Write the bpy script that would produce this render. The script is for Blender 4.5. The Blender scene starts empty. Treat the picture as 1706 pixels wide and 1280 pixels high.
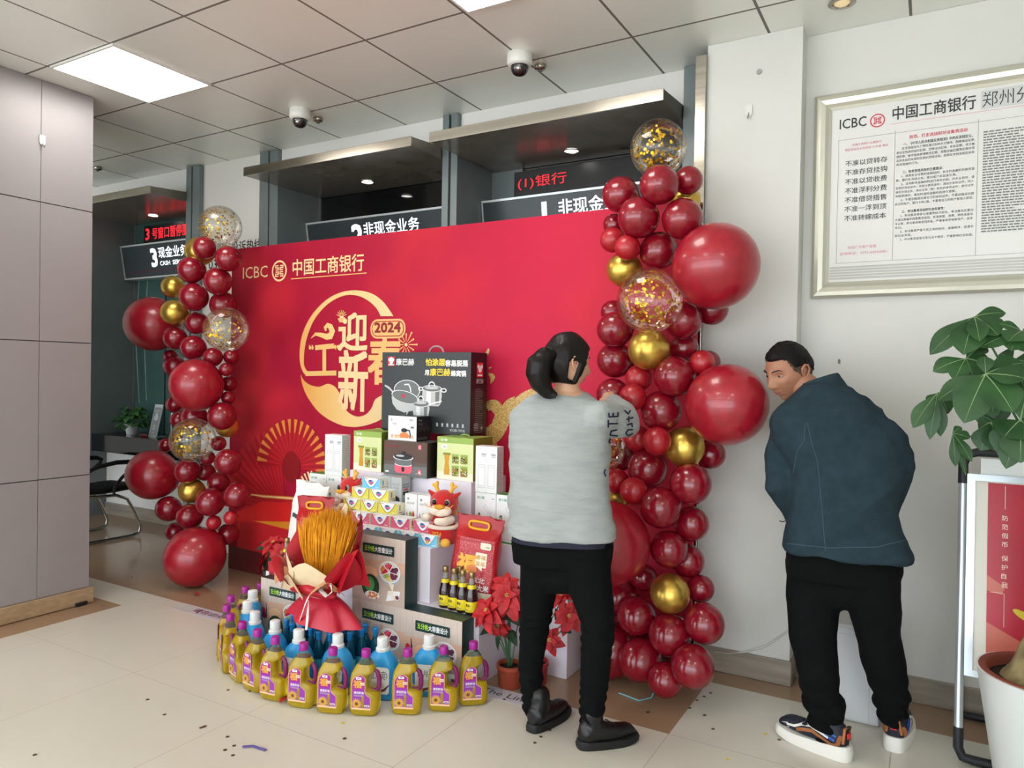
import bpy, bmesh, math, random
import numpy as np
from mathutils import Vector, Matrix, noise

SC = bpy.context.scene
COL = SC.collection
PI = math.pi
random.seed(7)

# ------------------------------------------------------------------ camera
CAM_H = 1.47
FPX = 1209.4                      # focal length in pixels of a 1706 px wide frame
YAW, PITCH, ROLL = 0.52593, -0.011975, 0.017088
_fw = Vector((-math.sin(YAW)*math.cos(PITCH), math.cos(YAW)*math.cos(PITCH), math.sin(PITCH)))
_r0 = Vector((math.cos(YAW), math.sin(YAW), 0))
_u0 = _r0.cross(_fw)
_rt = math.cos(ROLL)*_r0 + math.sin(ROLL)*_u0
_up = -math.sin(ROLL)*_r0 + math.cos(ROLL)*_u0
cd = bpy.data.cameras.new('camera')
cd.sensor_width = 36.0
cd.lens = FPX*36.0/1706.0
cd.clip_start = 0.05
cam = bpy.data.objects.new('camera', cd)
cam.matrix_world = Matrix(((_rt.x, _up.x, -_fw.x, 0), (_rt.y, _up.y, -_fw.y, 0), (_rt.z, _up.z, -_fw.z, CAM_H), (0, 0, 0, 1)))
COL.objects.link(cam)
SC.camera = cam
CAMP = Vector((0, 0, CAM_H))

def ray(px, py):
    return _fw + _rt*((px-853)/FPX) - _up*((py-640)/FPX)
def atY(px, py, y):
    d = ray(px, py); return CAMP + d*(y/d.y)
def atZ(px, py, z):
    d = ray(px, py); return CAMP + d*((z-CAM_H)/d.z)

# ------------------------------------------------------------------ world, exposure
w = bpy.data.worlds.new('overcast_sky'); SC.world = w
w.use_nodes = True
bg = w.node_tree.nodes['Background']
bg.inputs[0].default_value = (0.86, 0.93, 1.0, 1)
bg.inputs[1].default_value = 3.9
sd = bpy.data.lights.new('sun', 'SUN'); sd.energy = 11.0; sd.angle = .02; sd.color = (1, .97, .92)
sun = bpy.data.objects.new('sun', sd); COL.objects.link(sun); sun.rotation_euler = (math.radians(-32), 0, 0)   # stands behind the building: lights only the pavement outside
SC.view_settings.view_transform = 'Standard'
SC.view_settings.look = 'None'
SC.view_settings.gamma = 1.0
SC.view_settings.exposure = 0.43
SC.view_settings.use_curve_mapping = False
PANEL_POWER = 10.0                # emission of the ceiling light panels
SC.cycles.use_denoising = True
SC.cycles.max_bounces = 9
SC.cycles.diffuse_bounces = 6
SC.cycles.glossy_bounces = 4
SC.cycles.transmission_bounces = 7
SC.cycles.transparent_max_bounces = 12
SC.cycles.sample_clamp_indirect = 6.0
SC.cycles.caustics_reflective = False
SC.cycles.caustics_refractive = False

# ------------------------------------------------------------------ materials
def lin(c):
    c /= 255.0
    return c/12.92 if c <= 0.04045 else ((c+0.055)/1.055)**2.4
def rgb(c):
    if isinstance(c, str):
        c = tuple(int(c[i:i+2], 16) for i in (0, 2, 4))
    return (lin(c[0]), lin(c[1]), lin(c[2]), 1)
MATS = {}
def M(name, col='808080', rough=.5, metal=0.0, spec=.5, coat=0.0, emit=None, es=0.0, trans=0.0, ior=1.45,
      col2=None, scale=8.0, detail=3.0, bump=0.0, bscale=None, stretch=None, mixlo=.35, mixhi=.65, sheen=0.0, alpha=1.0, sss=0.0):
    if name in MATS: return MATS[name]
    m = bpy.data.materials.new(name); m.use_nodes = True
    nt = m.node_tree; N = nt.nodes; L = nt.links
    b = N['Principled BSDF']
    b.inputs['Base Color'].default_value = rgb(col)
    b.inputs['Roughness'].default_value = rough
    b.inputs['Metallic'].default_value = metal
    b.inputs['Specular IOR Level'].default_value = spec
    b.inputs['Coat Weight'].default_value = coat
    b.inputs['Coat Roughness'].default_value = .05
    b.inputs['IOR'].default_value = ior
    b.inputs['Transmission Weight'].default_value = trans
    b.inputs['Alpha'].default_value = alpha
    b.inputs['Sheen Weight'].default_value = sheen
    if sss:
        b.inputs['Subsurface Weight'].default_value = sss
        b.inputs['Subsurface Radius'].default_value = (.012, .005, .003)
        b.inputs['Subsurface Scale'].default_value = .6
    if emit is not None:
        b.inputs['Emission Color'].default_value = rgb(emit)
        b.inputs['Emission Strength'].default_value = es
    if col2 is not None or bump:
        tc = N.new('ShaderNodeTexCoord'); mp = N.new('ShaderNodeMapping')
        if stretch: mp.inputs['Scale'].default_value = stretch
        L.new(tc.outputs['Object'], mp.inputs['Vector'])
    if col2 is not None:
        nz = N.new('ShaderNodeTexNoise'); nz.inputs['Scale'].default_value = scale; nz.inputs['Detail'].default_value = detail
        L.new(mp.outputs[0], nz.inputs['Vector'])
        r = N.new('ShaderNodeMapRange'); r.inputs[1].default_value = mixlo; r.inputs[2].default_value = mixhi
        L.new(nz.outputs['Fac'], r.inputs[0])
        mx = N.new('ShaderNodeMix'); mx.data_type = 'RGBA'
        mx.inputs[6].default_value = rgb(col); mx.inputs[7].default_value = rgb(col2)
        L.new(r.outputs[0], mx.inputs[0]); L.new(mx.outputs[2], b.inputs['Base Color'])
    if bump:
        n2 = N.new('ShaderNodeTexNoise'); n2.inputs['Scale'].default_value = bscale or scale; n2.inputs['Detail'].default_value = 4
        L.new(mp.outputs[0], n2.inputs['Vector'])
        bp = N.new('ShaderNodeBump'); bp.inputs['Strength'].default_value = bump; bp.inputs['Distance'].default_value = .01
        L.new(n2.outputs['Fac'], bp.inputs['Height']); L.new(bp.outputs[0], b.inputs['Normal'])
    MATS[name] = m
    return m

def grad(name, stops, axis, a, b_, rough=.5, spec=.5):
    """printed colour gradient along an object axis between coordinates a and b_"""
    if name in MATS: return MATS[name]
    m = M(name, 'ffffff', rough=rough, spec=spec); nt = m.node_tree; N = nt.nodes; L = nt.links
    tc = N.new('ShaderNodeTexCoord'); sx = N.new('ShaderNodeSeparateXYZ'); L.new(tc.outputs['Object'], sx.inputs[0])
    r = N.new('ShaderNodeMapRange'); r.inputs[1].default_value = a; r.inputs[2].default_value = b_
    L.new(sx.outputs[axis], r.inputs[0])
    cr = N.new('ShaderNodeValToRGB'); L.new(r.outputs[0], cr.inputs[0])
    e = cr.color_ramp.elements
    while len(e) < len(stops): e.new(.5)
    for k, (p, c) in enumerate(stops): e[k].position = p; e[k].color = rgb(c)
    L.new(cr.outputs[0], N['Principled BSDF'].inputs['Base Color'])
    return m

def thin_clear(name, tint='ffffff', lo=.04, edge=.75, rough=.02):
    """clear thin film: see-through in the middle, glossy towards the rim"""
    m = bpy.data.materials.new(name); m.use_nodes = True
    nt = m.node_tree; N = nt.nodes; L = nt.links; N.remove(N['Principled BSDF'])
    tr = N.new('ShaderNodeBsdfTransparent'); tr.inputs[0].default_value = rgb(tint)
    gl = N.new('ShaderNodeBsdfGlossy'); gl.inputs['Roughness'].default_value = rough
    lw = N.new('ShaderNodeLayerWeight'); lw.inputs[0].default_value = .35
    r = N.new('ShaderNodeMapRange'); r.inputs[3].default_value = lo; r.inputs[4].default_value = edge
    L.new(lw.outputs['Fresnel'], r.inputs[0])
    mx = N.new('ShaderNodeMixShader'); L.new(r.outputs[0], mx.inputs[0]); L.new(tr.outputs[0], mx.inputs[1]); L.new(gl.outputs[0], mx.inputs[2])
    L.new(mx.outputs[0], N['Material Output'].inputs[0])
    MATS[name] = m
    return m

# ------------------------------------------------------------------ object helpers
def link(o, parent=None):
    COL.objects.link(o)
    if parent is not None: o.parent = parent
    return o
def tag(o, label=None, cat=None, group=None, kind=None):
    if label: o['label'] = label
    if cat: o['category'] = cat
    if group: o['group'] = group
    if kind: o['kind'] = kind
    return o
def empty(name, loc, rz=0.0):
    o = bpy.data.objects.new(name, None); o.empty_display_size = .05
    o.location = loc; o.rotation_euler = (0, 0, rz)
    return link(o)
def thing(name, label, cat, loc=(0, 0, 0), rz=0.0, group=None):
    return tag(empty(name, loc, rz), label, cat, group)
def copy_tree(o, parent=None):
    c = o.copy(); COL.objects.link(c)
    if parent is not None: c.parent = parent
    for ch in o.children: copy_tree(ch, c)
    return c

class MB:
    """collects shapes and links them as ONE mesh object"""
    def __init__(s):
        s.v = []; s.f = []; s.m = []; s.sm = []
    def add(s, vs, fs, m=0, smooth=False):
        o = len(s.v); s.v += [tuple(p) for p in vs]
        for f in fs:
            s.f.append([i+o for i in f]); s.m.append(m); s.sm.append(smooth)
        return s
    def box(s, x0, x1, y0, y1, z0, z1, m=0, bev=0.0):
        if bev <= 0:
            vs = [(x, y, z) for x in (x0, x1) for y in (y0, y1) for z in (z0, z1)]
            s.add(vs, [(0, 1, 3, 2), (4, 6, 7, 5), (0, 4, 5, 1), (2, 3, 7, 6), (0, 2, 6, 4), (1, 5, 7, 3)], m)
            return s
        bm = bmesh.new(); bmesh.ops.create_cube(bm, size=1)
        for v in bm.verts:
            v.co = Vector(((x0+x1)/2+v.co.x*(x1-x0), (y0+y1)/2+v.co.y*(y1-y0), (z0+z1)/2+v.co.z*(z1-z0)))
        bmesh.ops.bevel(bm, geom=bm.edges[:], offset=bev, segments=2, affect='EDGES', profile=.5)
        s.bm(bm, m); return s
    def bm(s, bm, m=0, smooth=False, mx=None):
        bm.verts.ensure_lookup_table()
        for i, v in enumerate(bm.verts): v.index = i
        s.add([(mx @ v.co) if mx else v.co for v in bm.verts], [[v.index for v in f.verts] for f in bm.faces], m, smooth); bm.free()
    def prism(s, pts, axis, a, b, m=0, smooth=False):
        """closed 2-D outline extruded along an axis (0,1,2)"""
        n = len(pts)
        def P(p, t):
            q = list(p); q.insert(axis, t); return q
        s.add([P(p, a) for p in pts]+[P(p, b) for p in pts],
              [list(range(n))[::-1], list(range(n, 2*n))]+[(i, (i+1) % n, n+(i+1) % n, n+i) for i in range(n)], m, smooth)
        return s
    def lathe(s, prof, seg=24, c=(0, 0, 0), m=0, smooth=True, sx=1.0, sy=1.0, cap=True):
        vs = []; fs = []; n = len(prof)
        for r, z in prof:
            for k in range(seg):
                a = 2*PI*k/seg; vs.append((c[0]+r*math.cos(a)*sx, c[1]+r*math.sin(a)*sy, c[2]+z))
        for i in range(n-1):
            for k in range(seg):
                fs.append((i*seg+k, i*seg+(k+1) % seg, (i+1)*seg+(k+1) % seg, (i+1)*seg+k))
        if cap:
            fs.append(list(range(seg))[::-1]); fs.append([(n-1)*seg+k for k in range(seg)])
        s.add(vs, fs, m, smooth); return s
    def rings(s, rs, m=0, smooth=True, cap=True, closed=True):
        """loft: list of rings, each a list of points of equal length"""
        n = len(rs[0]); vs = [p for r in rs for p in r]; fs = []
        kk = n if closed else n-1
        for i in range(len(rs)-1):
            for k in range(kk):
                fs.append((i*n+k, i*n+(k+1) % n, (i+1)*n+(k+1) % n, (i+1)*n+k))
        if cap and closed:
            fs.append(list(range(n))[::-1]); fs.append([(len(rs)-1)*n+k for k in range(n)])
        s.add(vs, fs, m, smooth); return s
    def tube(s, pts, rad, seg=10, m=0, smooth=True, flat=1.0, up=None, cap=True):
        pts = [Vector(p) for p in pts]; n = len(pts)
        rad = rad if isinstance(rad, (list, tuple)) else [rad]*n
        rs = []; prev = None
        for i, p in enumerate(pts):
            t = (pts[min(i+1, n-1)]-pts[max(i-1, 0)]).normalized()
            if prev is None:
                a = Vector(up) if up else (Vector((0, 0, 1)) if abs(t.z) < .9 else Vector((1, 0, 0)))
                u = (a-t*a.dot(t)).normalized()
            else:
                u = (prev-t*prev.dot(t)).normalized()
            prev = u; v = t.cross(u)
            rs.append([p+u*(rad[i]*flat*math.cos(2*PI*k/seg))+v*(rad[i]*math.sin(2*PI*k/seg)) for k in range(seg)])
        s.rings(rs, m, smooth, cap); return s
    def limb(s, pts, rad, seg=14, m=0):
        """tube with rounded ends, for bodies"""
        pts = [Vector(p) for p in pts]; P = []; R = []
        d0 = (pts[0]-pts[1]).normalized(); d1 = (pts[-1]-pts[-2]).normalized()
        for k in (0.97, .8, .45): P.append(pts[0]+d0*rad[0]*k); R.append(rad[0]*math.sqrt(1-k*k))
        P += pts; R += list(rad)
        for k in (.45, .8, .97): P.append(pts[-1]+d1*rad[-1]*k); R.append(rad[-1]*math.sqrt(1-k*k))
        return s.tube(P, R, seg, m)
    def ball(s, c, r, m=0, seg=20, mx=None, smooth=True):
        rr = r if isinstance(r, (list, tuple)) else (r, r, r)
        vs = []; fs = []; h = seg//2
        vs.append((0, 0, -1))
        for i in range(1, h):
            p = PI*i/h-PI/2
            for k in range(seg): vs.append((math.cos(p)*math.cos(2*PI*k/seg), math.cos(p)*math.sin(2*PI*k/seg), math.sin(p)))
        vs.append((0, 0, 1))
        for k in range(seg): fs.append((0, 1+(k+1) % seg, 1+k))
        for i in range(h-2):
            for k in range(seg):
                a = 1+i*seg; fs.append((a+k, a+(k+1) % seg, a+seg+(k+1) % seg, a+seg+k))
        a = 1+(h-2)*seg; L = len(vs)-1
        for k in range(seg): fs.append((a+k, a+(k+1) % seg, L))
        out = []
        for x, y, z in vs:
            p = Vector((x*rr[0], y*rr[1], z*rr[2]))
            if mx: p = mx @ p
            out.append(p+Vector(c))
        s.add(out, fs, m, smooth); return s
    def torus(s, c, R, r, nrm=(0, 0, 1), m=0, seg=28, sub=8, sx=1.0, sy=1.0, a0=0, a1=2*PI):
        q = Vector(nrm).to_track_quat('Z', 'Y'); full = abs(a1-a0-2*PI) < 1e-6
        pts = [Vector(c)+q @ Vector((R*sx*math.cos(a0+(a1-a0)*k/seg), R*sy*math.sin(a0+(a1-a0)*k/seg), 0)) for k in range(seg+(0 if full else 1))]
        if full: pts += [pts[0], pts[1]]
        s.tube(pts, r, sub, m, cap=not full); return s
    def mesh(s, name, mats):
        me = bpy.data.meshes.new(name); me.from_pydata(s.v, [], s.f)
        for mt in (mats if isinstance(mats, (list, tuple)) else [mats]): me.materials.append(mt)
        me.polygons.foreach_set('material_index', s.m); me.polygons.foreach_set('use_smooth', s.sm)
        me.update()
        return me
    def build(s, name, mats, parent=None, loc=(0, 0, 0), rz=0.0, fix=True, kind=None):
        me = s.mesh(name, mats)
        if fix:
            bm = bmesh.new(); bm.from_mesh(me); bmesh.ops.recalc_face_normals(bm, faces=bm.faces[:]); bm.to_mesh(me); bm.free()
        if any(s.sm): me.set_sharp_from_angle(angle=math.radians(50))
        o = bpy.data.objects.new(name, me); o.location = loc; o.rotation_euler = (0, 0, rz)
        link(o, parent)
        if kind: o['kind'] = kind
        return o

def struct(name, mb, mats, label=None):
    o = mb.build(name, mats); o['kind'] = 'structure'
    if label: o['label'] = label
    return o

# ------------------------------------------------------------------ flat printing (text and artwork on a face)
_TX = bpy.data.curves.new('lettering', 'FONT'); _TXO = bpy.data.objects.new('lettering', _TX)
_TXC = {}
def glyphs(body, bold=0.0, res=2, shear=0.0, space=1.0):
    k = (body, bold, res, shear, space)
    if k in _TXC: return _TXC[k]
    _TX.body = body; _TX.offset = bold; _TX.resolution_u = res; _TX.shear = shear; _TX.size = 1.0; _TX.space_character = space
    me = bpy.data.meshes.new_from_object(_TXO)
    vs = [(v.co.x, v.co.y) for v in me.vertices]; fs = [list(p.vertices) for p in me.polygons]
    bpy.data.meshes.remove(me)
    xs = [v[0] for v in vs] or [0]; ys = [v[1] for v in vs] or [0]
    _TXC[k] = (vs, fs, min(xs), max(xs), min(ys), max(ys))
    return _TXC[k]

def curve2(pts, k=5):
    """smooth a run of points (Catmull-Rom); works for tuples of any length"""
    out = []; n = len(pts)
    for i in range(n-1):
        p0, p1, p2, p3 = pts[max(i-1, 0)], pts[i], pts[i+1], pts[min(i+2, n-1)]
        for j in range(k):
            t = j/k; out.append(tuple(.5*(2*b+(c-a)*t+(2*a-5*b+4*c-d)*t*t+(3*b-a-3*c+d)*t**3) for a, b, c, d in zip(p0, p1, p2, p3)))
    return out+[tuple(pts[-1])]

class Print:
    """artwork in a face's own (u, v) metres; mats are looked up by name"""
    def __init__(s, step=.0005, bend=None):
        s.v = []; s.f = []; s.m = []; s.names = []; s.step = step; s.bend = bend
    def _mi(s, mat):
        if mat not in s.names: s.names.append(mat)
        return s.names.index(mat)
    def add(s, vs, fs, mat, lay=1):
        s.n = getattr(s, 'n', 0)+1                    # every piece of print lies a hair above the one before it
        o = len(s.v); s.v += [(u, v, lay*s.step+s.n*2e-6) for u, v in vs]; mi = s._mi(mat)
        for f in fs: s.f.append([i+o for i in f]); s.m.append(mi)
        return s
    def poly(s, pts, mat, lay=1): return s.add(pts, [list(range(len(pts)))], mat, lay)
    def rect(s, u0, v0, u1, v1, mat, lay=1): return s.poly([(u0, v0), (u1, v0), (u1, v1), (u0, v1)], mat, lay)
    def rrect(s, u0, v0, u1, v1, r, mat, lay=1):
        p = []
        for cx, cy, a in ((u1-r, v0+r, -PI/2), (u1-r, v1-r, 0), (u0+r, v1-r, PI/2), (u0+r, v0+r, PI)):
            for k in range(6): p.append((cx+r*math.cos(a+k*PI/10), cy+r*math.sin(a+k*PI/10)))
        return s.poly(p, mat, lay)
    def ell(s, u, v, ru, rv, mat, lay=1, n=24, rot=0.0, a0=0.0, a1=2*PI):
        p = []
        full = abs(a1-a0-2*PI) < 1e-6
        for k in range(n if full else n+1):
            a = a0+(a1-a0)*k/n; x, y = ru*math.cos(a), rv*math.sin(a)
            p.append((u+x*math.cos(rot)-y*math.sin(rot), v+x*math.sin(rot)+y*math.cos(rot)))
        return s.poly(p, mat, lay)
    def stroke(s, pts, wd, mat, lay=1, closed=False):
        n = len(pts); wd = wd if isinstance(wd, (list, tuple)) else [wd]*n
        P = [Vector(p) for p in pts]; vs = []; fs = []
        for i in range(n):
            a = P[(i-1) % n] if (closed or i > 0) else P[i]
            b = P[(i+1) % n] if (closed or i < n-1) else P[i]
            t0 = (P[i]-a); t1 = (b-P[i])
            t0 = t0.normalized() if t0.length > 1e-9 else t1.normalized()
            t1 = t1.normalized() if t1.length > 1e-9 else t0
            t = (t0+t1); t = t.normalized() if t.length > 1e-6 else t0
            nr = Vector((-t.y, t.x)); k = 1/max(.5, nr.dot(Vector((-t0.y, t0.x))))
            vs += [tuple(P[i]+nr*wd[i]*.5*k), tuple(P[i]-nr*wd[i]*.5*k)]
        for i in range(n if closed else n-1):
            j = (i+1) % n; s.add([vs[2*i], vs[2*i+1], vs[2*j+1], vs[2*j]], [(0, 1, 2, 3)], mat, lay)
        return s
    def ring(s, u, v, ru, rv, wd, mat, lay=1, n=32, a0=0.0, a1=2*PI):
        full = abs(a1-a0-2*PI) < 1e-6
        p = [(u+ru*math.cos(a0+(a1-a0)*k/n), v+rv*math.sin(a0+(a1-a0)*k/n)) for k in range(n if full else n+1)]
        return s.stroke(p, wd, mat, lay, closed=full)
    def text(s, body, u, v, h, mat, lay=2, w=None, bold=0.0, align='L', shear=0.0, rot=0.0, space=1.0):
        """v = bottom of the glyph box, h = its height; w stretches to a width"""
        extra = max(0.0, bold)                   # heavier strokes: lay shifted copies over each other
        vs, fs, x0, x1, y0, y1 = glyphs(body, min(bold, 0.0), 2, shear, space)
        if not vs: return s
        k = h/max(y1-y0, 1e-6); kx = k if w is None else w/max(x1-x0, 1e-6)
        wd = (x1-x0)*kx; off = {'L': 0, 'C': -wd/2, 'R': -wd}[align]
        c, sn = math.cos(rot), math.sin(rot); out = []
        for x, y in vs:
            a, b = (x-x0)*kx+off, (y-y0)*k
            out.append((u+a*c-b*sn, v+a*sn+b*c))
        e = extra*k
        for du, dv in (((e, e), (-e, e), (e, -e), (-e, -e)) if extra else ((0, 0),)): s.add([(p+du, q_+dv) for p, q_ in out], fs, mat, lay)
        return s
    def lines(s, u0, v1, u1, n, pitch, h, mat, lay=1, seed=1):
        """rows of illegibly small print"""
        rd = random.Random(seed)
        for i in range(n):
            v = v1-i*pitch; u = u0
            e = u1-(rd.random()*.5*(u1-u0) if rd.random() < .3 else 0)
            while u < e:
                l = (u1-u0)*rd.uniform(.03, .09); s.rect(u, v-h, min(u+l, e), v, mat, lay); u += l*1.25
        return s
    def build(s, name, O, U, V, parent=None, kind=None, label=None):
        O, U, V = Vector(O), Vector(U).normalized(), Vector(V).normalized(); Nn = U.cross(V)
        vs = []
        for u, v, d in s.v:
            p = O+U*u+V*v+Nn*d
            if s.bend: p = s.bend(u, v, d, O, U, V, Nn)
            vs.append(p)
        me = bpy.data.meshes.new(name); me.from_pydata([tuple(p) for p in vs], [], s.f)
        for n in s.names: me.materials.append(MATS[n])
        me.polygons.foreach_set('material_index', s.m); me.update()
        bm = bmesh.new(); bm.from_mesh(me)
        for f in bm.faces:
            f.normal_update()
            if not s.bend and f.normal.dot(Nn) < 0: f.normal_flip()
        bm.to_mesh(me); bm.free()
        o = bpy.data.objects.new(name, me); link(o, parent)
        if label: o['label'] = label
        return o

def remesh(mb, voxel, smooth=3, f=.5):
    """fuse overlapping closed shapes into one continuous surface; returns a mesh"""
    me = mb.mesh('fused', [])
    bm = bmesh.new(); bm.from_mesh(me); bmesh.ops.recalc_face_normals(bm, faces=bm.faces[:]); bm.to_mesh(me); bm.free()
    o = bpy.data.objects.new('fused', me); COL.objects.link(o)
    r = o.modifiers.new('r', 'REMESH'); r.mode = 'VOXEL'; r.voxel_size = voxel
    if smooth:
        sm = o.modifiers.new('s', 'SMOOTH'); sm.iterations = smooth; sm.factor = f
    dg = bpy.context.evaluated_depsgraph_get()
    out = bpy.data.meshes.new_from_object(o.evaluated_get(dg))
    bpy.data.objects.remove(o); bpy.data.meshes.remove(me)
    out.polygons.foreach_set('use_smooth', [True]*len(out.polygons))
    return out
def displace(me, fn):
    n = len(me.vertices); co = np.empty(n*3); no = np.empty(n*3)
    me.vertices.foreach_get('co', co); me.vertices.foreach_get('normal', no)
    co = co.reshape(-1, 3); no = no.reshape(-1, 3)
    d = np.array([fn(Vector(c), Vector(q)) for c, q in zip(co, no)])
    me.vertices.foreach_set('co', (co+no*d[:, None]).ravel()); me.update()
def meshobj(name, me, mats, parent=None):
    for m in (mats if isinstance(mats, (list, tuple)) else [mats]): me.materials.append(m)
    me.name = name
    o = bpy.data.objects.new(name, me); return link(o, parent)
# ------------------------------------------------------------------ room
CEIL = 3.155
def tile_mat(name, col, col2, pitch, ox, oy, line, lw, rough, metal=0.0, spec=.5, bump=0.0):
    m = M(name, col, rough=rough, metal=metal, spec=spec, col2=col2, scale=.9, detail=5)
    nt = m.node_tree; N = nt.nodes; L = nt.links; b = N['Principled BSDF']
    src = b.inputs['Base Color'].links[0].from_socket
    tc = N.new('ShaderNodeTexCoord'); sx = N.new('ShaderNodeSeparateXYZ'); L.new(tc.outputs['Object'], sx.inputs[0])
    def edge(sock, off):
        a = N.new('ShaderNodeMath'); a.operation = 'SUBTRACT'; a.inputs[1].default_value = off; L.new(sock, a.inputs[0])
        d = N.new('ShaderNodeMath'); d.operation = 'DIVIDE'; d.inputs[1].default_value = pitch; L.new(a.outputs[0], d.inputs[0])
        r = N.new('ShaderNodeMath'); r.operation = 'ROUND'; L.new(d.outputs[0], r.inputs[0])
        s = N.new('ShaderNodeMath'); s.operation = 'SUBTRACT'; L.new(d.outputs[0], s.inputs[0]); L.new(r.outputs[0], s.inputs[1])
        q = N.new('ShaderNodeMath'); q.operation = 'ABSOLUTE'; L.new(s.outputs[0], q.inputs[0])
        t = N.new('ShaderNodeMath'); t.operation = 'LESS_THAN'; t.inputs[1].default_value = lw/pitch/2; L.new(q.outputs[0], t.inputs[0])
        return t.outputs[0]
    mx = N.new('ShaderNodeMath'); mx.operation = 'MAXIMUM'
    L.new(edge(sx.outputs[0], ox), mx.inputs[0]); L.new(edge(sx.outputs[1], oy), mx.inputs[1])
    c = N.new('ShaderNodeMix'); c.data_type = 'RGBA'; c.inputs[7].default_value = rgb(line)
    L.new(mx.outputs[0], c.inputs[0]); L.new(src, c.inputs[6]); L.new(c.outputs[2], b.inputs['Base Color'])
    rr = N.new('ShaderNodeMapRange'); rr.inputs[3].default_value = rough; rr.inputs[4].default_value = .7
    L.new(mx.outputs[0], rr.inputs[0]); L.new(rr.outputs[0], b.inputs['Roughness'])
    return m

tile_mat('cream_floor_tile', (212, 208, 196), (206, 201, 188), .8, -.915, 2.915, (172, 163, 148), .004, .16, spec=.45)
tile_mat('tan_floor_tile', (164, 136, 110), (152, 124, 99), .8, -.915, 2.915, (120, 96, 76), .004, .14, spec=.5)
tile_mat('ceiling_panel', (238, 241, 236), (234, 237, 231), .6, -3.725, 2.21, (118, 114, 108), .013, .36, spec=.6, metal=.2)
M('white_wall_paint', (216, 216, 212), rough=.75, col2=(211, 211, 207), scale=2)
M('soffit_paint', (226, 225, 221), rough=.7)
M('grey_metal_panel', (122, 131, 132), rough=.42, metal=.2, col2=(114, 124, 126), scale=3)
M('pale_clad_panel', (156, 152, 154), rough=.42, metal=.15, col2=(151, 147, 149), scale=1.2)
M('panel_joint', (66, 62, 62), rough=.8)
M('beige_stone', (176, 152, 120), rough=.3, col2=(160, 136, 106), scale=18, stretch=(.25, 1, 3))
M('grey_stone', (158, 148, 136), rough=.28, col2=(138, 128, 116), scale=10, stretch=(.3, 1, 3))
M('stainless', (176, 170, 158), rough=.24, metal=1.0, col2=(158, 152, 142), scale=40, stretch=(.02, 1, 1))
M('polished_steel', (128, 122, 112), rough=.22, metal=.35, col2=(116, 111, 102), scale=6)
M('dark_glass', (10, 13, 14), rough=.06, spec=.9)
M('teal_glass', (62, 90, 86), rough=.14, spec=.7, col2=(50, 76, 73), scale=1.2)
M('black_gap', (18, 18, 18), rough=.8)
M('window_frame_metal', (150, 150, 150), rough=.4, metal=.8)

fl = MB()
def q(x0, x1, y0, y1, m): fl.add([(x0, y0, 0), (x1, y0, 0), (x1, y1, 0), (x0, y1, 0)], [(0, 1, 2, 3)], m)
q(-10, -5.6, -4.2, 2.915, 0); q(-5.6, -4.33, -4.2, 1.2, 0); q(-5.6, -4.33, 1.2, 2.68, 1); q(-5.6, -4.33, 2.68, 2.915, 0)
q(-4.33, 3.6, -4.2, 2.915, 0); q(-10, -.915, 2.915, 4.4, 1); q(-.915, 3.6, 2.915, 3.52, 0); q(-.915, 3.6, 3.52, 4.4, 1)
struct('floor', fl, [MATS['cream_floor_tile'], MATS['tan_floor_tile']])
ce = MB(); ce.box(-10, 3.6, -4.2, 4.4, CEIL, CEIL+.08)
struct('ceiling', ce, MATS['ceiling_panel'])

# pale clad column with its skirting
c = MB()
zs = [.10, .805, 1.624, 2.44, CEIL]
ys = [1.4, 2.295, 2.6]; xs = [-5.5, -5.0, -4.55]
c.box(-5.49, -4.556, 1.41, 2.594, 0, CEIL-.001, 1)
for i in range(4):
    z0, z1 = zs[i]+.003, zs[i+1]-.003
    for y0, y1 in ((ys[0], ys[1]), (ys[1], ys[2])):
        c.box(-4.57, -4.55, y0+.0015, y1-.0015, z0, z1, 0)
    for x0, x1 in ((xs[0], xs[1]), (xs[1], xs[2])):
        c.box(x0+.0015, x1-.0225, 2.58, 2.6, z0, z1, 0); c.box(x0+.0015, x1-.0225, 1.4, 1.42, z0, z1, 0)
    c.box(-5.5, -5.48, 1.43, 2.57, z0, z1, 0)
struct('wall_left', c, [MATS['pale_clad_panel'], MATS['panel_joint']], 'square column clad in pale metal panels')
s = MB(); s.box(-5.52, -4.53, 1.38, 2.62, .004, .1, 0, .004)
struct('baseboard_left', s, MATS['beige_stone'])

# service wall: soffit, partitions, white panel, bays
BY0, BY1 = 3.9, 4.3
sw = MB()
sw.box(-7.3, -1.07, BY0, BY1+.06, 2.955, CEIL-.001, 0)
sw.box(-5.235, -4.52, BY0, BY1, 0, 2.955, 0)
struct('wall_back', sw, MATS['soffit_paint'], 'white soffit and white panel between the service windows')
g = MB()
for x0, x1 in ((-2.795, -2.745), (-2.728, -2.676), (-4.52, -4.425), (-4.408, -4.32), (-5.405, -5.34), (-5.322, -5.235), (-1.2, -1.135)):
    g.box(x0, x1, 3.86, BY1, 0, CEIL-.002, 0, .003)
for x0, x1 in ((-2.76, -2.71), (-4.43, -4.4), (-5.35, -5.31), (-1.14, -1.075)):
    g.box(x0, x1, 3.885, BY1, 0, CEIL-.003, 1)
g.box(-7.23, -6.79, 3.88, BY1, .70, 2.956, 0)
g.box(-7.3, -7.23, 3.5, BY1, 0, 2.956, 0)
g.box(-7.23, -5.4, BY1, BY1+.04, 0, .7, 3); g.box(-4.425, -1.1, BY1, BY1+.04, 0, .86, 0); g.box(-7.3, -1.0, BY1+.05, BY1+.07, 0, CEIL, 1)
g.box(-7.23, -5.4, BY1-.012, BY1, 0, .12, 4)
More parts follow.
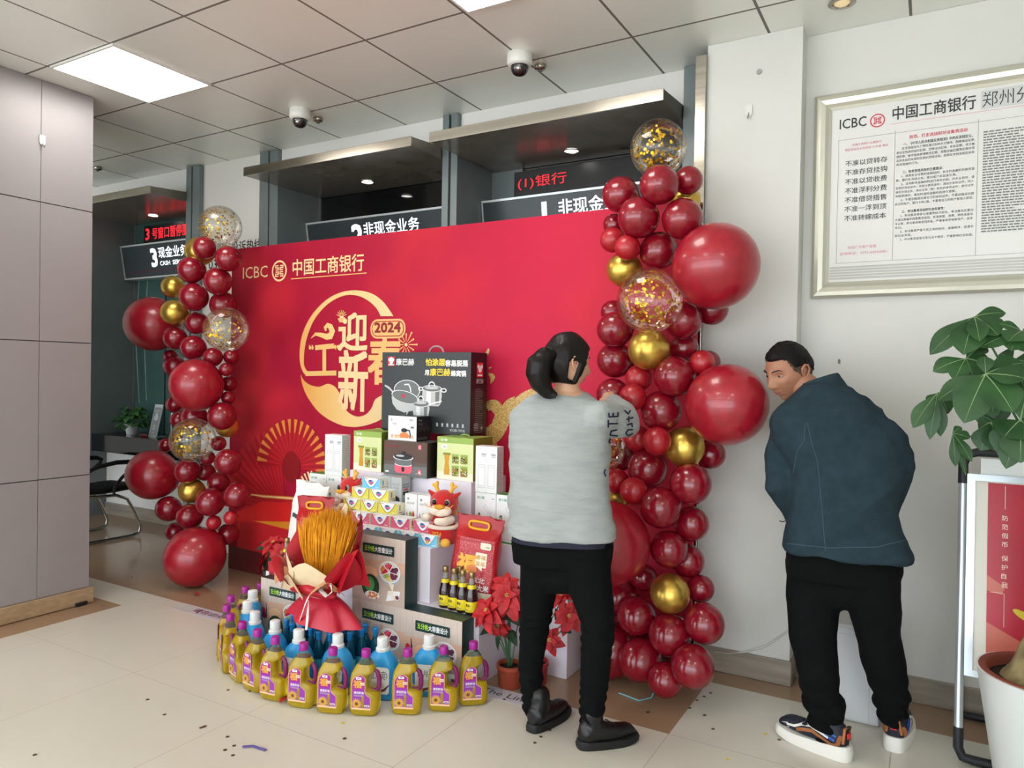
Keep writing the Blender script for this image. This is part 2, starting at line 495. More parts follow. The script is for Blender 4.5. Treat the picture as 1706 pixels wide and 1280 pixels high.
struct('trim_1', g, [MATS['grey_metal_panel'], MATS['black_gap'], MATS['stainless'], MATS['soffit_paint'], MATS['grey_stone']], 'grey metal posts framing the service windows')
t = MB(); t.box(-1.078, -1.022, 3.655, 3.9, 0, CEIL-.05, 0, .003); t.box(-1.125, -1.0, 3.83, 3.9, CEIL-.05, CEIL-.003, 1)
struct('trim_2', t, [MATS['stainless'], MATS['grey_metal_panel']], 'brushed steel strip beside the white pillar')
for k, (x0, x1, mt) in enumerate(((-2.676, -1.2, 'dark_glass'), (-4.32, -2.795, 'dark_glass'), (-6.79, -5.405, 'teal_glass'))):
    wn = MB(); wn.box(x0, x1, BY1, BY1+.03, .86, 2.955, 0)
    o = struct('window_%d' % (k+1), wn, MATS[mt], 'dark glass of a service window')
    fr = MB()
    fr.box(x0, x0+.015, BY1-.012, BY1, .86, 2.87, 0); fr.box(x1-.015, x1, BY1-.012, BY1, .86, 2.87, 0)
    if k == 2:
        fr.box(-6.30, -6.294, 4.292, 4.3, .86, 2.3, 1)
    if k == 0:
        fr.box(x0, x0+.24, BY1-.01, BY1, 2.6, 2.87, 2); fr.box(x0+.015, x1, BY1-.01, BY1, 2.655, 2.668, 2)
    fr.build('window_frame', [MATS['window_frame_metal'], MATS['black_gap'], MATS['grey_metal_panel']], o)

# white pillar, framed-notice wall, their stone skirting
p = MB(); p.box(-1.022, -.57, 3.68, BY1, 0, CEIL-.001, 0)
struct('wall_pillar', p, MATS['white_wall_paint'], 'white painted pillar')
p = MB(); p.box(-.57, 3.6, 3.81, 4.3, 0, CEIL-.001, 0)
struct('wall_right', p, MATS['white_wall_paint'], 'white wall carrying the framed notice')
s = MB()
s.box(-1.03, -.56, 3.668, 3.69, .001, .12, 0, .003); s.box(-.572, -.558, 3.69, 3.81, .001, .12, 0); s.box(-.56, 3.6, 3.798, 3.82, .001, .12, 0, .003)
struct('baseboard_right', s, MATS['grey_stone'])
p = MB(); p.box(3.6, 3.7, -4.2, 4.4, 0, CEIL); struct('wall_east', p, MATS['white_wall_paint'])
p = MB(); p.box(-10.1, -10, -4.2, 4.4, 0, CEIL); struct('wall_west', p, MATS['white_wall_paint'])
p = MB(); p.box(-10, -7.3, 3.9, 4.4, 0, CEIL-.002); struct('wall_north', p, MATS['white_wall_paint'])
p = MB()
for k in range(8): x = -10+k*1.94; p.box(x-.04, x+.04, -4.28, -4.2, 0, CEIL)
p.box(-10, 3.6, -4.28, -4.2, 2.85, CEIL); p.box(-10, 3.6, -4.28, -4.2, 0, .12); p.box(-10, 3.6, -4.27, -4.21, 2.2, 2.26)
struct('window_4', p, MATS['window_frame_metal'], 'street front glazing bars behind the viewer')
M('street_paving', (225, 223, 219), rough=.8)
p = MB(); p.box(-20, 14, -20, -4.28, -.1, -.02); struct('pavement', p, MATS['street_paving'])

# ------------------------------------------------------------------ ceiling fittings
M('panel_light', (255, 255, 255), emit=(255, 250, 242), es=PANEL_POWER)
M('white_plastic', (222, 222, 218), rough=.35)
M('lamp_white', (255, 255, 255), emit=(255, 252, 245), es=14)
M('black_gloss', (14, 15, 17), rough=.06, spec=.8, coat=.5)
M('chrome', (200, 200, 198), rough=.08, metal=1)
M('grey_plastic', (110, 110, 108), rough=.4)
M('black_plastic', (22, 22, 23), rough=.45)
pr = None
labs = {(0, 0): 'square LED panel light in the ceiling beside the clad column', (1, 0): 'square LED panel light cut by the top edge of the view'}
for i, cx in enumerate((-4.005, -1.605, .795, -6.405)):
    for j, cy in enumerate((2.51, .11, -2.29)):
        if (i, j) in ((2, 0), (3, 0)): continue
        r = thing('ceiling_light', labs.get((i, j), 'square LED panel light in the ceiling behind the viewer'), 'ceiling light', (cx, cy, CEIL), 0, 'LED panel lights in the ceiling grid')
        if pr is None:
            d = MB(); d.box(-.285, .285, -.285, .285, -.010, -.002); dd = d.build('diffuser', MATS['panel_light'], r)
            f = MB()
            for a in ((-.298, -.285, -.298, .298), (.285, .298, -.298, .298), (-.285, .285, -.298, -.285), (-.285, .285, .285, .298)): f.box(*a, -.013, -.001)
            ff = f.build('frame', MATS['white_plastic'], r); pr = (dd, ff)
        else:
            for ch in pr:
                cc = ch.copy(); COL.objects.link(cc); cc.parent = r

def dome(x, y, label):
    r = thing('dome_camera', label, 'camera', (x, y, CEIL), 0, 'dome cameras under the ceiling')
    b = MB(); b.lathe([(.062, 0), (.066, -.006), (.067, -.05), (.06, -.062), (.045, -.066)], 32, m=0); b.build('housing', MATS['white_plastic'], r)
    b = MB(); b.lathe([(.047, -.062), (.047, -.075), (.043, -.092), (.033, -.106), (.018, -.115), (.001, -.118)], 28); b.build('dome', MATS['black_gloss'], r)
    b = MB(); b.ball((.012, -.03, -.088), (.016, .016, .014)); b.build('lens', MATS['chrome'], r)
def sensor(x, y, label):
    r = thing('ceiling_sensor', label, 'sensor', (x, y, CEIL), 0, 'round silver sensors under the ceiling')
    b = MB(); b.lathe([(.03, 0), (.033, -.004), (.033, -.018), (.028, -.026), (.008, -.03)], 24); b.build('body', MATS['stainless'], r)
    b = MB(); b.lathe([(.012, -.028), (.012, -.036), (.004, -.04)], 16); b.build('tip', MATS['grey_plastic'], r)
p1, p2 = atZ(500, 183, CEIL), atZ(866, 90, CEIL)
dome(p1.x, p1.y, 'white dome camera hanging in front of the second service bay')
dome(p2.x, p2.y, 'white dome camera hanging in front of the first service bay')
p1, p2, p3 = atZ(530, 196, CEIL), atZ(900, 108, CEIL), atZ(163, 278, CEIL)
sensor(p1.x, p1.y, 'small silver ceiling sensor beside the second bay dome camera')
sensor(p2.x, p2.y, 'small silver ceiling sensor beside the first bay dome camera')
sensor(p3.x, p3.y, 'small silver ceiling sensor close to the clad column')
p1 = atZ(1403, 4, CEIL)
r = thing('recessed_downlight', 'round recessed downlight in the ceiling over the framed notice', 'downlight', (p1.x, p1.y, CEIL))
b = MB(); b.lathe([(.055, -.001), (.058, -.006), (.04, -.008), (.036, -.002)], 32, cap=False); b.build('rim', MATS['stainless'], r)
b = MB(); b.ball((0, 0, -.002), (.034, .034, .012)); b.build('bulb', M('warm_lens', (215, 196, 150), rough=.2, emit=(255, 225, 170), es=.25), r)

# ------------------------------------------------------------------ canopies, signs, tickers over the service bays
M('sign_face', (52, 60, 64), rough=.3, spec=.4)
M('sign_edge', (196, 202, 204), rough=.35, metal=.4)
M('sign_text', (240, 244, 246), emit=(240, 246, 255), es=.75)
M('maroon_line', (92, 34, 54), rough=.5)
M('ticker_black', (12, 11, 12), rough=.35)
M('led_red', (225, 30, 45), emit=(255, 30, 45), es=1.0)
M('led_blue', (90, 130, 200), emit=(90, 140, 230), es=.5)
M('steel_bulb', (255, 255, 255), emit=(255, 252, 245), es=9)
def canopy(x0, x1, label, lights):
    r = thing('bay_canopy', label, 'canopy', ((x0+x1)/2, 3.9, 2.87), 0, 'steel canopies over the service bays')
    a, b_ = x0-(x0+x1)/2, x1-(x0+x1)/2
    m = MB()
    m.prism([(-.35, 0), (.39, 0), (.39, .07), (-.04, .08), (-.35, .055)], 0, a, b_, 0); m.build('hood', MATS['polished_steel'], r)
    m = MB(); m.box(a-.002, b_+.002, -.362, -.350, -.004, .058, 0, .002); m.build('fascia', MATS['stainless'], r)
    for lx, ly in lights:
        d = thing('canopy_downlight', 'bright round downlight under the canopy: '+label.replace('steel canopy ', ''), 'downlight', (lx, ly, 2.869), 0, 'downlights under the canopies')
        m = MB(); m.lathe([(.05, -.001), (.052, -.004), (.043, -.006), (.041, -.001)], 28, cap=False); m.build('rim', MATS['chrome'], d)
        m = MB(); m.lathe([(.041, -.001), (.03, -.004), (.001, -.005)], 28); m.build('lens', MATS['steel_bulb'], d)
L1, L2, L3 = atZ(952, 251, 2.87), atZ(612, 303, 2.87), atZ(255, 359, 2.87)
canopy(-2.66, -1.205, 'steel canopy over the bay beside the white pillar', [(L1.x, L1.y)])
canopy(-4.31, -2.80, 'steel canopy over the middle service bay', [(L2.x, L2.y)])
canopy(-6.85, -5.41, 'steel canopy over the bay beside the clad column', [(L3.x, L3.y)])

def signboard(x0, x1, num, zh, en, label, tu):
    r = thing('service_sign', label, 'sign', ((x0+x1)/2, 4.15, 2.335), 0, 'lit service signs of the bays')
    a, b_ = x0-(x0+x1)/2, x1-(x0+x1)/2; H = .30
    m = MB(); m.prism([(.05, 0), (.14, 0), (.14, H), (0, H)], 0, a+.01, b_-.01, 0); m.build('housing', MATS['sign_face'], r)
    m = MB(); sl = .05/H
    for z0, z1 in ((-.008, .006), (H-.006, H+.008)): m.prism([(.05-sl*z0-.008, z0), (.14, z0), (.14, z1), (.05-sl*z1-.008, z1)], 0, a, b_, 0)
    for u0, u1 in ((a, a+.01), (b_-.01, b_)): m.prism([(.042, 0), (.14, 0), (.14, H), (-.008, H)], 0, u0, u1, 0)
    m.build('light_frame', MATS['sign_edge'], r)
    P = Print()
    P.text(num, tu, .095, .16, 'sign_text', 1, bold=.03)
    P.text(zh, tu+.115, .165, .10, 'sign_text', 1, w=.104*len(zh), bold=.012)
    P.text(en, tu+.12, .098, .038, 'sign_text', 1, w=.40, bold=.02)
    P.rect(.02, .052, b_-a-.02, .06, 'maroon_line', 1)
    P.build('lettering', (a, .049, 0), (1, 0, 0), (0, -sl, 1), r)
signboard(-6.785, -5.41, '3', '现金业务', 'CASH  SERVICE', 'dark lit sign numbered 3 over the bay beside the clad column', .45)
signboard(-4.315, -2.80, '2', '非现金业务', 'NON-CASH SERVICE', 'dark lit sign numbered 2 over the middle service bay', .47)
signboard(-2.67, -1.21, '1', '非现金业务', 'NON-CASH SERVICE', 'dark lit sign numbered 1 over the bay beside the pillar', .46)
def ticker(x0, x1, label, txt, full):
    r = thing('led_ticker', label, 'LED display', ((x0+x1)/2, 4.22, 2.665), 0, 'LED tickers over the service signs')
    a, b_ = x0-(x0+x1)/2, x1-(x0+x1)/2
    m = MB(); m.box(a, b_, 0, .05, 0, .165, 0, .003); m.build('case', MATS['ticker_black'], r)
    P = Print()
    if full:
        P.text('3', .03, .03, .105, 'led_red', 1, bold=.02)
        P.text('号窗口暂停服务', .13, .03, .105, 'led_red', 1, w=.62, bold=.004)
    else: P.text(txt, .03, .04, .085, 'led_red', 1, w=.36, bold=-.004)
    P.build('led_text', (a, -.0005, 0), (1, 0, 0), (0, 0, 1), r)
ticker(-6.53, -5.45, 'LED ticker filled with red characters over sign 3', '', True)
ticker(-2.46, -1.22, 'black LED ticker reading a short red word over sign 1', '(1)银行', False)
# hotline lettering on the white panel
M('ink_black', (34, 33, 34), rough=.6)
P = Print(); a = atY(337, 412, 3.9); 
P.text('行长服务投诉热线', 0, .06, .085, 'ink_black', 1, w=.70, bold=.012)
P.build('wall_lettering', (-5.235, 3.8995, 2.355), (1, 0, 0), (0, 0, 1)); _h = bpy.data.objects['wall_lettering']; tag(_h, 'black hotline words on the white panel above the backdrop', 'lettering')
P = Print(); P.text('0371-65000001', .08, -.06, .075, 'ink_black', 1, w=.68, bold=.012)
o = P.build('wall_lettering', (-5.235, 3.8995, 2.355), (1, 0, 0), (0, 0, 1)); tag(o, 'black hotline number on the white panel behind the backdrop top', 'lettering')
r = thing('air_vent', 'small dark louvred vent over the bay beside the clad column', 'vent', (-6.25, 3.9, 3.03))
m = MB(); m.box(-.26, .26, -.008, 0, -.032, .032, 0); m.build('frame', MATS['black_gap'], r)
m = MB()
for k in range(26): m.box(-.25+k*.02, -.243+k*.02, -.013, -.007, -.028, .028, 0)
m.build('louvre', MATS['grey_plastic'], r, kind='stuff')
# cable at the first bay
m = MB(); m.tube([(-1.65, 4.1, 2.84), (-1.5, 4.0, 2.80), (-1.38, 3.95, 2.83), (-1.25, 3.92, 2.86)], .006, 8)
o = m.build('black_cable', MATS['black_plastic']); tag(o, 'black cable drooping under the canopy beside the white pillar', 'cable')

# hooks on column and pillar
def hook(loc, nrm, label):
    r = thing('wall_hook', label, 'hook', loc, math.atan2(nrm[0], -nrm[1]), None)
    m = MB(); m.prism([(-.016, -.015), (-.008, -.026), (.008, -.026), (.016, -.015), (.016, .03), (-.016, .03)], 1, -.006, 0, 0); m.build('plate', MATS['white_plastic'], r)
    m = MB(); m.tube([(0, -.006, -.01), (0, -.012, -.035), (0, -.024, -.042), (0, -.03, -.03)], .0032, 8); m.build('peg', MATS['chrome'], r)
hook((-4.548, 2.3, 2.80), (1, 0), 'small white adhesive hook on the pale clad column')
hook((-.813, 3.678, 2.79), (0, -1), 'small clear adhesive hook on the white pillar')
m = MB(); m.lathe([(.014, 0), (.013, .006), (.004, .008)], 14); o = m.build('screw_cover', M('pale_grey_plastic', (160, 160, 158), rough=.5), None, (-.768, 3.68, 2.975)); o.rotation_euler = (PI/2, 0, 0)
tag(o, 'tiny grey screw cover high on the white pillar', 'screw cover')
m = MB(); m.prism([(-.004, -.012), (.004, -.012), (.006, .004), (0, .012), (-.005, .004)], 1, -.01, 0); a = atY(1398, 602, 3.81)
o = m.build('wall_peg', MATS['grey_plastic'], None, (a.x, 3.81, a.z)); tag(o, 'tiny grey nail peg in the white wall above the man', 'peg')
# ------------------------------------------------------------------ red backdrop with its artwork
BX0, BX1, BDY, BZ1 = -4.5, -1.03, 3.6, 2.365
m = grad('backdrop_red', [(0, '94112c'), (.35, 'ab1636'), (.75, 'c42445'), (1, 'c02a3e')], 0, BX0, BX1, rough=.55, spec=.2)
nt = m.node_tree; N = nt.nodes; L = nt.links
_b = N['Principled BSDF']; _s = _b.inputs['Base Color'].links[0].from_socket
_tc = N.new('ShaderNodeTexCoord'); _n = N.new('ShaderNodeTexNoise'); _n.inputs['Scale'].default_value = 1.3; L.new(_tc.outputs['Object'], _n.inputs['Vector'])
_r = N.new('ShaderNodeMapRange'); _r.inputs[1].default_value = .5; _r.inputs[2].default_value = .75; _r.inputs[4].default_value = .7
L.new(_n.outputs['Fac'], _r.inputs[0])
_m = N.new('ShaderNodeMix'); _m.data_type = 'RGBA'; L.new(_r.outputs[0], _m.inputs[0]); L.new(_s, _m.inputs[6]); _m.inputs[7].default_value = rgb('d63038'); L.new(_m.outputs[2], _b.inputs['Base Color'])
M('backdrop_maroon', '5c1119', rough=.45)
M('board_white', (226, 224, 222), rough=.6)
M('print_gold', 'e6b873', rough=.45)
M('print_pale_gold', 'efcf9c', rough=.45)
grad('gold_ring', [(0, 'd98f2e'), (.45, 'eec27c'), (1, 'e2ca96')], 0, -4.0, -3.0)
grad('gold_moon', [(0, 'dc9430'), (.5, 'edc684'), (1, 'f0d9ab')], 0, -3.85, -2.85)
M('print_bright_red', 'd2211f', rough=.45); M('print_red', 'c01a26', rough=.45); M('print_deep_red', '8a1018', rough=.45)
M('print_orange', 'e08a3c', rough=.45); M('print_amber', 'd7861f', rough=.45)
M('gold_glitter', 'd8b878', rough=.4, col2='b98f42', scale=160, detail=1, mixlo=.45, mixhi=.55)
bd = thing('backdrop', 'large red festive backdrop board with gold bank lettering', 'backdrop', (0, BDY, 0))
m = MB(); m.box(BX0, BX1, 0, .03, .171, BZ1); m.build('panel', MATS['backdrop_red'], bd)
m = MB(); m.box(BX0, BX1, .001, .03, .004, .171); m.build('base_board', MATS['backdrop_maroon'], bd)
m = MB()
for x in (-4.3, -2.75, -1.2): m.box(x-.02, x+.02, .03, .22, 0, .03); m.box(x-.02, x+.02, .03, .06, .03, 2.0)
m.build('stand', MATS['board_white'], bd)
def bp(px, py):
    p = atY(px, py, BDY); return (p.x-BX0, p.z)
def z6(x, y): return bp(380+x/3.281, 380+y/3.281)       # reading of an enlarged crop
def zz(x, y): return bp(620+x/6.56, 570+y/6.56)
P = Print(.001)
def btext(s, x0, y0, x1, y1, mat, bold=0.0, lay=2):
    """text between two lower corners on the board, top given by y0"""
    a = bp(x0, y1); b = bp(x1, y1); c = bp(x0, y0)
    P.text(s, a[0], a[1], c[1]-a[1], mat, lay, w=b[0]-a[0], bold=bold)
btext('ICBC', 405, 446, 446, 465, 'print_pale_gold', .0)
a = bp(465.5, 451.5); P.ring(a[0], a[1], .068, .068, .013, 'print_pale_gold')
# square knot mark in the roundel
k = .0092
for sgn in (1, -1):
    for pts in ([(-.9, 4), (-4, 4), (-4, 2.4), (-.9, 2.4), (-.9, .8), (-4, .8)], [(.9, 4), (4, 4), (4, 2.4), (.9, 2.4), (.9, .8), (4, .8)]):
        P.stroke([(a[0]+x*k*sgn, a[1]+y*k*sgn) for x, y in pts], .0085, 'print_pale_gold')
btext('中国工商银行', 488, 433, 606, 460, 'print_pale_gold', .012)
P.stroke([bp(485, 465), bp(611, 455)], .006, 'print_gold')
# moon ring: thin outer arc and swelling lower crescent
outer = [(440, 808), (415, 795), (396, 745), (392, 680), (402, 600), (430, 525), (475, 455), (540, 392), (615, 353), (700, 341), (785, 358), (850, 405), (905, 482)]
inner = [(835, 482), (812, 440), (770, 400), (715, 372), (650, 367), (585, 390), (525, 435), (470, 505), (435, 590), (420, 660), (415, 740), (430, 778), (440, 782)]
outer = curve2(outer); inner = curve2(inner)
for i in range(len(outer)-1):
    P.poly([z6(*outer[i]), z6(*outer[i+1]), z6(*inner[-2-i]), z6(*inner[-1-i])], 'gold_ring')
P.stroke([z6(612, 385), z6(665, 372), z6(730, 388), z6(790, 430), z6(830, 480)], [.002, .008, .012, .012, .006], 'backdrop_red', 2)
top = [(398, 800), (415, 832), (450, 858), (500, 868), (545, 852), (585, 868), (610, 905), (625, 950), (650, 1000), (700, 1030), (750, 1022), (785, 985), (808, 935), (870, 900), (900, 860)]
bot = [(398, 802), (405, 850), (425, 905), (455, 955), (495, 1005), (540, 1040), (580, 1062), (620, 1078), (650, 1085), (700, 1088), (750, 1080), (785, 1070), (830, 1050), (900, 1000), (950, 920)]
top = curve2(top); bot = curve2(bot)
for i in range(len(top)-1):
    P.poly([z6(*bot[i]), z6(*bot[i+1]), z6(*top[i+1]), z6(*top[i])], 'gold_moon')
# the square character on the left with its quotation marks and cloud curl
def bar(x0, y0, x1, y1, wd, mt='print_gold', lay=3): P.stroke([z6(x0, y0), z6(x1, y1)], wd, mt, lay)
bar(478, 655, 582, 645, .034); bar(528, 660, 528, 790, .034); bar(425, 797, 594, 793, .033)
for x in (450, 464, 588, 602): P.ell(*z6(x, 655-(5 if x > 500 else 0)), .011, .014, 'print_gold', 3, 12); P.stroke([z6(x, 650), z6(x+(-4 if x < 500 else 4), 668 if x > 500 else 638)], [.012, .003], 'print_gold', 3)
P.stroke([z6(455, 603), z6(480, 580), z6(510, 585), z6(540, 595), z6(562, 590), z6(572, 565), z6(562, 540), z6(545, 532), z6(532, 545), z6(538, 562)], [.004, .02, .03, .04, .045, .045, .04, .03, .02, .015], 'gold_ring', 3)
def ctext(s, x0, y0, x1, y1, mat, bold, lay=3):
    a = z6(x0, y1); b = z6(x1, y1); c = z6(x0, y0); P.text(s, a[0], a[1], c[1]-a[1], mat, lay, w=b[0]-a[0], bold=bold)
ctext('迎', 606, 470, 760, 668, 'print_pale_gold', .022)
ctext('新', 606, 672, 760, 992, 'print_pale_gold', .018)
ctext('春', 768, 605, 950, 850, 'print_gold', .022)
a, b_ = z6(780, 597), z6(973, 495); P.rrect(a[0], a[1]-.01, b_[0], b_[1], .055, 'print_gold', 3); P.rrect(a[0]+.012, a[1]+.002, b_[0]-.012, b_[1]-.012, .045, 'backdrop_red', 4); P.rrect(a[0]+.018, a[1]+.008, b_[0]-.018, b_[1]-.018, .04, 'print_gold', 5)
ctext('2024', 805, 520, 945, 572, 'print_deep_red', .035, 6)
a = z6(975, 638)
for k in range(12):
    t = 2*PI*k/12; rr = .085 if k % 2 == 0 else .065
    P.stroke([(a[0]+.02*math.cos(t), a[1]+.02*math.sin(t)), (a[0]+rr*math.cos(t), a[1]+rr*math.sin(t))], [.004, .009], 'print_gold', 3)
    P.ell(a[0]+rr*math.cos(t), a[1]+rr*math.sin(t), .007, .007, 'print_gold', 3, 8)
P.ell(a[0], a[1], .012, .012, 'print_pale_gold', 3, 10)
a = z6(622, 485)
for k in range(7):
    t = PI*.1+PI*.8*k/6; P.stroke([(a[0]+.015*math.cos(t), a[1]+.015*math.sin(t)), (a[0]+.045*math.cos(t), a[1]+.045*math.sin(t))], .006, 'print_gold', 3)
P.poly([z6(601, 495), z6(640, 488), z6(628, 515), z6(612, 517)], 'print_gold', 3)
# glittering gold scrolls to the right
def blade(pts, wd):
    q = curve2([tuple(zz(*p))+(w_,) for p, w_ in zip(pts, wd)], 6); P.stroke([a[:2] for a in q], [max(a[2], .002) for a in q], 'gold_glitter', 3)
blade([(1260, 1045), (1330, 1000), (1390, 930), (1440, 840), (1465, 750), (1500, 670), (1565, 595)], [.10, .11, .10, .085, .07, .05, .004])
blade([(1240, 990), (1290, 960), (1305, 940)], [.05, .04, .004])
blade([(1255, 715), (1300, 690), (1350, 705), (1385, 755), (1375, 820), (1320, 870)], [.05, .06, .075, .07, .05, .004])
blade([(1530, 775), (1560, 700), (1620, 640), (1720, 590), (1830, 560)], [.004, .04, .06, .07, .07])
blade([(1278, 345), (1318, 385), (1300, 455)], [.01, .035, .004])
blade([(1255, 135), (1272, 100), (1275, 68)], [.02, .02, .004])
blade([(1280, 290), (1310, 270)], [.012, .004])
blade([(1300, 1160), (1340, 1130), (1360, 1095)], [.06, .05, .004])
# lower left: folding fans, swooshes, golden ray
M('print_crimson', 'a51322', rough=.45)
def gfan(cx, cy, r0, r1, a0, a1, n, tipm, m1, m2, ky):
    for k in range(n):
        t0, t1 = a0+(a1-a0)*k/n, a0+(a1-a0)*(k+1)/n; tm = (t0+t1)/2
        def pt(r, t): return bp(cx+r*math.cos(t)*ky, cy-r*math.sin(t))
        P.poly([pt(r0, t0), pt(r1, t0), pt(r1, tm), pt(r0, tm)], m1, 2)
        P.poly([pt(r0, tm), pt(r1*.985, tm), pt(r1*.985, t1), pt(r0, t1)], m2, 2)
        if tipm: P.poly([pt(r1*.72, t0+.03), pt(r1*1.01, t0), pt(r1*1.01, tm), pt(r1*.72, tm-.03)], tipm, 3)
P.poly([bp(396, 860), bp(396, 912), bp(560, 950), bp(560, 880), bp(480, 830)], 'print_red', 1)
gfan(478, 862, 14, 150, math.radians(97), math.radians(172), 14, None, 'print_red', 'print_crimson', .78)
gfan(486, 778, 22, 79, math.radians(-8), math.radians(178), 17, 'print_orange', 'print_red', 'print_crimson', .72)
P.ell(*bp(486, 778), .085, .11, 'print_deep_red', 4, 20)
P.poly([bp(395, 853), bp(396, 908), bp(600, 955), bp(600, 860), bp(500, 838), bp(440, 835)], 'print_bright_red', 5)
P.poly([bp(424, 868), bp(600, 872), bp(600, 895), bp(480, 882)], 'print_amber', 6)
P.poly([bp(396, 868), bp(440, 872), bp(500, 890), bp(600, 915), bp(600, 955), bp(396, 908)], 'print_red', 6)
P.stroke([bp(400, 821), bp(440, 827), bp(600, 838)], [.004, .022, .02], 'print_orange', 6)
P.stroke([bp(405, 821.5), bp(440, 827), bp(600, 838)], [.002, .008, .008], 'print_pale_gold', 7)
P.build('printed_artwork', (BX0, -.0005, 0), (1, 0, 0), (0, 0, 1), bd)

# ------------------------------------------------------------------ balloons
def latex(name, col, col2, rough):
    m = M(name, col, rough=rough, spec=.6, coat=.35, col2=col2, scale=5, detail=1)
    return m
RED = latex('latex_dark_red', '8c1024', '7e0c1e', .2)
BRI = latex('latex_bright_red', 'ae1424', 'a4101f', .42)
BIG = latex('latex_big_red', 'a21529', '961124', .32)
GOLD = M('latex_chrome_gold', 'd9b65a', rough=.3, metal=.85, col2='c9a448', scale=3)
FILM = thin_clear('clear_balloon_film', 'fbfaf6', .035, .45)
CONF = M('confetti_gold', 'e0b020', rough=.22, metal=.75)
def balloon_mesh(name, mats, seg=40):
    m = MB(); prof = []
    for k in range(27):
        a = PI*(k/26.0); z = -math.cos(a); r = math.sin(a)
        if z < -.55: t = (-z-.55)/.45; r = r*(1-.10*t*t); z = z-.07*t*t
        prof.append((max(r, .012), z))
    m.lathe(prof, seg)
    m.lathe([(.02, -1.03), (.045, -1.08), (.03, -1.10), (.06, -1.15), (.05, -1.155)], 12)
    return m.mesh(name, mats)
ME = {k: balloon_mesh('balloon', v) for k, v in (('r', RED), ('b', BRI), ('B', BIG), ('g', GOLD), ('c', FILM))}
def confetti(r, n, seed):
    rd = random.Random(seed); m = MB()
    for i in range(n):
        if i < n*.62: d = Vector((rd.gauss(.1, .42), -.55+rd.gauss(0, .35), rd.gauss(-.12, .5))).normalized()
        else: d = Vector((rd.gauss(0, 1), rd.gauss(0, 1), rd.gauss(-.25, 1))).normalized()
        p = d*r*.955; s = rd.uniform(.0052, .0082)
        u = d.orthogonal().normalized(); v = d.cross(u); tilt = d*rd.uniform(-.5, .5)
        u = (u+tilt).normalized()
        m.add([p+(u*math.cos(t)+v*math.sin(t))*s for t in (k*PI/3 for k in range(6))], [tuple(range(6))])
    return m
BALLS_RIGHT = [(-1.152, 3.33, 2.56, 0.1349, 'c'), (-1.339, 3.33, 2.36, 0.0874, 'r'), (-1.102, 3.209, 2.352, 0.0901, 'r'), (-1.004, 3.33, 2.389, 0.0662, 'r'), (-1.207, 3.231, 2.217, 0.0962, 'r'), (-1.005, 3.253, 2.196, 0.0934, 'r'), (-1.053, 3.44, 2.326, 0.073, 'g'), (-1.412, 3.44, 2.24, 0.0568, 'r'), (-1.375, 3.33, 2.142, 0.061, 'b'), (-1.255, 3.22, 2.078, 0.0597, 'b'), (-1.142, 3.33, 2.073, 0.0895, 'r'), (-1.312, 3.33, 1.992, 0.0851, 'g'), (-1.115, 3.151, 1.818, 0.1501, 'c'), (-0.842, 3.22, 1.966, 0.1884, 'B'), (-1.017, 3.333, 1.74, 0.0883, 'r'), (-0.909, 3.44, 1.796, 0.0721, 'r'), (-1.341, 3.298, 1.701, 0.0868, 'r'), (-1.413, 3.44, 1.8, 0.0604, 'r'), (-1.151, 3.248, 1.601, 0.0957, 'g'), (-1.363, 3.362, 1.554, 0.0886, 'r'), (-1.047, 3.44, 1.613, 0.0727, 'r'), (-0.907, 3.275, 1.543, 0.0561, 'b'), (-0.924, 3.44, 1.547, 0.0558, 'r'), (-1.028, 3.247, 1.477, 0.0936, 'r'), (-1.212, 3.286, 1.467, 0.0623, 'b'), (-1.36, 3.33, 1.383, 0.0806, 'r'), (-1.207, 3.198, 1.378, 0.0623, 'b'), (-1.096, 3.275, 1.315, 0.0955, 'r'), (-0.782, 3.22, 1.357, 0.1773, 'B'), (-1.228, 3.33, 1.175, 0.0631, 'b'), (-1.087, 3.203, 1.181, 0.0651, 'b'), (-0.994, 3.314, 1.151, 0.0939, 'g'), (-0.907, 3.44, 1.113, 0.0708, 'r'), (-1.399, 3.301, 1.135, 0.1171, 'c'), (-1.381, 3.47, 1.068, 0.0804, 'r'), (-1.171, 3.32, 1.036, 0.0934, 'r'), (-0.945, 3.257, 0.991, 0.0949, 'r'), (-1.319, 3.297, 0.965, 0.0605, 'b'), (-1.2, 3.216, 0.94, 0.0637, 'b'), (-1.391, 3.44, 0.863, 0.0828, 'g'), (-1.071, 3.219, 0.875, 0.0947, 'r'), (-0.964, 3.352, 0.791, 0.0808, 'r'), (-1.288, 3.123, 0.702, 0.194, 'B'), (-1.044, 3.27, 0.678, 0.0869, 'r'), (-0.988, 3.39, 0.605, 0.0774, 'r'), (-1.224, 3.44, 0.479, 0.0668, 'r'), (-1.338, 3.396, 0.373, 0.0934, 'r'), (-1.028, 3.253, 0.479, 0.0904, 'g'), (-0.921, 3.374, 0.488, 0.0637, 'r'), (-1.194, 3.275, 0.337, 0.0911, 'r'), (-1.024, 3.242, 0.293, 0.0974, 'r'), (-0.869, 3.253, 0.37, 0.0906, 'r'), (-1.333, 3.303, 0.133, 0.13, 'r'), (-1.152, 3.219, 0.155, 0.0992, 'r'), (-0.889, 3.153, 0.205, 0.0948, 'r'), (-1.015, 3.164, 0.113, 0.0784, 'r')]
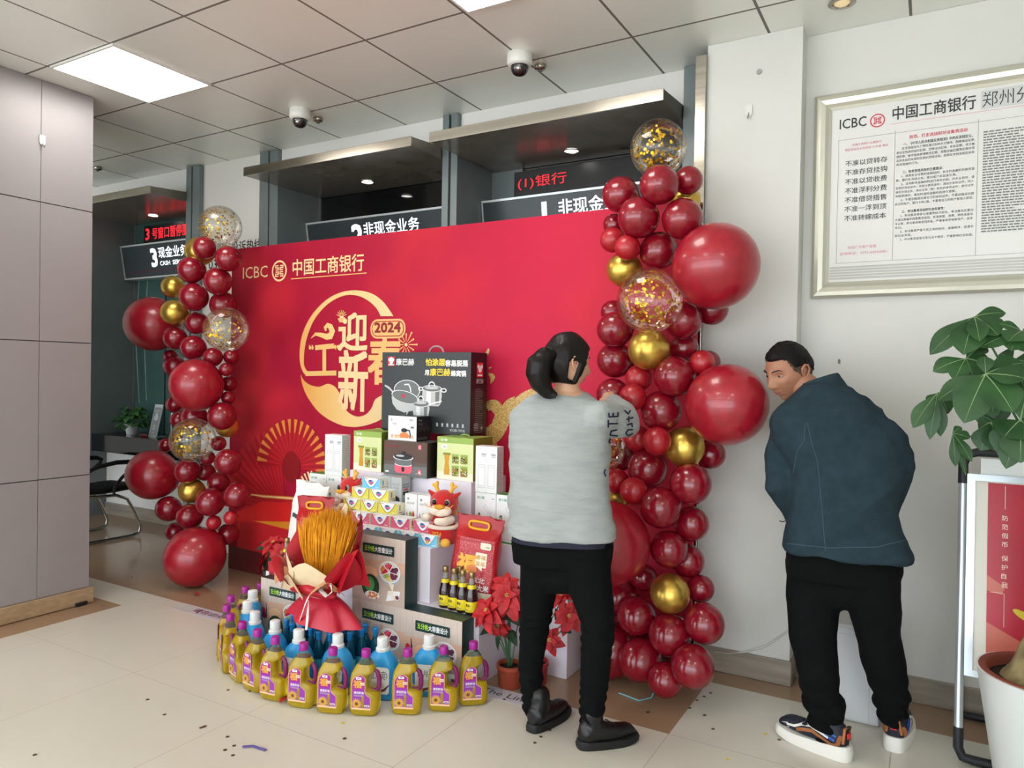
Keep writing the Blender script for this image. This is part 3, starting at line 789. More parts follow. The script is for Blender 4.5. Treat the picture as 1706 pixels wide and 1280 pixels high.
BALLS_LEFT = [(-4.268, 3.315, 2.458, 0.1438, 'c'), (-4.271, 3.195, 2.295, 0.0752, 'r'), (-4.486, 3.319, 2.305, 0.1006, 'g'), (-4.104, 3.255, 2.22, 0.0858, 'r'), (-4.442, 3.224, 2.159, 0.0926, 'r'), (-4.208, 3.255, 2.073, 0.0926, 'r'), (-4.771, 3.31, 2.068, 0.0792, 'g'), (-4.428, 3.233, 1.973, 0.0969, 'r'), (-4.643, 3.233, 1.872, 0.0885, 'g'), (-4.276, 3.354, 1.925, 0.0921, 'r'), (-4.998, 3.31, 1.804, 0.1983, 'B'), (-3.977, 3.145, 1.736, 0.1436, 'c'), (-4.497, 3.31, 1.8, 0.0809, 'r'), (-4.674, 3.266, 1.696, 0.0833, 'r'), (-4.458, 3.255, 1.624, 0.0858, 'r'), (-4.268, 3.269, 1.56, 0.0651, 'r'), (-4.216, 3.376, 1.564, 0.0522, 'r'), (-4.153, 3.288, 1.476, 0.0472, 'r'), (-4.787, 3.343, 1.496, 0.0792, 'r'), (-4.909, 3.398, 1.563, 0.0552, 'r'), (-4.298, 3.165, 1.367, 0.1743, 'B'), (-4.186, 3.332, 1.282, 0.0467, 'r'), (-4.292, 3.42, 1.375, 0.0551, 'r'), (-4.148, 3.255, 1.161, 0.0946, 'r'), (-4.236, 3.365, 1.084, 0.0783, 'g'), (-4.754, 3.354, 1.103, 0.0584, 'r'), (-4.556, 3.343, 1.134, 0.0902, 'r'), (-4.876, 3.409, 1.211, 0.0638, 'r'), (-4.272, 3.122, 1.001, 0.1482, 'c'), (-4.24, 3.301, 0.967, 0.0516, 'r'), (-4.349, 3.299, 0.861, 0.0499, 'r'), (-4.962, 3.398, 0.902, 0.0529, 'r'), (-4.869, 3.233, 0.707, 0.1771, 'B'), (-4.095, 3.266, 0.854, 0.0885, 'r'), (-4.503, 3.251, 0.761, 0.086, 'r'), (-4.495, 3.391, 0.743, 0.0658, 'r'), (-4.331, 3.376, 0.682, 0.0748, 'r'), (-4.535, 3.31, 0.612, 0.0869, 'g'), (-4.015, 3.277, 0.633, 0.087, 'r'), (-4.217, 3.222, 0.576, 0.0941, 'r'), (-4.742, 3.277, 0.467, 0.0899, 'r'), (-4.476, 3.255, 0.444, 0.0875, 'r'), (-4.206, 3.244, 0.435, 0.0495, 'b'), (-4.02, 3.233, 0.491, 0.0468, 'b'), (-4.781, 3.354, 0.283, 0.0663, 'r'), (-4.225, 3.377, 0.331, 0.0739, 'r'), (-4.311, 3.18, 0.201, 0.1976, 'B')]
ORD = ['topmost', 'second', 'third', 'fourth', 'fifth', 'sixth', 'seventh', 'eighth', 'ninth', 'tenth', 'eleventh', 'twelfth', 'thirteenth', 'fourteenth', 'fifteenth', 'sixteenth', 'seventeenth', 'eighteenth', 'nineteenth', 'twentieth'] + ['twenty-'+x for x in 'first second third fourth fifth sixth seventh eighth ninth'.split()] + ['thirtieth'] + ['thirty-'+x for x in 'first second third fourth fifth sixth seventh eighth ninth'.split()]
KN = {'r': 'glossy dark red balloon', 'b': 'small bright red balloon', 'B': 'oversized red balloon', 'g': 'chrome gold balloon', 'c': 'clear balloon with gold confetti'}
def column(L, place, grp, seed):
    rd = random.Random(seed)
    cnt = {}
    cx = sum(b[0] for b in L)/len(L); ax = Vector((cx, 3.42))
    for (x, y, z, r, k) in sorted(L, key=lambda b: -b[2]):
        i = cnt.get(k, 0); cnt[k] = i+1
        o = bpy.data.objects.new('balloon', ME[k]); link(o)
        o.location = (x, y, z); o.scale = (r, r, r*(1.03 if k != 'c' else 1.0))
        # the knot points in towards the column's core
        d = Vector((ax.x-x, 3.48-y, (rd.random()-.6)*.2 - (.25 if k in 'cB' else 0)))
        d = d.normalized() if d.length > 1e-3 else Vector((0, 1, 0))
        if k == 'B' and z < .25: d = Vector((.5, .4, .75)).normalized()
        o.rotation_mode = 'QUATERNION'; o.rotation_quaternion = (-d).to_track_quat('Z', 'Y')
        size = '' if k != 'r' else ('plump ' if r > .088 else ('mid-size ' if r > .07 else 'little '))
        lab = '%s%s, %s of its sort down the column %s' % (size, KN[k], ORD[i], place)
        tag(o, lab, 'balloon', grp)
        if k == 'c':
            c = confetti(1.0, 10, 1)
            m = confetti(r, 300 if r > .145 else 240, int(z*1000)).build('confetti', CONF, o, fix=False, kind='stuff')
            q = o.rotation_quaternion.inverted()
            m.matrix_local = Matrix.Diagonal((1/r, 1/r, 1/o.scale.z, 1)) @ q.to_matrix().to_4x4()
column(BALLS_RIGHT, 'beside the white pillar', 'balloons of the column at the white pillar', 3)
column(BALLS_LEFT, 'near the clad column', 'balloons of the column near the clad column', 5)
# loose string below the pillar-side column
m = MB(); pts = [atZ(*p) for p in ((1090, 1137, .07), (1091, 1150, .03), (1085, 1163, .006), (1065, 1168, .004), (1045, 1160, .004), (1031, 1155, .004))]
m.tube(pts, .003, 6); o = m.build('balloon_string', M('pale_blue_string', (120, 190, 205), rough=.4)); tag(o, 'pale blue string trailing on the floor below the balloons', 'string')
# ------------------------------------------------------------------ white display plinths
M('plinth_white', (226, 220, 232), rough=.5)
def plinth(x0, x1, y0, y1, z0, z1, label):
    m = MB(); m.box(-(x1-x0)/2, (x1-x0)/2, -(y1-y0)/2, (y1-y0)/2, 0, z1-z0, 0, .0025)
    o = m.build('display_plinth', MATS['plinth_white'], None, ((x0+x1)/2, (y0+y1)/2, z0+.0005)); return tag(o, label, 'plinth', 'white display plinths')
FZ, BZ, DZ, CZ = .33, .605, .61, .90
plinth(-3.27, -1.825, 2.873, 3.15, 0, FZ, 'low long white plinth behind the patterned storage boxes')
plinth(-2.93, -2.135, 2.9, 3.19, FZ+.001, BZ, 'white plinth carrying the soap pyramid and the two plush dragons')
plinth(-2.06, -1.507, 3.17, 3.56, 0, DZ, 'white plinth under the lamp boxes behind the woman')
plinth(-3.27, -2.95, 3.17, 3.56, 0, DZ, 'white plinth under the lamp boxes near the red fan artwork')
plinth(-2.945, -2.095, 3.2, 3.56, 0, CZ, 'tall white plinth carrying the hotpot and cookware boxes')

# ------------------------------------------------------------------ cartons
for n, c, r in (('carton_white', (232, 234, 234), .5), ('carton_offwhite', (214, 216, 214), .55), ('carton_black', (36, 41, 42), .38), ('carton_dark', (34, 24, 24), .42),
                ('carton_green_deep', (30, 58, 58), .38), ('carton_beige', (206, 190, 178), .5), ('carton_olive', (112, 122, 40), .5), ('carton_pale_green', (212, 220, 160), .5),
                ('carton_lime', (150, 178, 84), .5), ('carton_grey', (172, 176, 178), .45), ('carton_leaf', (72, 150, 70), .5), ('soap_yellow', (222, 208, 70), .45), ('soap_pink', (214, 96, 128), .45),
                ('soap_blue', (120, 196, 232), .45), ('soap_cream', (232, 226, 200), .5), ('ink_white', (238, 240, 238), .5), ('ink_yellow', (232, 208, 60), .5), ('ink_grey', (120, 122, 124), .5),
                ('ink_light', (176, 180, 182), .5), ('ink_lime', (168, 214, 60), .5), ('ink_red', (206, 40, 62), .5), ('ink_pink', (226, 92, 112), .5), ('ink_navy', (44, 62, 130), .5), ('ink_sky', (60, 140, 214), .5),
                ('ink_cyan', (40, 160, 206), .5), ('ink_magenta', (190, 40, 110), .5), ('ink_olive', (140, 140, 40), .5), ('ink_green', (62, 150, 96), .5), ('ink_dgreen', (36, 62, 40), .5), ('ink_orange', (222, 130, 70), .5),
                ('ink_amber', (206, 150, 40), .5), ('ink_skin', (214, 172, 150), .5), ('ink_wood', (190, 170, 156), .5), ('ink_brown', (96, 66, 52), .5), ('ink_cream', (236, 228, 206), .5), ('ink_maroon', (130, 34, 50), .5),
                ('ink_steel', (186, 188, 188), .35), ('ink_steel_dark', (104, 108, 108), .4), ('ink_steel_light', (224, 226, 226), .35), ('ink_coal', (28, 28, 30), .5), ('ink_taupe', (92, 82, 78), .5), ('ink_plum', (110, 50, 80), .5), ('ink_peach', (238, 190, 150), .5)):
    M(n, c, rough=r)
def carton(name, label, cat, x0, x1, y0, y1, z, h, front, side, top, group=None):
    m = MB(); a, b_, d = (x1-x0)/2, (y1-y0)/2, h
    vs = [(x, y, zz_) for x in (-a, a) for y in (-b_, b_) for zz_ in (0, d)]
    for f, k in (((0, 4, 5, 1), 0), ((2, 3, 7, 6), 0), ((0, 1, 3, 2), 1), ((4, 6, 7, 5), 1), ((1, 5, 7, 3), 2), ((0, 2, 6, 4), 2)): m.add([vs[i] for i in f], [(0, 1, 2, 3)], k)
    o = m.build(name, [MATS[front], MATS[side], MATS[top]], None, ((x0+x1)/2, (y0+y1)/2, z+.0008), fix=False)
    bm = bmesh.new(); bm.from_mesh(o.data); bmesh.ops.remove_doubles(bm, verts=bm.verts[:], dist=1e-5); bmesh.ops.recalc_face_normals(bm, faces=bm.faces[:]); bm.to_mesh(o.data); bm.free()
    tag(o, label, cat, group); o['w'] = x1-x0; return o
def pf(P, o, x0, x1, y0, y1, name='front_print'): return P.build(name, (-(x1-x0)/2, -(y1-y0)/2, 0), (1, 0, 0), (0, 0, 1), o)
def ps(P, o, x0, x1, y0, y1, name='side_print'): return P.build(name, ((x1-x0)/2, -(y1-y0)/2, 0), (0, 1, 0), (0, 0, 1), o)

# storage boxes with a photograph of compartment bowls
def bowl(P, u, v, r, seed, lay=3):
    rd = random.Random(seed)
    P.ell(u, v-.012, r*1.02, r*.86, 'ink_light', lay); P.ell(u, v, r, r*.8, 'ink_white', lay+1); P.ell(u, v, r*.92, r*.72, 'carton_offwhite', lay+2)
    cols = (('ink_plum', 'ink_coal'), ('ink_pink', 'ink_red'), ('ink_orange', 'ink_red'), ('carton_lime', 'ink_yellow'), ('ink_maroon', 'ink_plum'))
    for k in range(5):
        a = 2*PI*k/5+.5
        for i in range(7):
            rr = r*rd.uniform(.25, .72); t = a+rd.uniform(-.42, .42)
            P.ell(u+rr*math.cos(t), v+rr*.78*math.sin(t), r*.17, r*.16, cols[k][i % 2], lay+3, 10)
    for k in range(5):
        a = 2*PI*k/5-.13; P.stroke([(u, v), (u+r*.95*math.cos(a), v+r*.75*math.sin(a))], r*.06, 'ink_white', lay+4)
def storage_print(P, w, h):
    rd = random.Random(4)
    P.rect(0, 0, w, h*.62, 'ink_wood', 1)
    for k in range(9): P.rect(.01+k*w/9, h*.62, .012+k*w/9, h, 'ink_wood', 1)
    P.poly([(0, h*.30), (w, h*.50), (w, h*.66), (0, h*.62)], 'ink_skin', 2)
    P.rrect(w*.20, h*.73, w*.80, h*.88, .004, 'carton_green_deep', 3)
    P.text('五分格', w*.235, h*.765, h*.082, 'ink_lime', 4, w=w*.19, bold=.02); P.text('大容量设计', w*.43, h*.765, h*.082, 'ink_white', 4, w=w*.335, bold=.02)
    P.ell(w*.34, h*.44, w*.15, h*.10, 'ink_peach', 3); P.stroke([(w*.12, h*.36), (w*.14, h*.48), (w*.125, h*.6)], [.007, .009, .003], 'ink_coal', 4)
    P.ell(w*.07, h*.46, w*.045, h*.055, 'ink_red', 4); P.ell(w*.1, h*.38, w*.06, h*.05, 'ink_maroon', 4)
    bowl(P, w*.72, h*.50, w*.2, 3, 4)
    P.ell(w*.36, h*.24, w*.17, h*.18, 'ink_dgreen', 4); P.ell(w*.34, h*.27, w*.10, h*.11, 'carton_leaf', 5)
    for k in range(16): a = rd.uniform(0, 2*PI); P.ell(w*.34+w*.06*math.cos(a)*rd.random(), h*.27+h*.07*math.sin(a)*rd.random(), w*.03, h*.02, rd.choice(('ink_dgreen', 'ink_green', 'carton_lime')), 6, 8)
    P.ell(w*.40, h*.11, w*.14, h*.06, 'ink_white', 5)
    for k in range(14): P.ell(w*.40+w*rd.uniform(-.09, .09), h*.11+h*rd.uniform(-.035, .035), w*.022, h*.018, 'ink_orange', 6, 8)
    P.poly([(w*.66, h*.06), (w*.9, h*.12), (w*.92, h*.24), (w*.70, h*.22)], 'ink_white', 4)
    for k in range(7): P.ell(w*rd.uniform(.7, .87), h*rd.uniform(.1, .2), w*.035, h*.03, rd.choice(('ink_plum', 'ink_cream', 'ink_light')), 5, 10)
    for k in range(8): a = PI*.3+k*.07; P.stroke([(w*.78, h*.22), (w*.78+w*.13*math.cos(a*1.5), h*.22+h*.12*math.sin(a*1.2))], .004, 'ink_cream', 5)
def storage(x0, x1, y0, y1, z, h, label, proto=None):
    o = carton('storage_box', label, 'box', x0, x1, y0, y1, z, h, 'carton_beige', 'carton_green_deep', 'carton_green_deep', 'patterned storage set boxes')
    if proto is None:
        P = Print(); storage_print(P, x1-x0, h); c = pf(P, o, x0, x1, y0, y1)
        return c
    c = proto.copy(); COL.objects.link(c); c.parent = o
    return proto
sp = storage(-3.19, -2.855, 2.772, 2.872, 0, FZ, 'beige storage box at floor level beside the small poinsettia')
storage(-2.522, -2.187, 2.772, 2.872, 0, FZ, 'lower beige storage box of the stack of two behind the blue bottles', sp)
storage(-2.522, -2.187, 2.77, 2.87, FZ+.001, FZ, 'upper beige storage box of the stack of two beside the bouquet', sp)
storage(-2.187, -1.852, 2.772, 2.872, 0, FZ, 'beige storage box under the four soy sauce bottles', sp)

# cookware set
cx0, cx1, cy0, cy1 = -2.835, -2.205, 3.345, 3.51; ZC = 1.131; ch = .462
o = carton('cookware_box', 'big black cookware set box on top of the display', 'box', cx0, cx1, cy0, cy1, ZC, ch, 'carton_black', 'carton_dark', 'carton_black')
P = Print(); W_, H_ = cx1-cx0, ch
def cu(x): return (x-75)/970.0*W_
def cv(y): return (985-y)/880.0*H_
def pot(u, v, rx, ry, hh, lid=True, mat='ink_steel'):
    """pot seen from a little above: body, rim, lid, knob loop"""
    P.poly([(u-rx, v), (u-rx*1.04, v-hh*.4), (u-rx*.92, v-hh*.85), (u-rx*.7, v-hh), (u+rx*.7, v-hh), (u+rx*.92, v-hh*.85), (u+rx*1.04, v-hh*.4), (u+rx, v)], mat, 3)
    P.poly([(u-rx*.55, v), (u-rx*.6, v-hh*.9), (u-rx*.1, v-hh*.97), (u-rx*.1, v)], 'ink_steel_light', 4)
    P.poly([(u+rx*.35, v), (u+rx*.38, v-hh*.9), (u+rx*.75, v-hh*.87), (u+rx*.8, v)], 'ink_steel_dark', 4)
    P.ell(u, v, rx*1.05, ry*1.1, 'ink_steel_light', 5); P.ell(u, v, rx*.96, ry*.92, 'ink_steel_dark', 6)
    if lid: P.ell(u, v+ry*.25, rx*.7, ry*.5, 'ink_steel', 7); P.ring(u, v+ry*1.0, rx*.3, ry*1.1, .007, 'ink_steel_light', 8, 16, -.3, PI+.3)
P.rect(cu(140), cv(258), cu(222), cv(155), 'ink_red', 2)
a = (cu(181), cv(200)); P.ell(a[0], a[1]-.008, .013, .014, 'ink_white', 3); [P.ell(a[0]+x, a[1]+y, .010, .010, 'ink_white', 3) for x, y in ((-.012, .006), (.012, .006), (0, .012))]
P.rect(cu(148), cv(250), cu(214), cv(240), 'ink_white', 3)
P.text('康巴赫', cu(236), cv(250), cv(175)-cv(250), 'ink_white', 2, w=cu(440)-cu(236), bold=.012)
P.text('怕涂层', cu(570), cv(252), cv(175)-cv(252), 'ink_yellow', 2, w=cu(775)-cu(570), bold=.03); P.text('容易脱落', cu(780), cv(257), cv(190)-cv(257), 'ink_white', 2, w=cu(1016)-cu(780), bold=.03)
P.text('用', cu(562), cv(355), cv(300)-cv(355), 'ink_white', 2, bold=.03); P.text('康巴赫', cu(618), cv(360), cv(280)-cv(360), 'ink_yellow', 2, w=cu(832)-cu(618), bold=.02); P.text('蜂窝锅', cu(842), cv(362), cv(300)-cv(362), 'ink_white', 2, w=cu(996)-cu(842), bold=.03)
P.ell(cu(365), cv(525), cu(515)-cu(365), cv(410)-cv(525), 'ink_steel_light', 3); P.ell(cu(365), cv(525), cu(506)-cu(365), cv(418)-cv(525), 'ink_steel_dark', 4)
P.stroke([(cu(335), cv(465)), (cu(385), cv(460)), (cu(405), cv(500)), (cu(412), cv(545))], .008, 'ink_steel_light', 5)
P.stroke([(cu(112), cv(478)), (cu(160), cv(505)), (cu(225), cv(565))], [.010, .013, .008], 'ink_steel', 5)
P.poly([(cu(192), cv(600)), (cu(205), cv(680)), (cu(255), cv(745)), (cu(340), cv(775)), (cu(430), cv(750)), (cu(480), cv(690)), (cu(500), cv(640))], 'ink_steel', 6)
P.ell(cu(345), cv(600), cu(500)-cu(345), cv(532)-cv(600), 'ink_steel_light', 7, rot=-.18); P.ell(cu(345), cv(602), cu(490)-cu(345), cv(540)-cv(602), 'ink_steel_dark', 8, rot=-.18); P.ell(cu(330), cv(590), .012, .010, 'ink_red', 9)
pot(cu(642), cv(500), cu(745)-cu(642), .018, cv(500)-cv(690))
P.ring(cu(770), cv(515), .017, .010, .006, 'ink_steel_light', 5, 14); P.ring(cu(520), cv(505), .015, .009, .006, 'ink_steel_light', 5, 14)
P.stroke([(cu(620), cv(670)), (cu(690), cv(650)), (cu(750), cv(632))], .008, 'ink_steel_light', 6)
pot(cu(525), cv(665), cu(615)-cu(525), .020, cv(665)-cv(820))
P.ring(cu(425), cv(800), .036, .03, .008, 'ink_steel', 8, 16, .2, PI-.1)
for k in range(6):
    u = cu(703+54*k); P.ell(u, cv(882), .007, .009, 'ink_light', 2, 10); P.rect(u-.008, cv(905), u+.008, cv(899), 'ink_light', 2)
P.text('KGB-T03J', cu(842), cv(958), .017, 'ink_light', 2, w=cu(992)-cu(842), bold=.012)
pf(P, o, cx0, cx1, cy0, cy1)
P = Print(); d = cy1-cy0
P.rect(d*.36, H_*.70, d*.76, H_*.88, 'ink_red', 1); P.ell(d*.56, H_*.80, .018, .02, 'ink_white', 2); P.ell(d*.46, H_*.83, .012, .012, 'ink_white', 2); P.ell(d*.66, H_*.83, .012, .012, 'ink_white', 2); P.rect(d*.42, H_*.715, d*.7, H_*.735, 'ink_white', 2)
P.text('康巴赫', d*.34, H_*.625, .028, 'ink_light', 1, w=d*.44, bold=.01); P.lines(d*.28, H_*.56, d*.76, 24, .0105, .004, 'ink_grey', 1, 3); P.lines(d*.22, H_*.14, d*.5, 5, .009, .004, 'ink_light', 1, 6); P.rect(d*.66, .03, d*.76, .045, 'ink_light', 1)
ps(P, o, cx0, cx1, cy0, cy1)
m = MB(); m.torus((.02, 0, ch), .05, .006, (0, 1, 0), 0, 16, 8, 1, .75, 0, PI); m.build('carry_handle', M('clear_handle', (176, 150, 152), rough=.3), o)

# hotpot box and tea set box
x0, x1, y0, y1 = -2.665, -2.365, 3.172, 3.338
o = carton('hotpot_box', 'dark brown electric hotpot box under the tea set box', 'box', x0, x1, y0, y1, CZ, .193, 'ink_taupe', 'carton_dark', 'ink_taupe')
P = Print(); W_, H_ = x1-x0, .193
P.rect(0, .08, W_, H_, 'ink_brown', 1)
for k in range(44): u = W_*(.05+.021*k); P.rect(u, .08, u+.0018, H_, 'ink_taupe', 2)
P.rect(0, 0, W_, .06, 'ink_steel_dark', 2); P.rect(.012, H_*.83, .10, H_*.87, 'ink_maroon', 3)
P.rect(W_*.80, H_*.80, W_*.87, H_*.93, 'ink_pink', 3); P.text('红', W_*.806, H_*.82, .016, 'ink_white', 4); P.rect(W_*.80, .016, W_*.87, .045, 'ink_pink', 4); P.text('4L', W_*.808, .022, .014, 'ink_white', 5, bold=.02)
u, v = W_*.46, .105
P.poly([(u-.062, v), (u-.06, v-.03), (u-.055, v-.045), (u+.055, v-.045), (u+.06, v-.03), (u+.062, v)], 'ink_steel_dark', 4)
P.poly([(u-.06, v-.038), (u-.06, v-.075), (u-.045, v-.088), (u+.045, v-.088), (u+.06, v-.075), (u+.06, v-.038)], 'ink_pink', 5); P.ell(u, v-.038, .06, .012, 'ink_steel_light', 6); P.ell(u, v-.034, .058, .012, 'ink_steel_dark', 7)
P.ell(u, v-.066, .011, .014, 'ink_coal', 8); P.ell(u, v, .07, .016, 'ink_steel_light', 8); P.ell(u, v+.004, .064, .017, 'ink_coal', 9); P.ell(u-.02, v+.008, .03, .006, 'ink_steel', 10); P.ell(u, v+.024, .011, .009, 'ink_coal', 11)
P.rect(.012, .016, .036, .024, 'ink_white', 4); P.rect(W_*.74, .02, W_*.79, .023, 'ink_light', 4)
pf(P, o, x0, x1, y0, y1)
P = Print(); P.text('锅', .10, .10, .03, 'ink_light', 1, bold=.02); P.text('电火', .10, .05, .02, 'ink_light', 1, bold=.02); ps(P, o, x0, x1, y0, y1)
x0, x1, y0, y1 = -2.662, -2.462, 3.2, 3.326
o = carton('tea_set_box', 'white tea set box on the dark hotpot box', 'box', x0, x1, y0, y1, CZ+.194, .136, 'carton_white', 'carton_dark', 'carton_dark')
P = Print(); P.text('茶', .015, .105, .016, 'ink_grey', 1); P.text('玲珑', .03, .085, .014, 'ink_grey', 1); P.rect(.16, .07, .182, .082, 'ink_grey', 1); P.rect(.15, .11, .175, .122, 'ink_light', 1)
P.poly([(.085, .015), (.145, .015), (.15, .03), (.135, .045), (.095, .045), (.08, .03)], 'ink_orange', 1); P.ell(.115, .058, .022, .012, 'ink_coal', 2); P.stroke([(.13, .06), (.152, .058), (.158, .035), (.155, .015)], .008, 'ink_coal', 2)
for u in (.03, .055, .07, .17): P.poly([(u-.01, .028), (u-.008, .012), (u+.008, .012), (u+.01, .028)], 'ink_peach', 1); P.ell(u, .028, .010, .004, 'ink_skin', 2, 10)
pf(P, o, x0, x1, y0, y1)
P = Print(); P.text('Glass', .02, .112, .009, 'ink_light', 1); P.lines(.02, .10, .06, 2, .006, .003, 'ink_grey')
for k in range(5): P.ring(.03+.02*k, .065+.012*(k % 2), .009, .009, .0015, 'ink_grey', 1, 12)
P.lines(.01, .02, .1, 2, .008, .004, 'ink_grey', 1, 4); ps(P, o, x0, x1, y0, y1)

# two pale green jar-set boxes that carry the cookware box
def jar_print(P, w, h):
    P.rect(0, 0, w, h*.18, 'ink_cream', 1); P.rect(0, h*.86, w, h, 'carton_lime', 1); P.text('合智', w*.09, h*.90, .014, 'ink_white', 2, w=w*.2, bold=.01); P.ell(w*.2, h*.77, w*.09, h*.06, 'ink_white', 2); P.text('1580', w*.15, h*.75, .010, 'ink_grey', 3)
    P.poly([(w*.20, h*.11), (w*.20, h*.2), (w*.225, h*.4), (w*.20, h*.6), (w*.36, h*.6), (w*.33, h*.4), (w*.36, h*.2), (w*.36, h*.11)], 'ink_amber', 2); P.rect(w*.17, h*.58, w*.385, h*.63, 'ink_olive', 3)
    for i, u in enumerate((.42, .66)):
        for v in (.09, .39):
            hh = .2 if v < .2 else .17
            P.rrect(w*u, h*v, w*(u+.19), h*(v+hh), .006, 'ink_olive', 2); rd = random.Random(int(v*100)+i)
            for k in range(18): P.ell(w*(u+rd.uniform(.02, .17)), h*(v+rd.uniform(.02, hh-.02)), w*.018, h*.014, rd.choice(('ink_dgreen', 'ink_red' if v < .2 else 'ink_dgreen', 'ink_cream')), 3, 8)
            P.rect(w*(u-.005), h*(v+hh), w*(u+.195), h*(v+hh+.05), 'carton_lime', 3)
def jars(x0, x1, label):
    o = carton('jar_set_box', label, 'box', x0, x1, 3.222, 3.412, CZ, .229, 'carton_pale_green', 'carton_olive', 'carton_lime', 'pale green jar set boxes')
    P = Print(); jar_print(P, x1-x0, .229); pf(P, o, x0, x1, 3.222, 3.412)
    P = Print(); P.text('合智', .05, .18, .014, 'ink_cream', 1, w=.04); ps(P, o, x0, x1, 3.222, 3.412)
    m = MB(); m.torus((0, 0, .229), .03, .004, (0, 1, 0), 0, 12, 6, 1, .35, 0, PI); m.build('carry_handle', MATS['carton_lime'], o)
jars(-2.938, -2.728, 'pale green jar set box behind the white tall box with line drawings')
jars(-2.335, -2.1, 'pale green jar set box on the plinth edge facing the woman')

# tall white boxes with line drawings; lamp boxes
def flask_print(P, w, h):
    for a in (0, 1):
        u = w*(.04+.46*a); ww = w*.46
        P.rect(u+ww*.5, h*.80, u+ww*.95, h*.85, 'ink_light', 1); P.rect(u+ww*.55, h*.77, u+ww*.9, h*.785, 'ink_light', 1)
        for s_ in ([(.2, .1), (.2, .6), (.85, .6), (.85, .1)], [(.2, .55), (.85, .55)], [(.2, .14), (.85, .14)], [(.2, .1), (.85, .1)]):
            P.stroke([(u+ww*x, h*y) for x, y in s_], .0018, 'ink_light', 1)
    P.rect(w*.495, 0, w*.505, h, 'ink_light', 1)
def flask(x0, x1, y0, y1, z, h, label):
    o = carton('flask_box', label, 'box', x0, x1, y0, y1, z, h, 'carton_white', 'carton_offwhite', 'carton_white', 'tall white flask boxes')
    P = Print(); flask_print(P, x1-x0, h); pf(P, o, x0, x1, y0, y1)
    P = Print(); P.lines(.01, h*.86, y1-y0-.01, 16, .011, .003, 'ink_light', 1, 9); ps(P, o, x0, x1, y0, y1)
LZ = .247
def lamp(x0, x1, y0, y1, z, label):
    o = carton('lamp_box', label, 'box', x0, x1, y0, y1, z, LZ, 'carton_white', 'carton_white', 'carton_leaf', 'white desk lamp boxes')
    w, h = x1-x0, LZ; P = Print()
    P.text('好小智', w*.1, h*.87, h*.055, 'ink_green', 1, w=w*.34, bold=.015); P.rect(w*.8, h*.88, w*.93, h*.90, 'ink_light', 1)
    P.stroke([(w*.42, h*.72), (w*.5, h*.76), (w*.75, h*.60), (w*.70, h*.56), (w*.42, h*.70)], .0016, 'ink_light', 1, True); P.stroke([(w*.73, h*.58), (w*.85, h*.36), (w*.86, h*.12)], .0025, 'ink_light', 1); P.ell(w*.8, h*.09, w*.16, h*.025, 'ink_light', 1)
    P.ell(w*.2, h*.52, w*.06, h*.06, 'ink_coal', 2, 12); P.ell(w*.2, h*.50, w*.042, h*.045, 'ink_skin', 3, 12); P.poly([(w*.09, h*.22), (w*.1, h*.38), (w*.2, h*.44), (w*.3, h*.38), (w*.34, h*.22)], 'ink_peach', 2)
    P.stroke([(w*.3, h*.38), (w*.36, h*.30), (w*.27, h*.2)], .006, 'ink_skin', 3); P.poly([(0, 0), (w, 0), (w, h*.02), (0, h*.05)], 'carton_leaf', 1)
    pf(P, o, x0, x1, y0, y1)
lamp(-3.26, -3.122, 3.19, 3.28, DZ, 'white desk lamp box nearest the red fan artwork')
lamp(-3.118, -2.98, 3.19, 3.28, DZ, 'white desk lamp box under the tall flask box beside the waving plush')
flask(-3.135, -3.0, 3.19, 3.26, DZ+LZ+.001, .24, 'tall white flask box with line drawings near the folding fan artwork')
lamp(-2.055, -1.93, 3.18, 3.27, DZ, 'white desk lamp box beside the upright plush dragon')
lamp(-1.926, -1.79, 3.18, 3.27, DZ, 'white desk lamp box half hidden by the woman')
flask(-2.06, -1.93, 3.185, 3.25, DZ+LZ+.001, .24, 'tall white flask box with line drawings next to the woman')

# shaver boxes, toothbrush boxes, dark box
def shaver(x0, x1, label):
    y0, y1 = 3.09, 3.165; h = .30
    o = carton('shaver_box', label, 'box', x0, x1, y0, y1, BZ, h, 'carton_grey', 'carton_grey', 'carton_grey', 'grey shaver boxes')
    w = x1-x0; P = Print()
    P.text('FLYCO', w*.14, h*.85, .012, 'ink_grey', 1, w=w*.7); P.text('飞科电器', w*.2, h*.79, .010, 'ink_grey', 1, w=w*.55)
    P.ell(w*.5, h*.48, w*.33, h*.13, 'ink_light', 1); P.poly([(w*.12, h*.5), (w*.15, h*.62), (w*.45, h*.67), (w*.8, h*.63), (w*.88, h*.5), (w*.78, h*.57), (w*.4, h*.58)], 'ink_coal', 2)
    P.rect(w*.22, h*.505, w*.42, h*.515, 'ink_coal', 3); P.rect(w*.58, h*.505, w*.78, h*.515, 'ink_coal', 3); P.rect(w*.38, h*.40, w*.62, h*.408, 'ink_grey', 3); P.poly([(w*.45, h*.5), (w*.52, h*.44), (w*.42, h*.44)], 'ink_grey', 3)
    P.poly([(0, h*.2), (w, h*.2), (w, h*.30), (w*.7, h*.35), (w*.3, h*.35), (0, h*.30)], 'ink_steel_dark', 1); P.rect(0, 0, w, h*.2, 'ink_coal', 2)
    pf(P, o, x0, x1, y0, y1)
    P = Print(); P.lines(.01, h*.88, .066, 2, .014, .008, 'ink_grey', 1, 2); P.rect(.012, h*.68, .06, h*.74, 'ink_coal', 1); P.rect(.02, h*.76, .055, h*.79, 'ink_red', 1); P.lines(.01, h*.62, .066, 5, .012, .004, 'ink_grey', 1, 5); ps(P, o, x0, x1, y0, y1)
shaver(-2.622, -2.548, 'grey shaver box with a face, closer to the soap pyramid')
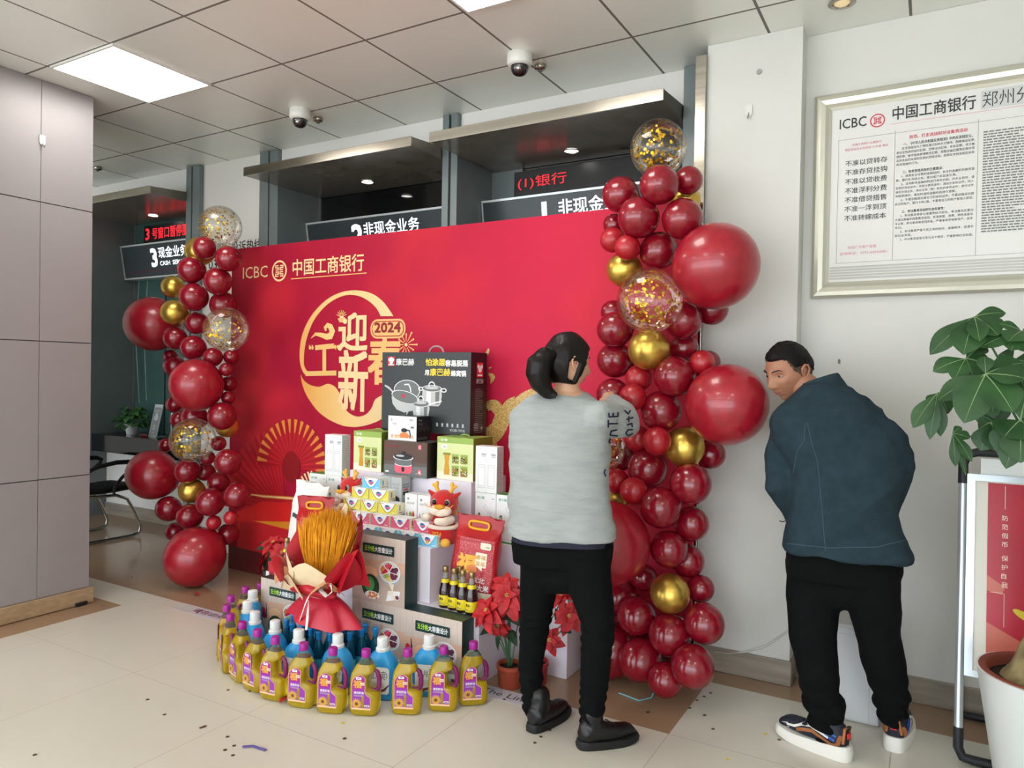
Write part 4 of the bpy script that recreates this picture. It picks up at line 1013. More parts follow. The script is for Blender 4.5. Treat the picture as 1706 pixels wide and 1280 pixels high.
shaver(-2.545, -2.472, 'grey shaver box with a face, beside the toothbrush boxes')
def brush(x0, x1, label):
    y0, y1, h = 3.062, 3.125, .225
    o = carton('toothbrush_box', label, 'box', x0, x1, y0, y1, BZ, h, 'carton_white', 'carton_offwhite', 'carton_white', 'white toothbrush boxes'); w = x1-x0; P = Print()
    P.rect(w*.2, h*.86, w*.34, h*.91, 'ink_grey', 1); P.text('电动牙刷', w*.18, h*.76, .012, 'ink_grey', 1, w=w*.6)
    P.ell(w*.48, h*.52, w*.12, h*.07, 'carton_lime', 2); P.rect(w*.36, h*.2, w*.56, h*.45, 'ink_magenta', 1); P.poly([(w*.62, h*.15), (w*.62, h*.55), (w*.70, h*.62), (w*.78, h*.55), (w*.78, h*.15)], 'ink_red', 1); P.stroke([(w*.36, h*.44), (w*.2, h*.48), (w*.17, h*.56)], .004, 'ink_magenta', 2)
    P.ell(w*.44, h*.54, w*.02, h*.012, 'ink_coal', 3, 8); P.ell(w*.53, h*.54, w*.02, h*.012, 'ink_coal', 3, 8); pf(P, o, x0, x1, y0, y1)
brush(-2.425, -2.345, 'white toothbrush box next to the grey shaver boxes')
brush(-2.340, -2.258, 'white toothbrush box next to the dark box')
carton('dark_box', 'plain dark brown box behind the upright plush dragon', 'box', -2.25, -2.195, 3.08, 3.165, BZ, .225, 'carton_dark', 'carton_dark', 'carton_dark')

# soap pyramid: every bar box on its own
def soap(px0, px1, py, y, z, kind, label):
    x0 = atY(px0, py, y).x; x1 = atY(px1, py, y).x; h = .0575
    main, line = {'y': ('soap_yellow', 'ink_olive'), 'p': ('soap_pink', 'ink_magenta'), 'b': ('soap_blue', 'ink_cyan')}[kind]
    o = carton('soap_box', label, 'soap box', x0, x1, y, y+.066, z, h, main, 'soap_cream', 'carton_white', 'soap boxes of the stepped pyramid'); w = x1-x0; P = Print()
    sh = [(0, h), (w*.08, h), (w*.2, h*.6), (w*.36, h*.22), (w*.5, h*.08), (w*.64, h*.22), (w*.8, h*.6), (w*.92, h), (w, h)]
    P.poly([(w*.07, h)]+[p for p in sh[2:7]]+[(w*.93, h)], 'ink_white', 1); P.stroke(sh[1:8], .004, line, 2)
    P.ell(w*.5, h*.60, w*.15, h*.2, 'ink_sky', 2, 14); P.rect(w*.38, h*.5, w*.66, h*.62, 'ink_pink', 3); P.ell(w*.47, h*.74, w*.09, h*.07, 'ink_navy', 3, 12); P.poly([(w*.4, h*.46), (w*.6, h*.46), (w*.52, h*.34)], 'ink_plum', 3)
    P.rect(w*.14, h*.9, w*.3, h*.94, 'ink_red', 3); P.rect(w*.75, h*.12, w*.92, h*.17, 'ink_white', 3); pf(P, o, x0, x1, y, y+.066)
    P = Print(); P.rect(.016, .008, .05, .012, 'ink_grey'); P.rect(.02, .018, .03, .046, line); ps(P, o, x0, x1, y, y+.066)
z = BZ
for i, (a, b) in enumerate(((697, 728), (664, 695), (631, 662), (598, 629))): soap(a, b, 904, 2.93, z, 'b', 'blue soap box of the bottom row, %s from the upright plush dragon' % ('first', 'second', 'third', 'fourth')[i])
z += .0585
for i, (a, b) in enumerate(((689, 719), (651, 682), (618, 648), (585, 615))): soap(a, b, 885, 2.96, z, 'p', 'pink soap box of the second row, %s from the upright plush dragon' % ('first', 'second', 'third', 'fourth')[i])
z += .0585
for i, (a, b) in enumerate(((630, 661), (601, 628), (572, 599))): soap(a, b, 860, 3.0, z, 'y', 'yellow soap box of the lower yellow row, %s from the shaver boxes' % ('first', 'second', 'third')[i])
z += .0585
for i, (a, b) in enumerate(((615, 647), (586, 613))): soap(a, b, 838, 3.03, z, 'y', 'yellow soap box of the upper yellow row, %s from the shaver boxes' % ('first', 'second')[i])
z += .0585
soap(603, 633, 818, 3.035, z, 'b', 'single blue soap box at the peak of the pyramid')

# ------------------------------------------------------------------ rice bags
M('bag_red', 'b8161f', rough=.32, col2='a01019', scale=14, bump=.25, bscale=16)
M('bag_red_sparkle', 'b52430', rough=.3, col2='d8828a', scale=260, detail=1, mixlo=.58, mixhi=.66, bump=.15, bscale=20)
M('bag_white', 'e8e8e4', rough=.45, bump=.3, bscale=14)
M('handle_yellow', 'e2a61c', rough=.35)
M('slate_print', '3c464e', rough=.5); M('gold_print', 'e0a43a', rough=.35, metal=.2)
def bag(name, label, loc, w, d, h, mats, prints, rot=(0, 0, 0), handle=True, cat='bag', group=None, panel=True):
    o = empty(name, loc); tag(o, label, cat, group); o.rotation_euler = rot
    def D(v):
        t = v/h
        if t < .06: return d*(.82+3*t)
        if t < .72: return d
        k = min((t-.72)/.17, 1.0); return d*(1-k*k*(3-2*k))+.008
    def Wd(v): t = v/h; return w*(.96+.05*math.sin(PI*min(t/.8, 1)))*(1.0 if t < .86 else 1.0+.10*(t-.86)/.14)
    m = MB(); rs = []; n = 40
    for j in range(31):
        v = h*j/30; ring = []
        for k in range(n):
            a = 2*PI*k/n; c, s_ = math.cos(a), math.sin(a); e = .55
            x = Wd(v)/2*abs(c)**e*(1 if c >= 0 else -1); y = D(v)/2*abs(s_)**.6*(1 if s_ >= 0 else -1)
            f = noise.noise(Vector((x*14+loc[0]*7, y*14, v*11)))*.006
            ring.append((x+f, y*(1+f*8), v+(noise.noise(Vector((x*16, 3+loc[0], 0)))*.02 if j == 30 else 0)))
        rs.append(ring)
    m.rings(rs); body = m.build('sack', MATS[mats], o)
    def bend(u, v, dd, O, U, V, Nn):
        v = max(0, min(h, v)); x = u-w/2; t = min(abs(2*x/Wd(v)), .995)
        y = D(v)/2*(1-t**(2/.55))**.3
        f = noise.noise(Vector((x*14+loc[0]*7, -y*14, v*11)))*.006
        return Vector((x+f, -(y*(1+f*8))-.0015-dd, v))
    if prints:
        P = Print(.0008, bend); prints(P, w, h); P.build('printed_face', (0, 0, 0), (1, 0, 0), (0, 0, 1), o)
    if handle:
        m = MB(); hv = h*.90; hw = w*.22
        p = []
        for k in range(24): a = 2*PI*k/24; p.append((hw*abs(math.cos(a))**.5*(1 if math.cos(a) >= 0 else -1), -D(hv)/2-.006, hv+.018*abs(math.sin(a))**.6*(1 if math.sin(a) >= 0 else -1)))
        m.tube(p+[p[0], p[1]], .007, 8, cap=False); m.build('handle', MATS['handle_yellow'], o)
    return o
def grid(P, u0, v0, u1, v1, n, k, mat, lay=1):
    for i in range(n):
        for j in range(k): P.rect(u0+(u1-u0)*i/n, v0+(v1-v0)*j/k, u0+(u1-u0)*(i+1)/n, v0+(v1-v0)*(j+1)/k, mat, lay)
def rice_red(P, w, h):
    grid(P, w*.08, h*.20, w*.92, h*.76, 10, 8, 'bag_red_sparkle', 1)
    P.rrect(w*.64, h*.66, w*.86, h*.735, .008, 'ink_cream', 3); P.text('中粮', w*.70, h*.68, .014, 'ink_green', 4, w=w*.13, bold=.02)
    P.text('福', w*.18, h*.38, h*.20, 'gold_print', 4, w=w*.40, bold=.035); P.rrect(w*.56, h*.46, w*.80, h*.62, .004, 'ink_cream', 3); P.poly([(w*.56, h*.48), (w*.72, h*.42), (w*.72, h*.48)], 'ink_cream', 3)
    P.ell(w*.52, h*.43, w*.10, h*.05, 'ink_orange', 5)
    for k in range(4): P.text('喜福'[k % 2], w*(.585+.10*(k % 2)), h*(.545-.07*(k//2)), h*.05, 'ink_amber', 5)
    P.text('东北', w*.52, h*.29, h*.06, 'ink_white', 4, w=w*.28, bold=.02); P.text('东北大米', w*.40, h*.205, h*.07, 'ink_white', 4, w=w*.50, bold=.025)
    grid(P, w*.04, h*.02, w*.96, h*.19, 8, 4, 'ink_cream', 2); P.rect(w*.55, h*.12, w*.72, h*.145, 'ink_maroon', 4); P.lines(w*.5, h*.09, w*.85, 3, .012, .004, 'ink_grey', 4, 3)
bag('rice_bag', 'red rice bag with a gold blessing character beside the soy sauce bottles', (-1.945, 2.985, FZ+.002), .245, .085, .44, 'bag_red', rice_red, (math.radians(-5), math.radians(4), math.radians(8)), group='red rice bags')
bag('rice_bag', 'red rice bag leaning behind the golden wheat bouquet', (-2.885, 2.875, FZ+.002), .25, .085, .455, 'bag_red', rice_red, (math.radians(-3), math.radians(-3), math.radians(4)), group='red rice bags')
def rice_white(P, w, h):
    for k in range(8): P.rect(w*(.14+.1*k), h*.58-k*.004, w*(.24+.1*k), h*.63-k*.004, 'slate_print', 1)
    for k in range(11): P.stroke([(w*.36+k*w*.03, h*.30), (w*.40+k*w*.035, h*.36+.01*(k % 3))], .005, 'gold_print', 2)
    P.stroke([(w*.06, h*.33), (w*.12, h*.27), (w*.25, h*.245), (w*.4, h*.25), (w*.6, h*.28), (w*.8, h*.3)], [.006, .014, .014, .01, .008, .004], 'slate_print', 2)
    P.text('VIDING', w*.16, h*.14, h*.06, 'ink_light', 2, w=w*.62, bold=.01); P.stroke([(w*.16, h*.075), (w*.4, h*.10), (w*.75, h*.085)], .018, 'ink_navy', 2)
bag('rice_bag', 'white rice bag with a slate stripe behind the red ones', (-3.13, 3.02, FZ+.002), .25, .09, .50, 'bag_white', rice_white, (math.radians(-4), math.radians(4), math.radians(0)), handle=False)

# ------------------------------------------------------------------ soy sauce bottles
M('soy_glass', '2a0e0c', rough=.05, spec=.7, coat=.3); M('clear_glass', 'c9c4b8', rough=.04, spec=.7, trans=.6, ior=1.3); M('soy_label', 'e0cc22', rough=.4); M('bronze_cap', '9a8458', rough=.3, metal=.7)
def make_soy(loc, label):
    r = thing('soy_sauce_bottle', label, 'bottle', loc, 0, 'dark soy sauce bottles with yellow labels')
    m = MB(); m.lathe([(.028, 0), (.031, .004), (.031, .075), (.029, .09), (.021, .125), (.016, .142)], 28); m.build('glass_body', MATS['soy_glass'], r)
    m = MB(); m.lathe([(.016, .142), (.0155, .15), (.0135, .165), (.0125, .175)], 24); m.build('neck', MATS['clear_glass'], r)
    m = MB(); m.lathe([(.0135, .172), (.0145, .174), (.0145, .196), (.013, .199)], 24); m.build('cap', MATS['bronze_cap'], r)
    m = MB(); m.lathe([(.0315, .014), (.0318, .015), (.0318, .062), (.0315, .063)], 28, cap=False); m.build('body_label', MATS['soy_label'], r)
    m = MB(); m.lathe([(.0225, .122), (.0185, .140)], 24, cap=False); m.build('neck_label', MATS['soy_label'], r)
    P = Print(.0003, lambda u, v, d, O, U, V, Nn: Vector((.0322*math.sin(u/.032), -.0322*math.cos(u/.032)-d, v)))
    P.text('酱油', -.012, .040, .013, 'ink_coal', 1, w=.02, bold=.02); P.rect(-.018, .032, .018, .035, 'ink_maroon', 1); P.lines(-.018, .028, .018, 2, .005, .0025, 'ink_grey', 1); P.build('label_print', (0, 0, 0), (1, 0, 0), (0, 0, 1), r)
    return r
sb = [atZ(px, py, FZ) for px, py in ((739.5, 1012), (754, 1016), (768.5, 1020), (783.5, 1024))]
s0 = make_soy((sb[0].x, sb[0].y+.01, FZ+.001), 'soy sauce bottle at the stack end of the four beside the rice bag')
for (x, y), lb in zip([(sb[1].x, sb[1].y+.01), (sb[2].x, sb[2].y+.01), (sb[3].x, sb[3].y+.01), (-1.985, 2.955-.012), (-3.135, 2.905), (-3.066, 2.90)],
                      ['second soy sauce bottle from the storage stack in the row of four', 'third soy sauce bottle from the storage stack in the row of four', 'soy sauce bottle nearest the big poinsettia in the row of four',
                       'soy sauce bottle hidden behind the row of four', 'soy sauce bottle nearest the small poinsettia', 'soy sauce bottle tucked against the red bouquet paper']):
    c = copy_tree(s0); c.location = (x, y, FZ+.001); c['label'] = lb
bpy.data.objects[s0.name].location.z = FZ+.001

# ------------------------------------------------------------------ oil, detergent and dish soap bottles on the floor
M('oil', (255, 214, 40), rough=.04, trans=.68, ior=1.25, spec=.8, coat=.3); M('clear_pet', (205, 220, 200), rough=.03, trans=.9, ior=1.1); M('oil_cap', (160, 30, 140), rough=.35); M('oil_handle', (120, 22, 88), rough=.3); M('oil_label', (148, 52, 170), rough=.4); M('oil_label_top', (160, 30, 140), rough=.4); M('petal', (236, 196, 40), rough=.5)
def make_oil():
    r = thing('oil_bottle', '', 'bottle', (0, 0, 0), 0, 'sunflower oil bottles in an arc on the floor')
    def ring(z, xl, xr, d, e=.5):
        n = 28; cx, a = (xl+xr)/2, (xr-xl)/2
        return [(cx+a*abs(math.cos(t))**e*(1 if math.cos(t) >= 0 else -1), d/2*abs(math.sin(t))**e*(1 if math.sin(t) >= 0 else -1), z) for t in (2*PI*k/n for k in range(n))]
    R = [ring(.0, -.052, .052, .066), ring(.006, -.060, .060, .078), ring(.03, -.065, .065, .082), ring(.06, -.065, .065, .082), ring(.088, -.065, .065, .082), ring(.10, -.065, .056, .080), ring(.106, -.065, .026, .078),
         ring(.115, -.064, .018, .078), ring(.15, -.062, .018, .076), ring(.172, -.058, .021, .072), ring(.182, -.055, .040, .068), ring(.195, -.048, .044, .060, .6), ring(.215, -.036, .035, .050, .75)]
    m = MB(); m.rings(R); m.build('oil_body', MATS['oil'], r)
    R2 = [ring(.215, -.036, .035, .050, .75), ring(.228, -.026, .026, .040, .85), ring(.238, -.0175, .0175, .035, 1), ring(.248, -.016, .016, .032, 1)]
    m = MB(); m.rings(R2); m.build('shoulder', MATS['clear_pet'], r)
    m = MB(); pr_ = []
    n = 40
    for rr, z in ((.019, .243), (.0195, .25), (.0195, .27), (.017, .275)):
        pr_.append([((rr+(.0006 if k % 2 else 0))*math.cos(2*PI*k/n), (rr+(.0006 if k % 2 else 0))*math.sin(2*PI*k/n), z) for k in range(n)])
    m.rings(pr_); m.build('cap', MATS['oil_cap'], r)
    m = MB(); m.tube([(.036, 0, .192), (.052, 0, .178), (.060, 0, .155), (.060, 0, .118), (.054, 0, .103), (.036, 0, .100), (.022, 0, .106)], [.006, .0085, .009, .009, .008, .006, .005], 10, flat=1.2); m.build('handle', MATS['oil_handle'], r)
    P = Print(.0004)
    sh = [(-.048, .030), (.034, .030), (.034, .082), (.020, .090), (.010, .100), (.010, .165), (-.01, .178), (-.034, .168), (-.044, .155), (-.048, .14)]
    P.poly(sh, 'oil_label', 1); P.poly([(-.048, .114), (.010, .116), (.010, .165), (-.01, .178), (-.034, .168), (-.044, .155), (-.048, .14)], 'oil_label_top', 2); P.stroke(sh, .0018, 'ink_peach', 3, True)
    P.rrect(-.03, .158, -.006, .168, .003, 'ink_white', 3); P.rect(-.024, .161, -.012, .165, 'ink_grey', 4)
    P.text('福', -.040, .122, .032, 'gold_print', 3, w=.034, bold=.04); P.rrect(-.010, .134, .008, .146, .002, 'ink_cream', 4); P.text('福临', -.009, .136, .008, 'ink_magenta', 5)
    P.text('葵花籽油', -.038, .096, .011, 'ink_white', 3, w=.042, bold=.015); P.lines(-.038, .092, .004, 2, .004, .002, 'ink_light', 3, 2)
    for k in range(18): a = 2*PI*k/18; P.poly([(-.026+.010*math.cos(a-.25), .054+.010*math.sin(a-.25)), (-.026+.026*math.cos(a), .054+.026*math.sin(a)), (-.026+.010*math.cos(a+.25), .054+.010*math.sin(a+.25))], 'petal', 4)
    P.ell(-.026, .054, .014, .014, 'ink_amber', 5, 16); P.ell(-.026, .054, .007, .007, 'ink_brown', 6, 12); P.rect(-.048, .030, .034, .037, 'ink_peach', 5); P.rrect(.008, .042, .030, .05, .002, 'ink_cream', 4); P.rect(.011, .044, .027, .047, 'ink_navy', 5)
    P.build('label', (0, -.0405, 0), (1, 0, 0), (0, 0, 1), r)
    return r
oil0 = make_oil()
oc = [(409, 978), (385, 993), (378, 1008), (384, 1023), (404, 1036), (429, 1049), (459, 1061), (506, 1071), (555, 1079), (610, 1082), (679.5, 1081), (739.6, 1077), (789, 1069)]
orz = [-75, -62, -46, -30, -16, -4, 8, 16, 20, 24, 26, 27, 40]
on = ['first at the deep end', 'second from the deep end', 'third from the deep end', 'fourth from the deep end', 'fifth from the deep end', 'sixth from the deep end', 'seventh, midway', 'sixth from the poinsettia end', 'fifth from the poinsettia end', 'fourth from the poinsettia end', 'third from the poinsettia end', 'second from the poinsettia end', 'last beside the big poinsettia']
for i, (px, py) in enumerate(oc):
    o = oil0 if i == 0 else copy_tree(oil0)
    p = atZ(px, py, .275); o.location = (p.x, p.y, .0008); o.rotation_euler.z = math.radians(orz[i]); o['label'] = 'purple capped oil bottle in the floor arc, '+on[i]
c = copy_tree(oil0); p = atZ(436, 975, .275); c.location = (p.x-.03, p.y+.02, .0008); c.rotation_euler.z = math.radians(-80); c['label'] = 'purple capped oil bottle squeezed beside the first storage box'

M('detergent_blue', (44, 156, 222), rough=.3); M('detergent_teal', (36, 128, 190), rough=.3); M('cap_white', (236, 238, 238), rough=.35)
def make_det():
    r = thing('detergent_bottle', '', 'bottle', (0, 0, 0), 0, 'blue laundry detergent bottles with white caps')
    def ring(z, a, d, e=.62): n = 32; return [(a*abs(math.cos(t))**e*(1 if math.cos(t) >= 0 else -1), d*abs(math.sin(t))**e*(1 if math.sin(t) >= 0 else -1), z) for t in (2*PI*k/n for k in range(n))]
    m = MB(); m.rings([ring(0, .064, .036), ring(.005, .070, .042), ring(.06, .073, .044), ring(.12, .074, .044), ring(.155, .070, .043), ring(.18, .060, .040, .7), ring(.198, .045, .034, .8), ring(.21, .03, .028, .95), ring(.215, .024, .024, 1)]); m.build('body', MATS['detergent_blue'], r)
    m = MB(); m.lathe([(.029, .208), (.030, .212), (.030, .222), (.025, .226)], 30); m.build('collar', MATS['cap_white'], r)
    m = MB(); n = 44; pr_ = []
    for rr, z in ((.0245, .224), (.0245, .262), (.0235, .268), (.020, .27)): pr_.append([((rr+(.0007 if k % 2 else 0))*math.cos(2*PI*k/n), (rr+(.0007 if k % 2 else 0))*math.sin(2*PI*k/n), z) for k in range(n)])
    m.rings(pr_); m.build('cap', MATS['cap_white'], r)
    P = Print(.0004); P.rrect(-.052, .03, .052, .15, .014, 'ink_white', 1); P.text('蓝月亮', -.040, .095, .03, 'ink_coal', 2, w=.075); P.ring(.024, .112, .018, .018, .003, 'ink_coal', 2, 20, -.6, 2.2); P.stroke([(-.052, .04), (-.01, .036), (.03, .05), (.052, .075)], [.004, .012, .012, .004], 'ink_plum', 3); P.lines(-.035, .08, .03, 3, .008, .003, 'ink_light', 2, 4)
    P.build('label', (0, -.0462, 0), (1, 0, 0), (0, 0, 1), r)
    return r
det0 = make_det()
dc = [(421, 987), (412.7, 1005), (425, 1023), (458.6, 1038), (498, 1053), (563, 1061), (637.5, 1066.5), (715, 1063)]
dn = ['first at the deep end', 'second from the deep end', 'third from the deep end', 'fourth from the deep end', 'under the white ribbon tails', 'third from the poinsettia end', 'second from the poinsettia end', 'last before the poinsettia end']
off = [(.02, .04), (.03, .05), (.05, .07), (.03, .085), (.02, .10), (0, .085), (-.005, .07), (-.015, .045)]
for i, (px, py) in enumerate(dc):
    o = det0 if i == 0 else copy_tree(det0); p = atZ(px, py, .27); d = (p-CAMP); d.z = 0; d.normalize()
    p = p+d*.035; o.location = (p.x, p.y, .0008); o.rotation_euler.z = math.radians([-60, -45, -25, -10, 5, 12, 18, 22][i]); o['label'] = 'blue detergent bottle behind the oil arc, '+dn[i]

M('dish_soap', (14, 104, 140), rough=.08, trans=.45, ior=1.25, col2=(10, 84, 116), scale=8); M('dish_cap', (30, 136, 206), rough=.35); M('dish_label', (60, 176, 200), rough=.35)
def make_dish():
    r = thing('dish_soap_bottle', '', 'bottle', (0, 0, 0), 0, 'small blue dish soap bottles between detergent and boxes')
    m = MB(); m.lathe([(.026, 0), (.029, .004), (.030, .05), (.030, .12), (.028, .145), (.020, .17), (.014, .185), (.0115, .195)], 24, sy=.82); m.build('body', MATS['dish_soap'], r)
    m = MB(); m.lathe([(.0115, .193), (.0125, .196), (.0125, .218), (.0165, .226), (.0165, .231), (.014, .235)], 22); m.build('cap', MATS['dish_cap'], r)
    m = MB(); m.lathe([(.0304, .04), (.0306, .041), (.0306, .105), (.0304, .106)], 24, sy=.82, cap=False); m.build('label', MATS['dish_label'], r)
    return r
dish0 = make_dish()
sc = [(488.5, 1023.5), (478, 1032), (488, 1038), (502.6, 1041), (509, 1034), (526, 1038), (518.6, 1045.7), (531.5, 1051), (548, 1045.7), (550.6, 1054), (571, 1041), (567, 1048), (580, 1034), (593, 1034.6), (585.7, 1043), (583, 1052.5), (602, 1047), (608.5, 1040), (625.7, 1045.7)]
pts = []
for px, py in sc: p = atZ(px, py, .235); pts.append([p.x, p.y])
for it in range(200):
    for i in range(len(pts)):
        for j in range(i):
            dx, dy = pts[i][0]-pts[j][0], pts[i][1]-pts[j][1]; d = math.hypot(dx, dy)
            if d < .059:
                e = (.059-d)*.3/max(d, 1e-6); pts[i][0] += dx*e; pts[i][1] += dy*e; pts[j][0] -= dx*e; pts[j][1] -= dy*e
    for p in pts: p[1] = min(p[1], 2.738)
order = sorted(range(len(pts)), key=lambda i: pts[i][0])
for k, i in enumerate(order):
    o = dish0 if k == 0 else copy_tree(dish0)
    o.location = (pts[i][0], pts[i][1], .0008); o.rotation_euler.z = .2
    o['label'] = 'blue capped dish soap bottle, %s counted across from the bouquet ribbon side' % ('first' if k == 0 else ORD[k])
# ------------------------------------------------------------------ people
from mathutils.bvhtree import BVHTree
M('skin_woman', 'cfa184', rough=.5, sss=.15); M('skin_man', 'a8775c', rough=.5, sss=.15, col2='a06a54', scale=30, mixlo=.4, mixhi=.8)
M('hair_dark', '0c0908', rough=.38, spec=.28, col2='130e0c', scale=60, bump=.25, bscale=60, stretch=(1, 1, .12))
M('hair_short', '0d0b0a', rough=.6, spec=.2, col2='15110f', scale=120, bump=.4, bscale=160)
M('hair_stubble', '3c3029', rough=.8, spec=.2, col2='5a473b', scale=260, detail=2)
M('sweater_grey', 'a5aaa9', rough=.9, spec=.2, col2='9ca2a1', scale=30, bump=.35, bscale=140, stretch=(.35, .35, 1.6))
M('trousers_black', '090b0c', rough=.9, spec=.15, bump=.2, bscale=90)
M('fleece_teal', '2b3b44', rough=.95, spec=.15, col2='26353d', scale=25, bump=.3, bscale=200)
M('fleece_seam', '3a4d57', rough=.9); M('shirt_navy', '1a1c30', rough=.8); M('print_navy', '1c1f3c', rough=.8)
M('boot_leather', '0e0e0f', rough=.38, bump=.2, bscale=60); M('boot_rubber', '121213', rough=.6)
M('lip', 'a8635a', rough=.45); M('lip_man', '96584c', rough=.5); M('eye_white', 'a39a92', rough=.25); M('iris_dark', '1c100c', rough=.15); M('brow_hair', '1c1613', rough=.7)
M('ear_shade', 'a06a55', rough=.6)
M('shoe_white', 'e2e0da', rough=.45); M('shoe_navy', '171c2c', rough=.6); M('shoe_blue', '1f56b0', rough=.5); M('shoe_brown', '9a5f34', rough=.5); M('shoe_red', 'd8323c', rough=.5); M('shoe_grey', 'b9b8b8', rough=.5); M('lace_black', '101010', rough=.7)

def W3(px, py, y): return atY(px, py, y)
def ell_ring(c, r, f, a, b, n=28, e=1.0):
    out = []
    for k in range(n):
        t = 2*PI*k/n; ct, st = math.cos(t), math.sin(t)
        out.append(c+r*(a*abs(ct)**e*(1 if ct >= 0 else -1))+f*(b*abs(st)**e*(1 if st >= 0 else -1)))
    return out
def frame3(f, u):
    f = Vector(f).normalized(); u = Vector(u); u = (u-f*u.dot(f)).normalized(); r = f.cross(u)
    return r, f, u
def sculpt(co, male):
    """unit direction -> point on a head of half-height .118 (x right, y front, z up)"""
    d = Vector(co); x, y, z = d.x*.076, d.y*.097, d.z*.118
    g = lambda u, s: math.exp(-(u*u)/(2*s*s))
    if z < 0:                                   # jaw narrows, back of the skull rises
        t = -z/.118
        x *= 1-.30*t**1.5; 
        if y < 0: y *= 1-.45*t**1.2
        else: y *= 1-.06*t
    if y > 0:
        y *= 1-.10*g(z-.07, .03)*0
        y = min(y, .086+.012*(1 if z < .05 else .6))
        fr = min(1, y/.05)
        y += fr*(.020*g(x, .0085)*g(z+.022, .013)+.011*g(x, .008)*g(z-.004, .018))            # nose
        y += fr*.007*(g(x-.013, .006)+g(x+.013, .006))*g(z+.028, .006)                        # wings
        y -= fr*.010*(g(x-.032, .015)+g(x+.032, .015))*g(z-.012, .010)                        # sockets
        y += fr*.005*(g(x-.03, .018)+g(x+.03, .018))*g(z-.034, .007)                          # brow
        y += fr*.004*(g(x-.042, .014)+g(x+.042, .014))*g(z+.012, .014)                        # cheekbone
        y += fr*(.006*g(x, .016)*g(z+.050, .004)+.006*g(x, .015)*g(z+.061, .0045)-.003*g(x, .02)*g(z+.0555, .002)-.003*g(x, .018)*g(z+.072, .006))
        y += fr*.009*g(x, .018)*g(z+.094, .012)                                               # chin
        y -= fr*.004*g(abs(x)-.05, .012)*g(z+.05, .02)
    return Vector((x, y, z))
def head(c, f, u, sc, skin, male, hairfn, hairmat, lipm):
    r, f, u = frame3(f, u)
    T = Matrix(((r.x*sc, f.x*sc, u.x*sc, c.x), (r.y*sc, f.y*sc, u.y*sc, c.y), (r.z*sc, f.z*sc, u.z*sc, c.z), (0, 0, 0, 1)))
    nu, nv = 120, 96
    pts = []; 
    for j in range(nv+1):
        p = -PI/2+PI*j/nv
        for k in range(nu):
            a = 2*PI*k/nu
            # finer rows of longitude towards the face
            a2 = a-.35*math.sin(2*(a-PI/2))*.5
            pts.append(Vector((math.cos(p)*math.cos(a2), math.cos(p)*math.sin(a2), math.sin(p))))
    fs = [(j*nu+k, j*nu+(k+1) % nu, (j+1)*nu+(k+1) % nu, (j+1)*nu+k) for j in range(nv) for k in range(nu)]
    skin_v = [T @ sculpt(p, male) for p in pts]
    hair_v = []
    for p in pts:
        q = sculpt(p, male); h = hairfn(p, q); n = Vector((p.x/.076, p.y/.097, p.z/.118)).normalized()
        hair_v.append(T @ (q+n*h))
    return T, skin_v, hair_v, fs
def sstep(a, b, x):
    t = max(0, min(1, (x-a)/(b-a))); return t*t*(3-2*t)
